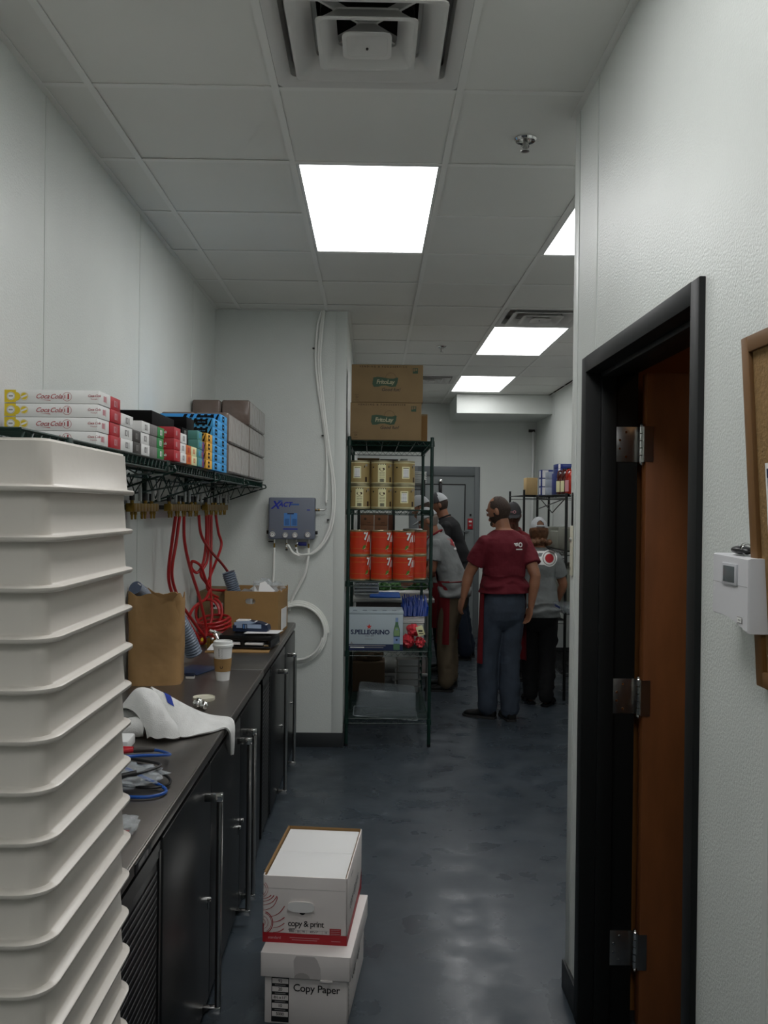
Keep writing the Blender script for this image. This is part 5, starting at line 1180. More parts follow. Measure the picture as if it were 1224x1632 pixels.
# sparkling water carton
pz = USH[3] + .006; px0, px1, pyf, ph = -.165, .222, 6.11, .278
m = MB((.03, 6.25, pz)); m.box((px0, pyf, pz), (px1, pyf + .27, pz + ph - .02), mat('pale_blue_carton', 'a9b6bd', .5), .003); m.box((px0 - .003, pyf - .003, pz + ph - .022), (px1 + .003, pyf + .27, pz + ph), mat('pale_blue_carton', 'a9b6bd', .5), .004)
M_ = frame((0, pyf - .0008, pz), FRONT); 
m.rect(M_, px1 - px0, .044, NAVY, (px0 + px1) / 2, .022)
m.text('S.PELLEGRINO', .044, M_ @ Matrix.Translation((-.010, .128, .0003)), NAVY, bold=.0016, space=.98)
st = [( -.018 + (.021 if k % 2 == 0 else .0085) * math.sin(PI * k / 5), .167 + (.021 if k % 2 == 0 else .0085) * math.cos(PI * k / 5)) for k in range(10)]
V = [(-.018, .167, .0003)] + [(x, y, .0003) for x, y in st]; m.add(V, [(0, 1 + (k + 1) % 10, 1 + k) for k in range(10)], mat('star_red', 'c4382f', .5), M_)
m.text('Since 1899', .014, M_ @ Matrix.Translation((-.015, .102, .0003)), MG, shear=.3); m.rect(M_, .055, .004, INKGR, -.018, .080, .0003)
m.poly(M_, [(-.15, .045), (-.132, .045), (-.141, .062)], INKGR, .0003)
m.rect(M_, .26, .005, INKGR, -.03, .034, .0003); m.rect(M_, .1, .006, INKW, -.10, .021, .0003); m.rect(M_, .13, .004, INKGR, .02, .021, .0003)
bx = .178; bp = [(-.022, .005), (.022, .005), (.023, .13), (.02, .155), (.011, .185), (.009, .215), (.010, .232), (-.010, .232), (-.009, .215), (-.011, .185), (-.02, .155), (-.023, .13)]
m.poly(M_, [(bx + x, y) for x, y in bp], mat('bottle_green_ink', '4f7457', .5), .0005); m.poly(M_, [(bx - .017, .105), (bx + .017, .105), (bx + .019, .13), (bx + .012, .165), (bx - .012, .165), (bx - .019, .13)], mat('bottle_glow_ink', '7f9c6c', .5), .0008)
m.rect(M_, .045, .052, mat('bottle_label_ink', '7b93bb', .5), bx, .075, .0009); m.disc(M_, .007, NAVY, bx, .076, .0012); m.rect(M_, .044, .004, NAVY, bx, .1, .0012); m.rect(M_, .018, .03, mat('bottle_label_ink', '7b93bb', .5), bx, .218, .0009); m.disc(M_, .009, mat('bottle_label_ink', '7b93bb', .5), bx, .15, .0012, sy=.6)
for k in range(5): m.box((px0 + .03 + k * .07, pyf + .03, pz + ph), (px0 + .06 + k * .07, pyf + .05, pz + ph + .0015), NAVY)
solo(m, 'water_bottle_carton', 'pale blue carton printed with a red star and green bottle on the fourth shelf', 'carton', (.03, 6.25, pz))
m = MB(); crumple(m, (-.03, 0, .05), .045, .07, .05, REDBAG, 2, 30, .4); crumple(m, (.01, -.01, .13), .05, .06, .042, REDBAG, 7, 30, .4); crumple(m, (.055, .0, .04), .035, .06, .04, REDBAG, 11, 26, .4)
for v in m.bm.verts: v.co.z = max(v.co.z, .001)
solo(m, 'red_plastic_bags', 'glossy red plastic bags stuffed beside the pale blue carton', 'plastic bag', (.295, 6.24, pz))
m = MB(); m.box((-.025, -.004, -.035), (.025, .004, .035), CREAM, .001, M=Matrix.Rotation(-.35, 4, 'Y')); m.rect(frame((0, -.0045, 0), FRONT), .03, .012, INKB); m.rect(frame((0.006, -.0045, -.018), FRONT), .03, .006, INKB)
solo(m, 'paper_tag', 'small cream tag with black print on the red plastic bags', 'tag', (.348, 6.155, pz + .135))
m = MB(); 
for k in range(4): m.box((-.085, -.12, k * .012), (.085, .12, k * .012 + .009), PAPER, .002)
m.box((-.08, -.11, -.16), (.08, .11, 0), mat('pale_carton', 'a8ada8', .5), .002)
solo(m, 'foam_tray_stack', 'stack of thin white foam trays on a pale box, under the blue plastic bags', 'tray', (.305, 6.50, pz + .161))
m = MB()
for k in range(34):
    a = (k / 33 - .5) * 1.6; x0 = -.075 + .15 * k / 33; top = (x0 * .9 + .012 * math.sin(k * 2.1) * 1 + .03 * math.sin(a), -.02 + .015 * math.sin(k), .13 + .03 * math.sin(k * 1.3)); bot = (x0 * 1.15 + .006 * math.sin(k), -.055 + .02 * math.cos(k * 1.9), 0.004)
    m.tube([bot, ((top[0] + bot[0]) / 2 + .006, -.055, .07), top], [.009, .008, .004], BLUED, 5)
crumple(m, (-.02, .02, .065), .075, .055, .07, BLUED, 4, 26, .3)
for v in m.bm.verts: v.co.z = max(v.co.z, .001)
solo(m, 'blue_plastic_bags', 'bundle of deep blue plastic bags standing on the white foam trays', 'plastic bag', (.315, 6.44, pz + .208 + .001))
# bottom shelf: clear totes, brown bag, steel pans
bz = USH[4] + .006
def tote(lbl, loc, rx, ry_, w_=.45, d_=.30, h_=.20):
    t = thing('clear_food_tote', lbl, 'food container', loc); t.rotation_euler = (rx, ry_, 0)
    m = MB(); R = lambda a, z: [(x, y, z) for x, y in rrect(w_ / 2 * a, d_ / 2 * a, .03, 5)]
    m.loft([R(.90, 0), R(.92, .006), R(.985, h_ - .014), R(1.03, h_ - .012), R(1.03, h_ - .004), R(.98, h_ - .003), R(.97, h_ - .01), R(.90, .01), R(.86, .006)], CLEARF, True, True); m.build('container', t)
    m = MB()
    for z in (h_ - .008, .008): m.loft([R(1.035 if z > .1 else .915, z - .002), R(1.038 if z > .1 else .918, z), R(1.035 if z > .1 else .915, z + .002)], CLEAR, False, False)
    m.tube([(x, y, h_ - .008) for x, y in rrect(w_ / 2 * 1.03, d_ / 2 * 1.03, .03, 5)], .0035, mat('frosted_rim', '9aa3a7', .3), 6, closed=True); m.build('rim', t)
    m = MB(); m.box((-.11, -d_ / 2 * .97 - .002, .06), (.06, -d_ / 2 * .97 - .0005, .11), mat('pale_sticker', '8f9698', .6), M=Matrix.Rotation(.0, 4, 'X')); m.build('sticker', t)
    return t
tote('large clear plastic food tote lying tilted at the front of the bottom shelf', (.12, 6.32, bz + .175), PI, .07)

m = MB(); crumple(m, (0, 0, .13), .13, .12, .14, mat('dim_brown_bag', '4a3a28', .8), 9, 26, .25)
for v in m.bm.verts: v.co.z = max(v.co.z, .001)
solo(m, 'brown_sack', 'dim brown paper sack at the back left of the bottom shelf', 'sack', (-.05, 6.95, bz + .0)) if False else None
m.bm.free() if False else None
t = thing('crate', 'dark carton with a brown sack top behind the clear totes on the bottom shelf', 'box', (-.02, 7.08, bz))
m = MB(); m.box((-.13, -.11, 0), (.13, .11, .24), mat('dim_brown_bag', '4a3a28', .8), .006); m.build('carton', t)
m = MB(); crumple(m, (0, 0, .28), .12, .1, .07, mat('dim_brown_bag', '4a3a28', .8), 9, 26, .25); m.build('sack', t)
for k in range(5):
    m = MB(); R = lambda a, z: [(x, y, z) for x, y in rrect(.10 * a, .10 * a, .02, 4)]
    m.loft([R(.9, 0), R(.93, .045), R(1.05, .047), R(1.05, .050), R(.92, .05), R(.88, .006)], STEEL, True, True)
    solo(m, 'steel_pan', ['lowest', 'second', 'middle', 'fourth', 'topmost'][k] + ' square steel pan in the stack at the right of the bottom shelf', 'pan', (.30, 7.05, bz + .054 * k + .0), 'stack of square steel pans')

# ================================================================ hanging pull tag on the corner guard
t = thing('hanging_tag', 'pale tag on a black strap hanging on the corner of the right wall', 'tag', (XN + .0, 3.0, 1.58))
m = MB(); m.box((-.008, -.006, .01), (-.004, .006, .17), BLKCAB, .001); m.box((-.014, -.004, .16), (-.0005, .004, .165), STEEL); m.build('strap', t)
m = MB(); m.box((-.010, -.014, -.12), (-.004, .014, .055), mat('ivory_plastic', 'cfcbb8', .4), .003); m.box((-.0107, -.003, -.10), (-.0100, .003, -.09), INKGR); m.build('card', t)
m = MB(); m.box((-.014, -.012, 0), (-.0005, .012, .012), STEEL, .002); m.build('clasp', t)

# ================================================================ white control box, key fob, pin board
ty0, ty1, tz0, tz1, tx0 = 1.478, 1.634, 1.487, 1.612, .648
t = thing('wall_control_box', 'white wall control box with a small grey screen beside the pin board', 'control box', (XN, (ty0 + ty1) / 2, tz0)); og = tuple(t.location)
m = MB(og)
n = 16; arc = [(ty1 - (ty1 - ty0) * k / n, tz0 + .012 - (0.020 * k / n) + .007 * math.sin(PI * k / n)) for k in range(n + 1)]
pts = arc + [(ty0, tz1 - .003), (ty1, tz1)]
m.loft([[(x, (ty0 + ty1) / 2 + (p[0] - (ty0 + ty1) / 2) * s, p[1] + (.0 if s == 1 else (.002 if p[1] < 1.55 else -.002))) for p in pts] for x, s in ((XN - .0005, 1), (tx0 + .004, 1), (tx0, .97))], DEVW)
M_ = frame((tx0 - .0004, 0, 0), LEFT)
Mx = frame((tx0 - .0004, (ty0 + ty1) / 2, (tz0 + tz1) / 2), LEFT)
m.rect(Mx, .150, .0008, INKGR, 0, .010, .0003)
m.ring(Mx, .002, .0035, INKW, cx=-.066, cy=.006, z=.001); m.ring(Mx, .002, .0035, INKW, cx=-.066, cy=-.004, z=.001)
m.rect(Mx, .020, .011, INKGR, .045, -.050, .0004); m.rect(Mx, .018, .009, INKW, .045, -.050, .0008); m.rect(Mx, .010, .002, INKGR, .045, -.05, .001)
m.build('housing', t)
m = MB(og); m.box((tx0 - .003, (ty0 + ty1) / 2 - .034, 1.558), (tx0 + .001, (ty0 + ty1) / 2 + .030, 1.597), mat('device_bezel', 'bfc0c4', .4), .0015); m.box((tx0 - .0036, (ty0 + ty1) / 2 - .026, 1.563), (tx0 - .002, (ty0 + ty1) / 2 + .022, 1.592), SCREEN, .0005); m.build('screen', t)
t = thing('key_fob', 'black car key fob with a steel ring lying on the white control box', 'key fob', (.672, 1.562, tz1 + .0005))
m = MB(); m.ball((0, 0, .008), .034, BLKCAB, 20, (.45, 1, .24)); m.build('fob', t); m = MB(); m.ring(Matrix.Translation((0, -.02, .012)) @ Matrix.Rotation(1.1, 4, 'X'), .010, .0115, CHROME); m.tube([(0 + .010 * math.cos(q), -.022, .010 + .009 * math.sin(q)) for q in [2 * PI * k / 16 for k in range(16)]], .0009, CHROME, 6, closed=True); m.build('ring', t)
# pin board leans out at its top
bw, bh = .62, .612; PBY = 1.517
t = thing('pin_board', 'oak framed cork pin board hanging on the right wall', 'pin board', (XN - .001, PBY, 1.385)); t.rotation_euler = (0, -math.radians(3.4), 0)
m = MB(); fw2 = .028
m.box((-.010, -bw, .0), (-.002, 0, bh), CORK); m.build('cork_sheet', t)
m = MB()
for a, b in (((-.018, -fw2, 0), (0, 0, bh)), ((-.018, -bw, 0), (0, -bw + fw2, bh)), ((-.0179, -bw, 0), (0, 0, fw2)), ((-.0179, -bw, bh - fw2), (0, 0, bh))): m.box(a, b, OAK, .002)
m.build('frame', t)
m = MB(); Mp = Matrix.Translation((-.0112, -.066 - .10, .25)) @ frame((0, 0, 0), LEFT)
m.rect(Mp, .215, .279, PAPER); m.rect(Mp, .205, .016, NAVY, 0, .122, .0003); m.rect(Mp, .0012, .25, NAVY, -.1, 0, .0003)
for k in range(44): m.rect(Mp, .19, .0014, INKGR, 0, .106 - k * .0052, .0003)
for k in range(9): m.rect(Mp, .0012, .235, INKGR, -.085 + k * .021, -.008, .0004)
o = m.build('pinned_sheet'); o.location = t.location; o.rotation_euler = t.rotation_euler; tag(o, 'printed schedule sheet with a navy header pinned on the cork board', 'notice')
m = MB(); m.ball((-.014, -.05, .06), .0035, PAPER, 8); o = m.build('push_pin'); o.location = t.location; o.rotation_euler = t.rotation_euler; tag(o, 'white push pin low on the cork board', 'pin')
# small scrap on the floor by the right corner
m = MB(); m.box((-.02, -.012, 0), (.02, .012, .002), PAPER); solo(m, 'paper_scrap', 'tiny white scrap on the floor by the right wall baseboard', 'litter', (.655, 2.79, 0), rz=.5)

# ================================================================ kitchen beyond
def prep_table(lbl, x0, x1, y0, y1, z):
    t = thing('prep_table', lbl, 'table', ((x0 + x1) / 2, (y0 + y1) / 2, 0)); og = tuple(t.location)
    m = MB(og); m.box((x0, y0, z - .035), (x1, y1, z), STEEL, .004); m.box((x0 + .03, y0 + .03, z - .10), (x1 - .03, y1 - .03, z - .035), DKGREY); m.build('tabletop', t)
    for x in (x0 + .05, x1 - .05):
        for y in (y0 + .05, y1 - .05): m = MB(og); m.tube([(x, y, 0), (x, y, z - .035)], .02, STEEL, 12); m.build('leg', t)
    m = MB(og); m.box((x0 + .03, y0 + .03, .22), (x1 - .03, y1 - .03, .245), STEEL, .003); m.build('lower_shelf', t); return t
prep_table('steel prep table behind the green shelving, cutting boards on top', -.17, .545, 7.50, 9.35, .90)
m = MB(); m.box((0, 0, 0), (.27, .4, .013), BLUEP, .004); solo(m, 'cutting_board', 'blue cutting board on the steel prep table behind the shelving', 'cutting board', (-.02, 7.54, .901))
m = MB(); m.box((0, 0, 0), (.5, .5, .013), PAPER, .004); solo(m, 'cutting_board', 'white cutting board on the steel prep table, lettuce on it', 'cutting board', (.03, 7.98, .901))
for k in range(3):
    m = MB(); crumple(m, (0, 0, .03), .07 + .015 * k, .06, .04, LEAF, 40 + k, 26, .6)
    for v in m.bm.verts: v.co.z = max(v.co.z, .001)
    solo(m, 'lettuce', ['left', 'middle', 'right'][k] + ' clump of green lettuce on the white cutting board', 'lettuce', (.10 + .16 * k, 8.12 + .05 * k, .915), 'lettuce clumps')
for k in range(2):
    t = thing('steel_tray', ['nearer', 'farther'][k] + ' grey ribbed tray at the left end of the prep table', 'tray', (-.06, 8.0 + .62 * k, .901)); m = MB()
    for j in range(5): m.box((-.10, -.25, .03 * j), (.12, .25, .03 * j + .022), mat('grey_tray', '8c9294', .4), .004)
    m.build('tray_stack', t); m = MB(); m.box((-.10, -.25, .15), (.12, .25, .16), STEEL, .002); m.build('cover', t)
m = MB(); m.box((-.12, -.1, 0), (.12, .1, .12), mat('grey_tray', '8c9294', .4), .006); solo(m, 'steel_tray', 'grey tub at the back of the steel prep table', 'tub', (.28, 8.95, .901))
# rack above the table at the back left
t = thing('wire_shelving_unit', 'second green wire rack far behind, with brown cartons and a bowl stack', 'shelving', (.2, 9.75, 0)); og = tuple(t.location)
for x in (-.16, .23, .56):
    for y in (9.5, 10.0):
        m = MB(og); m.tube([(x, y, 0), (x, y, 2.0)], .0127, BLACKW, 10); m.build('post', t)
for z in (1.93, 1.36, .8, .3):
    m = MB(og)
    for y in (9.5, 10.0):
        for zz in (z, z - .03): m.tube([(-.16, y, zz), (.56, y, zz)], .004, BLACKW, 6)
    for k in range(29): x = -.16 + .0254 * k; m.tube([(x, 9.5, z + .002), (x, 10.0, z + .002)], .002, BLACKW, 4, caps=False)
    m.build('wire_shelf', t)
i = 0
for zi, lv in ((0, 'lower'), (1, 'upper')):
    for xi, sd in ((0, 'left'), (1, 'right')):
        m = MB(); m.box((0, 0, 0), (.15, .3, .125), mat('reddish_carton', '7a5238', .7), .003); M_ = frame((.075, -.001, .06), FRONT); m.disc(M_, .014, INKBR, -.02, .01); m.rect(M_, .04, .006, INKBR, .02, -.03)
        solo(m, 'small_carton', f'{lv} {sd} small reddish brown carton on the second rack', 'carton', (-.14 + .155 * xi, 9.56, 1.366 + .127 * zi), 'small reddish cartons on the second rack')
m = MB(); m.box((0, 0, 0), (.05, .3, .25), mat('dark_red_brown', '55301f', .7), .002); solo(m, 'narrow_carton', 'narrow dark red brown carton right of the four small cartons', 'carton', (.172, 9.56, 1.366))
m = MB()
for k in range(7): m.lathe([(.07, .02 * k), (.125, .02 * k + .035), (.13, .02 * k + .037), (.13, .02 * k + .041), (.122, .02 * k + .04), (.068, .02 * k + .004)], mat('pale_bowl', 'd2d4d0', .35), 28)
solo(m, 'bowl_stack', 'stack of pale round bowls on top of the second rack', 'bowls', (.50 - .03, 9.70, 1.9345))

# black wire shelf at right with boxes and jugs
t = thing('wire_shelving_unit', 'black wire rack by the far right wall holding blue boxes and red jugs', 'shelving', (1.93, 8.29, 0)); og = tuple(t.location)
for x in (1.71, 2.11):
    for y in (7.62, 8.97): m = MB(og); m.tube([(x, y, 0), (x, y, 1.838)], .0127, BLACKW, 10); m.build('post', t)
for z in (1.828, 1.32, .8, .25):
    m = MB(og)
    for x in (1.71, 2.11):
        for zz in (z, z - .035): m.tube([(x, 7.62, zz), (x, 8.97, zz)], .004, BLACKW, 6)
        n = 54; m.tube([(x, 7.62 + 1.35 * k / n, z - (.002 if k % 2 else .033)) for k in range(n + 1)], .0022, BLACKW, 4)
    for y in (7.62, 8.97):
        for zz in (z, z - .035): m.tube([(1.71, y, zz), (2.11, y, zz)], .004, BLACKW, 6)
    for k in range(1, 53): y = 7.62 + .0254 * k; m.tube([(1.71, y, z + .002), (2.11, y, z + .002)], .002, BLACKW, 4, caps=False)
    m.build('wire_shelf', t)
m = MB(og)
for a, b in (((1.71, 7.67, 1.79), (1.71, 8.22, 1.66)), ((1.71, 8.22, 1.66), (1.71, 8.77, 1.79)), ((1.71, 7.67, 1.79), (1.71, 8.87, 1.70))): m.tube([a, b], .005, BLACKW, 6)
m.build('brace', t)
sz = 1.834
k = 0
for (x, y, w_, d_, h_, mt_, lb) in ((1.66, 8.33, .12, .14, .085, BLUEBOX, 'lowest blue and white box of the leftmost stack on the black rack'), (1.66, 8.33, .12, .14, .085, BLUEBOX, 'middle blue and white box of the leftmost stack on the black rack'), (1.66, 8.33, .12, .14, .085, BLUEBOX, 'topmost blue and white box of the leftmost stack on the black rack')):
    m = MB(); m.box((-w_ / 2, -d_ / 2, 0), (w_ / 2, d_ / 2, h_), mt_, .002); m.rect(frame((0, -d_ / 2 - .001, h_ / 2), FRONT), w_ * .5, h_ * .9, PAPER, -.02); m.rect(frame((0, -d_ / 2 - .001, h_ / 2), FRONT), w_ * .2, h_ * .5, INKGR, .03)
    m.rect(frame((-w_ / 2 - .001, 0, h_ / 2), LEFT), d_ * .5, h_ * .8, PAPER)
    solo(m, 'stock_box', lb, 'box', (x + .10, y + .46, sz + .0865 * k), 'blue boxes on the black rack'); k += 1
for k in range(3):
    m = MB(); m.box((-.07, -.09, 0), (.07, .09, .075), mat('pale_blue_box', '9da6b5', .5), .002); m.rect(frame((0, -.091, .037), FRONT), .04, .05, BLUEBOX, .03)
    solo(m, 'stock_box', ['lowest', 'middle', 'topmost'][k] + ' pale box in the second stack on the black rack', 'box', (1.79, 8.53, sz + .0765 * k), 'blue boxes on the black rack')
m = MB(); m.box((-.10, -.12, 0), (.10, .12, .205), BLUEBOX, .003)
for q in (.05, .10, .155): m.disc(frame((0, -.1215, q), FRONT), .017, mat('faded_blue_ink', '6b7ba0', .5), .05)
m.rect(frame((0, -.1215, .1), FRONT), .03, .19, mat('faded_blue_ink', '6b7ba0', .5), .085); solo(m, 'stock_box', 'large dark blue box in the middle of the black rack', 'box', (1.84, 8.28, sz))
for k in range(2):
    m = MB(); m.box((-.085, -.10, 0), (.085, .10, .043), BLUEBOX, .002); m.rect(frame((0, -.101, .02), FRONT), .02, .04, PAPER, -.07); m.rect(frame((0, -.101, .025), FRONT), .09, .005, mat('faded_blue_ink', '6b7ba0', .5), .01)
    solo(m, 'stock_box', ['lower', 'upper'][k] + ' flat blue box on top of the large dark blue one', 'box', (1.835, 8.28, sz + .2055 + .0435 * k), 'blue boxes on the black rack')
for k, (x, y, z, c) in enumerate(((1.70, 7.58, 0, 1), (1.71, 7.44, 0, 1), (1.72, 7.30, 0, 0), (1.86, 7.52, 0, 0), (1.88, 7.36, 0, 0), (1.90, 7.22, 0, 0))):
    t = thing('sauce_jug', ['red brown jug with a cream label, leftmost on the black rack', 'red brown jug with a cream label, second from the left', 'orange red jug with a pale label, third in the front row', 'orange red jug behind the front row, leftmost of the back ones', 'orange red jug behind the front row, middle of the back ones', 'orange red jug at the back nearest the right wall corner'][k], 'jug', (x + .09, y + .48, sz + z), rz=.2, group='sauce jugs on the black rack')
    m = MB(); R = lambda a, b, z: [(q[0], q[1], z) for q in rrect(a, b, min(a, b) * .45, 4)]
    hh_ = .24 if k < 3 else .27
    m.loft([R(.062, .052, 0), R(.066, .056, .01), R(.066, .056, hh_ * .55), R(.055, .048, hh_ * .75), R(.03, .03, hh_ * .9), R(.022, .022, hh_ * .93)], SAUCE if k > 1 else mat('brown_sauce_jug', '4a1c16', .25), True, True); m.build('jug_body', t)
    m = MB(); m.lathe([(.024, hh_ * .92), (.024, hh_), (.001, hh_ + .002)], INKW if k > 1 else BLKCAB, 14); m.build('cap', t)
    m = MB(); m.tube(curve([(-.03, 0, hh_ * .9), (-.06, 0, hh_ * .88), (-.07, 0, hh_ * .7), (-.062, 0, hh_ * .55)], 4), .009, SAUCE if k > 1 else mat('brown_sauce_jug', '4a1c16', .25), 8); m.build('grip', t)
    m = MB(); m.rect(frame((-.01, -.0568, hh_ * .3), FRONT), .07, hh_ * .42, CREAM if k < 2 else PINK); m.rect(frame((-.0665, 0, hh_ * .3), LEFT), .08, hh_ * .42, CREAM if k < 2 else PINK); m.build('printed_label', t)
for k, (y, h_, mt_) in enumerate(((7.35, .20, OLIVEBOX), (7.72, .16, OLIVEBOX), (8.12, .19, OLIVEBOX))):
    m = MB(); m.box((-.2, -.16, 0), (.2, .16, h_), mt_, .004); solo(m, 'storage_carton', ['nearest', 'middle', 'farthest'][k] + ' grey green carton on the second shelf of the black rack', 'carton', (1.92, y + .47, 1.327), 'cartons on the black rack')
for k, (y, h_) in enumerate(((7.36, .34), (7.74, .36), (8.14, .35))):
    m = MB(); m.box((-.2, -.17, 0), (.2, .17, h_), OLIVEBOX, .004); solo(m, 'storage_carton', ['nearest', 'middle', 'farthest'][k] + ' grey green carton on the third shelf of the black rack', 'carton', (1.92, y + .47, .807), 'cartons on the black rack')
t = thing('wire_shelving_unit', 'farther black wire rack in the right corner, tan box on top', 'shelving', (1.86, 9.72, 0)); og = tuple(t.location)
for x in (1.62, 2.08):
    for y in (9.25, 10.2): m = MB(og); m.tube([(x, y, 0), (x, y, 1.90 if x < 1.7 else 1.85)], .0127, BLACKW, 10); m.build('post', t)
for z in (1.84, 1.2, .5):
    m = MB(og)
    for y in (9.25, 10.2):
        for zz in (z, z - .035): m.tube([(1.62, y, zz), (2.08, y, zz)], .004, BLACKW, 6)
    for x in (1.62, 2.08): m.tube([(x, 9.25, z), (x, 10.2, z)], .004, BLACKW, 6)
    for k in range(37): y = 9.26 + .0254 * k; m.tube([(1.62, y, z + .002), (2.08, y, z + .002)], .002, BLACKW, 4, caps=False)
    m.build('wire_shelf', t)
m = MB(); m.box((-.06, -.09, 0), (.06, .09, .185), TANBOX, .003); solo(m, 'tan_carton', 'upright tan carton on top of the farther black rack', 'carton', (1.715, 9.40, 1.847))
t = prep_table('white sided prep table in front of the black rack', 1.50, 2.06, 7.62, 8.9, .88) if False else None
prep_table('steel prep table against the right side, beside the woman in grey', 1.60, 2.10, 5.6, 7.10, .88)
m = MB(); m.box((-.17, -.2, 0), (.17, .2, .05), CLEARF, .008); m.rect(frame((-.171, 0, .03), LEFT), .2, .018, BLUEBOX); 
solo(m, 'clear_tub', 'clear shallow tub on the right side prep table', 'tub', (1.665, 6.93, .881))

# ================================================================ people
from mathutils.bvhtree import BVHTree
def rz2(x, y, a): return (x * math.cos(a) - y * math.sin(a), x * math.sin(a) + y * math.cos(a))
def person(lbl, loc, hgt, face, lean=0, head_yaw=0, head_pitch=0, head_off=(0, 0, 0), arms=None, feet=None, shirt=GREYT, trousers=KHAKI, skin=SKIN, hair=None, cap=None, apron=None, voxel=.008, female=False, logo=None, wrap=1.75, strap=True, collar=None, shoe=SHOE, sandals=False, build_w=1.0, beard=False, shirt_len=.90):
    """face: direction the body looks, 0 = away from the camera (+Y), counter-clockwise"""
    t = thing('person', lbl, 'person', loc); s = hgt / 1.80
    HZ = .95 * s
    def T(p, e=1):
        """torso space (facing +Y, metres at full scale) to thing space, bending above the hip"""
        x, y, z = p
        k = max(0, min(1, (z - HZ) / (.40 * s))); a = lean * k * k * (3 - 2 * k) * e
        dz = z - HZ
        if dz > 0: y, z = y * math.cos(a) + dz * math.sin(a), HZ + dz * math.cos(a) - y * math.sin(a)
        x, y = rz2(x, y, face); return Vector((x, y, z))
    def ell(z, hx, hy, cy=0, n=28, pw=2.4, cx=0):
        out = []
        for k in range(n):
            a = 2 * PI * k / n; c_, s_ = math.cos(a), math.sin(a)
            out.append(T((cx + hx * math.copysign(abs(c_) ** (2 / pw), c_), cy + hy * math.copysign(abs(s_) ** (2 / pw), s_), z)))
        return out
    B = build_w; hipw = 1.08 if female else 1; shw = .88 if female else 1
    R = [(.86, .155 * hipw, .11, 0), (.93, .165 * hipw, .12, -.005), (1.0, .158 * hipw, .115, 0), (1.10, .142, .105, .005), (1.22, .152 * shw, .112, .0), (1.34, .172 * shw, .120, -.005), (1.42, .178 * shw, .112, -.008), (1.47, .155 * shw, .092, -.008), (1.50, .105 * shw, .07, -.005), (1.53, .062, .062, .0)]
    sh = []
    for sx in (-1, 1): sh.append(T((sx * .172 * s * shw * B, -.005, 1.415 * s)))
    neck = T((0, .0, 1.53 * s)); hd = T((0, .025, 1.672 * s)) + Vector(head_off)
    # limbs
    def limb(m, pts, rad, mt, n=14):
        P = curve(pts, 6); q = len(P) - 1; rr = []
        for i in range(len(P)):
            f = i / q * (len(rad) - 1); k = min(int(f), len(rad) - 2); rr.append(rad[k] + (rad[k + 1] - rad[k]) * (f - k))
        m.tube(P, rr, mt, n); m.ball(P[0], rr[0], mt, 12); m.ball(P[-1], rr[-1], mt, 12)
    A = [[Vector(q) for q in a] for a in arms]
    hipj = [Vector((*rz2(sx * .088 * s * hipw, 0, face), .93 * s)) for sx in (-1, 1)]
    FT = [(Vector((f[0], f[1], 0)), f[2]) for f in feet]   # ankle x, y, direction
    kn = []
    for i in (0, 1):
        an = FT[i][0] + Vector((0, 0, .09)); k_ = (hipj[i] + an) / 2 + Vector((0, 0, .02)); fx, fy = rz2(0, .03, (face + FT[i][1]) / 2); kn.append(k_ + Vector((fx, fy, 0)))
    # ---- body
    m = MB()
    m.loft([ell(z * s, hx * s * B, hy * s * B, cy) for z, hx, hy, cy in R], skin)
    m.tube([neck - Vector((0, 0, .04)), (neck + hd) / 2, hd - Vector((0, 0, .02))], [.062 * s, .056 * s, .055 * s], skin, 16)
    for i in (0, 1):
        el, wr, hdp = A[i][0], A[i][1], A[i][2]
        limb(m, [sh[i], el], [.053 * s * B, .05 * s * B, .041 * s * B], skin); mid = el.lerp(wr, .3)
        m.tube([el, mid, el.lerp(wr, .7), wr], [.041 * s, .043 * s * B, .033 * s, .026 * s], skin, 14); m.ball(el, .041 * s, skin, 12); m.ball(wr, .027 * s, skin, 10)
        # hand: palm and five separate fingers
        d = (hdp - wr).normalized(); side = Vector((*rz2(-1 if i == 0 else 1, 0, face), 0)); pn = (side - d * side.dot(d)).normalized(); w_ = d.cross(pn).normalized(); 
        if i == 1: w_ = -w_
        fwd = Vector((*rz2(0, 1, face), 0)); 
        if w_.dot(fwd) < 0: w_ = -w_
        pc = wr + d * .045; pal = []
        for q, (u, hw_, ht_) in enumerate(((-.01, .024, .018), (.02, .034, .016), (.055, .041, .0145), (.085, .040, .012), (.094, .034, .008))):
            c = wr + d * u; pal.append([c + w_ * hw_ * s * math.cos(2 * PI * k / 14) + pn * ht_ * s * math.sin(2 * PI * k / 14) for k in range(14)])
        m.loft(pal, skin)
        for f, (off, L_, r_) in enumerate(((.030, .070, .0085), (.010, .079, .009), (-.011, .073, .0087), (-.030, .058, .0078))):
            b0 = wr + d * .082 + w_ * off; cu = -pn
            p1 = b0 + d * L_ * .45 + cu * .006; p2 = p1 + d * L_ * .27 + cu * L_ * .18; p3 = p2 + d * L_ * .16 + cu * L_ * .22
            m.tube([b0 - d * .012, b0, p1, p2, p3], [r_, r_, r_ * .97, r_ * .9, r_ * .72], skin, 8); m.ball(p3, r_ * .72, skin, 8)
        b0 = wr + d * .028 + w_ * .026; p1 = b0 + d * .028 + w_ * .024 - pn * .006; p2 = p1 + d * .030 + w_ * .006 - pn * .010
        m.tube([b0 - d * .01 - w_ * .01, b0, p1, p2], [.013, .012, .0105, .008], skin, 8); m.ball(p2, .008, skin, 8)
        an = FT[i][0] + Vector((0, 0, .09)); limb(m, [hipj[i], kn[i], an], [.082 * s * B, .07 * s, .052 * s, .048 * s, .035 * s], skin)
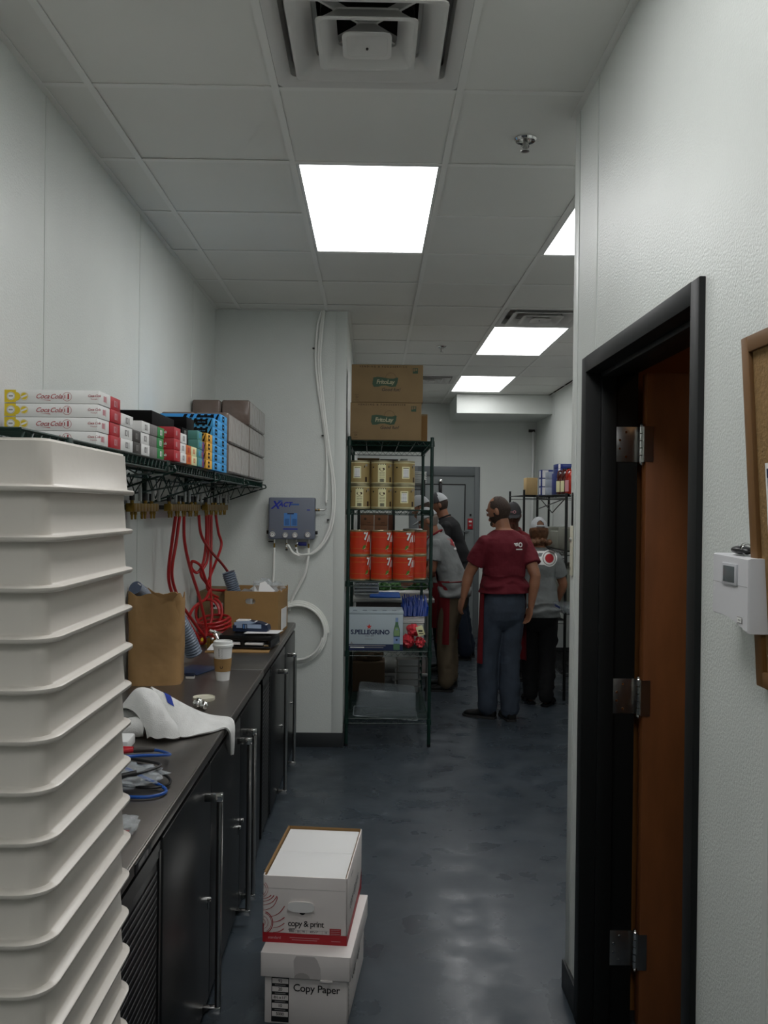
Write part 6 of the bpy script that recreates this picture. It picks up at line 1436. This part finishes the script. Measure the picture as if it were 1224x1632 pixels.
        fx, fy = rz2(0, 1, FT[i][1]); fd = Vector((fx, fy, 0)); m.tube([an - Vector((0, 0, .02)), FT[i][0] - fd * .02 + Vector((0, 0, .045)), FT[i][0] + fd * .07 + Vector((0, 0, .036)), FT[i][0] + fd * .13 + Vector((0, 0, .026))], [.033, .026, .018, .010], skin, 12)
    # head
    HM = Matrix.Translation(hd) @ Matrix.Rotation(face + head_yaw, 4, 'Z') @ Matrix.Rotation(-head_pitch, 4, 'X')
    hs = .98 * (s * .5 + .5)
    def hp(d, k=1.0):
        x, y, z = d; xx = .078 * x; yy = .097 * y; zz = .122 * z
        if z < 0: xx *= 1 - .30 * (-z) ** 1.4; yy *= (1 - .22 * (-z) ** 2) if y > 0 else (1 - .42 * (-z) ** 1.2)
        if y > 0: xx *= 1 - .05 * y; yy *= .96
        if z > 0 and y < 0: yy *= 1.03
        if y > .75: yy -= .006 * max(0, 1 - abs(z - .12) * 6)
        return Vector((xx * k * hs, yy * k * hs, zz * k * hs))
    def shell(m, k, mt, keep=None, nu=36, nv=26, kz=1.0, th=None):
        V = []; Fs = []; Q = {}
        def dirs(i, j):
            ph = PI * j / nv; a = 2 * PI * i / nu; return Vector((math.sin(ph) * math.cos(a), math.sin(ph) * math.sin(a), math.cos(ph)))
        for j in range(nv):
            for i in range(nu):
                dc = dirs(i + .5, j + .5)
                if keep and not keep(dc): continue
                idx = []
                for (a, b) in ((i, j), (i, j + 1), (i + 1, j + 1), (i + 1, j)):
                    key = (a % nu, b)
                    if key not in Q: Q[key] = len(V); p = hp(dirs(*key), k); V.append(Vector((p.x, p.y, p.z * kz)))
                    idx.append(Q[key])
                Fs.append(tuple(idx))
        if th:   # close into a solid
            n_ = len(V); V = V + [v * th for v in V]; ed = {}
            for f in Fs:
                for a, b in zip(f, f[1:] + f[:1]): ed[(a, b)] = 1
            F2 = [tuple(n_ + x for x in f[::-1]) for f in Fs]; F3 = [(b, a, n_ + a, n_ + b) for (a, b) in ed if (b, a) not in ed]
            Fs = Fs + F2 + F3
        m.add(V, Fs, mt, HM)
    shell(m, 1.0, skin)
    for q, r_ in (((0, .101, -.012), .011), ((0, .093, .012), .009), ((0, .097, .0), .010), ((0, .066, -.096), .027), ((0, .088, -.055), .015), ((.03, .082, .024), .014), ((-.03, .082, .024), .014)): m.ball(HM @ (Vector(q) * hs), r_, skin, 10)
    for sx in (-1, 1): m.ball((sx * .079 * hs, -.005, -.005), .03, skin, 12, (.28, .62, 1.0), HM)
    m.remesh(voxel, 1); m.mats = [skin]; body = m.build('body', t, 180)
    m = MB()
    for sx in (-1, 1): m.ball(HM @ Vector((sx * .031 * hs, .087 * hs, .005 * hs)), .0085, INKW, 10); m.ball(HM @ Vector((sx * .031 * hs, .0935 * hs, .005 * hs)), .0045, INKB, 8); m.tube([HM @ Vector((sx * .016, .092, .024)), HM @ Vector((sx * .032, .092, .029)), HM @ Vector((sx * .05, .08, .024))], .0028, hair or HAIRD, 6)
    m.build('eyes', t)
    m = MB(); m.tube([HM @ Vector((-.022, .083, -.052)), HM @ Vector((0, .094, -.050)), HM @ Vector((.022, .083, -.052))], .0035, mat('lips', '8a4a40', .5), 6); m.build('mouth', t)
    # ---- hair
    if hair:
        m = MB()
        if cap is None:      # short, thinning at the front of the crown
            shell(m, 1.04, hair, lambda d: (d.y < .42 - .2 * (d.z < .2)) and d.z > -.62 + .55 * max(0, d.y + .25) and not (d.z > .72 and d.y > -.35) and not (d.y > .15 and d.z < .15 and abs(d.x) > .5), 48, 40, th=.93)
            shell(m, 1.018, hair, lambda d: d.z > .70 and -.5 < d.y < .1, 48, 40, th=.97)
        elif female:
            shell(m, 1.16, hair, lambda d: d.z < .22 and d.y < .35 and d.z > -.86, 44, 30, th=.86); shell(m, 1.085, hair, lambda d: d.z < .8 and d.y < .2 and d.z > 0, 44, 30, th=.92)
            for k in range(18): 
                a = PI + PI * k / 17; rr = (.075 + .02 * math.sin(k * 3)); m.ball(HM @ Vector((rr * math.cos(a), -.02 + .9 * rr * math.sin(a), -.095 + .012 * math.sin(k * 2.3))), .022, hair, 8)
            m.remesh(.006, 2); m.mats = [hair]
        else: shell(m, 1.045, hair, lambda d: d.z < .42 and d.y < .12 and d.z > -.5, 40, 30, th=.94)
        m.build('hair', t, 60)
    if beard:
        m = MB(); shell(m, 1.06, hair or HAIRD, lambda d: d.z < (-.05 if d.y < .25 else -.28) and d.y > -.18 and not (abs(d.x) < .26 and -.52 < d.z < -.34 and d.y > .6), 48, 40, th=.94); m.ball(HM @ Vector((0, .064, -.093)), .0285, hair or HAIRD, 12, (1, .9, .9)); m.build('beard', t, 60)
    # ---- cap
    if cap:
        cf, cb, style = cap; m = MB()
        hole = (lambda d: not (style == 'back' and d.y < -.3 and .28 < d.z < .70 and abs(d.x) < .42 * math.sqrt(max(0, 1 - ((d.z - .28) / .42) ** 2)) + .02))
        shell(m, 1.13, cf, lambda d: d.z > .20 and d.y > (-.15 if cf is not cb else -2) and hole(d), 44, 40, 1.04, th=.965)
        if cf is not cb: shell(m, 1.13, cb, lambda d: d.z > .20 and d.y <= -.15 and hole(d), 44, 40, 1.04, th=.965)
        m.ball(HM @ Vector((0, 0, .143 * hs)), .007, cf, 8); m.build('cap', t, 60)
        m = MB(); n = 14; top = []; bot = []
        for k in range(n + 1):
            a = PI * k / n; x = .070 * math.cos(a); y = .078 + .075 * math.sin(a); z = .040 - .012 * (math.cos(a) ** 2) - .010 * math.sin(a); top.append((x, y, z)); bot.append((x, y, z - .004))
        base = [(.070 * math.cos(PI * k / n), .070 + .012 * math.sin(PI * k / n), .040) for k in range(n + 1)]
        V = base + top + [(x, y, z - .004) for x, y, z in base] + bot; q = n + 1; Fs = []
        for k in range(n): Fs += [(k, q + k, q + k + 1, k + 1), (2 * q + k, 2 * q + k + 1, 3 * q + k + 1, 3 * q + k), (q + k, 3 * q + k, 3 * q + k + 1, q + k + 1)]
        m.add([Vector(v) * hs * 1.03 for v in V], Fs, cf if cf is not cb else cb, HM); m.build('cap_bill', t)
        m = MB()
        if style == 'back': m.tube([HM @ Vector((.06 * math.sin(a), -.112 * math.cos(a) * 1.0 - .002, .040)) * 1 for a in [(-.6 + 1.2 * k / 8) for k in range(9)]], .007, cb, 8); m.build('cap_strap', t)
        elif style == 'front':
            Ml = HM @ frame((0, .108, .075), (0, 1, .25)); m.ring(Ml, .010, .015, PINK, cx=.012); m.rect(Ml, .04, .004, PINK, -.02, 0); m.build('cap_badge', t)
        else: m.bm.free()
    # ---- trousers
    m = MB(); hw = 1.12 if female else 1.06
    m.loft([ell(z * s, hx * s * B * hipw, hy * s * B, cy) for z, hx, hy, cy in ((.72, .10, .05, .0), (.76, .145, .085, -.002), (.81, .166, .115, -.005), (.88, .172, .125, -.01), (.95, .170, .125, -.008), (1.06, .158, .115, 0))], trousers)
    for i in (0, 1):
        an = FT[i][0] + Vector((0, 0, .075)); fx, fy = rz2(0, 1, FT[i][1])
        limb(m, [hipj[i] - Vector((0, 0, .02)), kn[i], an + Vector((-fx * .01, -fy * .01, .015))], [.098 * s * B, .096 * s * B, .083 * s * B, .080 * s * B, .074 * s * B], trousers, 18)
        m.tube([an + Vector((0, 0, .09)), an + Vector((0, 0, .04)), an + Vector((0, 0, -.012))], [.068 * s * B, .073 * s * B, .069 * s * B], trousers, 16)
    if not female: m.remesh(voxel * 1.15, 7)
    else: m.remesh(voxel * 1.15, 4)
    for v in m.bm.verts:
        z = v.co.z; n_ = noise.noise(Vector((v.co.x * 9, v.co.y * 9, z * 16))) + .6 * noise.noise(Vector((v.co.x * 20, 3, z * 34)))
        k = 1.4 if (z < .3 or .42 < z < .6) else .7
        v.co += Vector((v.co.x * .03, v.co.y * .03, 0)) * n_ * k + Vector((n_ * .004 * k, n_ * .004 * k, 0))
    m.mats = [trousers]; tr = m.build('trousers', t, 180)
    # ---- shirt
    m = MB(); e = .014
    tb = shirt_len
    rows_ = [(tb, .190 * hipw, .146, -.006), (tb + .06, .188 * hipw, .145, -.006), (1.03, .176, .132, 0), (1.12, .162, .119, .0), (1.24, .168 * shw, .124, -.002), (1.35, .184 * shw, .130, -.006), (1.42, .190 * shw, .122, -.008), (1.455, .178 * shw, .108, -.008), (1.487, .140 * shw, .090, -.006), (1.512, .098 * shw, .075, -.004), (1.525, .072, .068, 0)]
    rows_ = rows_[:2] + [q for q in rows_[2:] if q[0] > tb + .07]
    m.loft([ell(z * s, hx * s * B + (.01 if z < 1.2 else 0), hy * s * B + (.01 if z < 1.2 else 0), cy) for z, hx, hy, cy in rows_], shirt)
    for i in (0, 1):
        el = A[i][0]; p = sh[i]; q = p.lerp(el, .66); inn = p + (Vector((neck.x, neck.y, p.z)) - p) * .3
        m.tube([inn, p, p.lerp(el, .3), q], [.06 * s, .066 * s * B, .071 * s * B, .078 * s * B], shirt, 18); m.ball(p, .066 * s * B, shirt, 14)
    m.remesh(voxel, 3)
    for v in m.bm.verts:
        z = v.co.z; q_ = Vector((v.co.x * 7, v.co.y * 7, z * 7)); n_ = noise.noise(q_) * .010 + noise.noise(q_ * 2.3) * .006 + (.008 * math.sin(z * 70 + 4 * noise.noise(q_)) if z < (tb + .14) * s else 0)
        c = Vector((v.co.x, v.co.y, 0)).normalized(); v.co += c * n_
    bvh = BVHTree.FromBMesh(m.bm); m.mats = [shirt]; so = m.build('shirt', t, 180)
    if logo:
        m = MB(); logo(m)
        dv = Vector((*rz2(0, 1, face), 0)); rv = Vector((*rz2(1, 0, face), 0))
        for v in m.bm.verts:
            x, y, e_ = v.co; o_ = rv * x + Vector((0, 0, y)) - dv * 1.5; hit = bvh.ray_cast(o_, dv)
            v.co = (hit[0] - dv * (.004 + e_ * 1.5)) if hit[0] else o_ + dv * 1.37
        m.build('shirt_print', t)
    if collar:
        m = MB(); pts = [T((.068 * math.cos(a), .066 * math.sin(a) + .004, (1.525 + .012 * (1 - math.sin(a)) * .5) * s)) for a in [2 * PI * k / 24 for k in range(24)]]; m.tube(pts, .011, collar, 8, closed=True); m.build('collar', t)
    # ---- apron
    if apron:
        m = MB(); V = []; n = 22; zs = [.46, .6, .75, .9, 1.0, 1.06]
        for z in zs:
            fl = .03 * (1.06 - z) ; sp = wrap
            for k in range(n + 1):
                a = PI / 2 - sp + 2 * sp * k / n; w_ = .012 * math.sin(a * 9) * (1.06 - z)
                V.append(T(((.190 * hipw * B * s + fl + w_) * math.cos(a), (.148 * B * s + fl + w_) * math.sin(a), z * s)))
        Fs = [(j * (n + 1) + k, j * (n + 1) + k + 1, (j + 1) * (n + 1) + k + 1, (j + 1) * (n + 1) + k) for j in range(len(zs) - 1) for k in range(n)]
        m.add(V, Fs, apron); m.add([v - (v - Vector((0, 0, v.z))).normalized() * .004 for v in V], [f[::-1] for f in Fs], apron); m.build('apron_skirt', t)
        m = MB(); V = []
        for z, w_ in ((1.04, .15), (1.15, .13), (1.28, .11), (1.38, .10)):
            for k in range(9): u = -1 + 2 * k / 8; V.append(T((u * w_ * s, (.150 - .03 * u * u) * s * B, z * s)))
        m.add(V, [(j * 9 + k, j * 9 + k + 1, (j + 1) * 9 + k + 1, (j + 1) * 9 + k) for j in range(3) for k in range(8)], apron); m.build('apron_bib', t)
        m = MB(); strap and m.tube(curve([T((-.10 * s, .13 * s, 1.38 * s)), T((-.085 * s, .07 * s, 1.50 * s)), T((-.07 * s, -.03 * s, 1.535 * s)), T((0, -.074 * s, 1.548 * s)), T((.07 * s, -.03 * s, 1.535 * s)), T((.085 * s, .07 * s, 1.50 * s)), T((.10 * s, .13 * s, 1.38 * s))], 6), .009, apron, 8)
        m.tube([T(((.176 * s * B + (.02 if strap else -.03)) * math.cos(a), (.128 * s * B + (.02 if strap else -.03)) * math.sin(a), 1.05 * s)) for a in [2 * PI * k / 28 for k in range(28)]], .005, apron, 6, closed=True); m.build('apron_strap', t)
    # ---- shoes
    for i in (0, 1):
        c = FT[i][0]; fx, fy = rz2(0, 1, FT[i][1]); fd = Vector((fx, fy, 0)); sd = Vector((fy, -fx, 0)); m = MB(); rings = []
        prof = ((-.075, .026, .010, .075), (-.065, .036, .004, .085), (-.02, .040, .003, .090), (.04, .043, .003, .080), (.09, .049, .003, .060), (.14, .050, .003, .052), (.180, .042, .004, .044), (.198, .024, .008, .030))
        if sandals:
            for u, hw_, zb_, zt_ in prof: rings.append([c + fd * u * .92 + sd * hw_ * .9 * math.cos(2 * PI * k / 16) + Vector((0, 0, .012 + .012 * math.sin(2 * PI * k / 16))) for k in range(16)])
            m.loft(rings, shoe)
            for u in (.03, .07, .12): m.tube([c + fd * u + sd * .044 * math.cos(a) + Vector((0, 0, .02 + .05 * (1 - u * 2) * math.sin(a))) for a in [PI * k / 8 for k in range(9)]], .010, shoe, 8)
            m.build('sandal', t)
        else:
            for u, hw_, zb_, zt_ in prof: rings.append([c + fd * u * s + sd * hw_ * math.copysign(abs(math.cos(2 * PI * k / 18)) ** .8, math.cos(2 * PI * k / 18)) + Vector((0, 0, max(.012, (zb_ + zt_) / 2 + (zt_ - zb_) / 2 * math.sin(2 * PI * k / 18)))) for k in range(18)])
            m.loft(rings, shoe); so_ = m.build('shoe', t)
            m = MB(); r2 = []
            pts = [(c + fd * u * s * 1.03 + sd * hw_ * 1.06, c + fd * u * s * 1.03 - sd * hw_ * 1.06) for u, hw_, _, _ in prof]; ring_ = [p[0] for p in pts] + [p[1] for p in reversed(pts)]
            m.loft([[p + Vector((0, 0, .001)) for p in ring_], [p + Vector((0, 0, .020)) for p in ring_]], SOLE); m.build('sole', so_)
    return t

def logo_man(m):
    y0 = 1.40
    for x, y, w_, h_ in ((-.028, y0 + .018, .030, .007), (-.024, y0 + .008, .010, .022), (-.010, y0 + .012, .008, .026), (-.034, y0 + .010, .006, .012)): m.rect(Matrix.Identity(4), w_, h_, INKW, x + .05, y)
    m.ring(Matrix.Identity(4), .011, .020, INKW, cx=.068, cy=y0 + .008, n=18); m.rect(Matrix.Identity(4), .060, .008, INKW, .055, y0 - .028)
def logo_woman(m):
    I = Matrix.Identity(4); cy = 1.275
    LX = .080
    for a_, b_ in ((.0004, .02), (.02, .04), (.04, .056), (.056, .070)): m.ring(I, a_, b_, INKW, cx=LX, cy=cy)
    for k in range(5): x0 = -.08 + k * .030; m.poly(I, [(x0, cy - .055), (x0 + .030, cy - .055), (x0 + .030, cy), (x0, cy)], INKW, .0002); m.poly(I, [(x0, cy), (x0 + .030, cy), (x0 + .030, cy + (.03 if k < 1 else .06)), (x0, cy + (.02 if k < 1 else .06))], INKW, .0002)
    m.ring(I, .052, .060, INKGR, cx=LX, cy=cy, z=.001)
    for a_, b_ in ((.0004, .013), (.013, .026), (.026, .038)): m.ring(I, a_, b_, INKR, cx=LX, cy=cy, z=.002)
    m.text('&', .07, Matrix.Translation((-.055, cy + .025, .002)), INKR, bold=.002); m.text('R', .06, Matrix.Translation((-.045, cy - .030, .002)), INKR, bold=.002)
def logo_left(m):
    I = Matrix.Identity(4)
    m.text('DIG', .06, Matrix.Translation((-.03, 1.37, .0)) , INKR, bold=.003) if False else None
    for k, (x, y) in enumerate(((-.07, 1.38), (-.045, 1.375), (-.02, 1.37))): m.poly(I, [(x, y - .03), (x + .012, y - .03), (x + .016, y + .03), (x + .004, y + .03)], INKR); 
    m.poly(I, [(-.0, 1.33), (.03, 1.33), (.04, 1.40), (.01, 1.41)], INKR); m.ring(I, .022, .034, INKW, cx=.055, cy=1.345, z=.0); m.rect(I, .09, .018, INKW, .0, 1.315, .001)
V3 = Vector
# man in maroon, centre
person('bearded person in maroon T-shirt and blue jeans, back turned, in the middle of the aisle', (1.058, 6.93, 0), 1.80, .38, 0, head_yaw=.75, head_pitch=.22, head_off=(-.035, .0, .0),
       arms=[((-.285, -.02, 1.165), (-.325, -.03, .985), (-.34, -.02, .93)), ((.245, -.06, 1.16), (.215, -.04, .915), (.205, -.03, .85))],
       feet=[(-.12, .03, 1.05), (.055, -.03, .12)], shirt=MAROON, trousers=DENIM, skin=SKIN, hair=HAIRD, beard=True, apron=REDAP, strap=False, shirt_len=1.02, voxel=.007, logo=logo_man, build_w=1.04)
person('person with auburn hair, grey T-shirt with a red dot and black trousers', (1.435, 7.42, 0), 1.61, -.10, .05, head_pitch=.15, head_yaw=.1,
       arms=[((-.22, .06, 1.06), (-.14, .28, 1.02), (-.10, .34, 1.0)), ((.225, .05, 1.04), (.20, .14, .90), (.20, .20, .90))],
       feet=[(-.04, .10, .1), (.075, -.01, -.5)], shirt=GREYT, trousers=BLACKP, skin=SKIN, hair=HAIRG, cap=(CAPG, CAPG, 'back'), female=True, logo=logo_woman, voxel=.008, sandals=True, shoe=BLKCAB, shirt_len=.86)
person('person in a grey T-shirt, khaki trousers and red apron bending over the prep table', (.765, 8.05, 0), 1.74, 1.25, .34, head_pitch=.45, head_yaw=.1,
       arms=[((-.22, -.16, 1.13), (-.38, -.08, 1.03), (-.43, -.06, 1.0)), ((-.06, .22, 1.13), (-.26, .20, 1.02), (-.34, .16, 1.0))],
       feet=[(-.08, -.10, 1.35), (-.02, .12, 1.3)], shirt=GREYT, trousers=KHAKI, skin=SKIN2, hair=mat('grey_hair', '6a6058', .7), cap=(CAPG, CAPG, 'plain'), apron=REDAP, logo=logo_left, voxel=.008, build_w=1.02, wrap=1.6)
person('person in a black polo shirt and dark jeans, farthest back by the grey door', (.98, 9.72, 0), 1.90, 1.35, .28, head_pitch=.35, head_yaw=0.1,
       arms=[((-.24, -.20, 1.22), (-.36, -.16, 1.02), (-.40, -.12, .98)), ((-.2, .22, 1.22), (-.35, .2, 1.05), (-.4, .18, 1.0))],
       feet=[(.06, -.10, 1.4), (.12, .12, 1.4)], shirt=BLACKT, trousers=DENIMD, skin=SKIN2, hair=HAIRD, cap=(CAPD, CAPG, 'plain'), collar=BLACKT, voxel=.01)
person('person in a light cap and grey T-shirt half hidden behind the shelving post', (.74, 8.92, 0), 1.86, 1.4, .30, head_pitch=.4,
       arms=[((-.22, -.16, 1.15), (-.38, -.10, 1.05), (-.43, -.08, 1.02)), ((-.08, .22, 1.15), (-.30, .2, 1.03), (-.36, .16, 1.0))],
       feet=[(.0, -.10, 1.4), (.05, .12, 1.4)], shirt=GREYT, trousers=BLACKP, skin=SKIN2, hair=HAIRD, cap=(CAPG, CAPG, 'plain'), apron=REDAP, voxel=.01)
person('person in a dark fronted cap facing the camera behind the two in the aisle', (1.40, 8.62, 0), 1.76, PI - .15, .10, head_pitch=.35,
       arms=[((.24, -.08, 1.12), (.16, -.26, 1.0), (.12, -.3, .98)), ((-.22, -.08, 1.12), (-.16, -.26, 1.0), (-.12, -.3, .98))],
       feet=[(.08, .0, PI), (-.08, .02, PI)], shirt=REDAP, trousers=BLACKP, skin=mat('brown_skin', '6a4636', .5), hair=HAIRD, cap=(CAPD, CAPG, 'front'), apron=REDAP, voxel=.01)
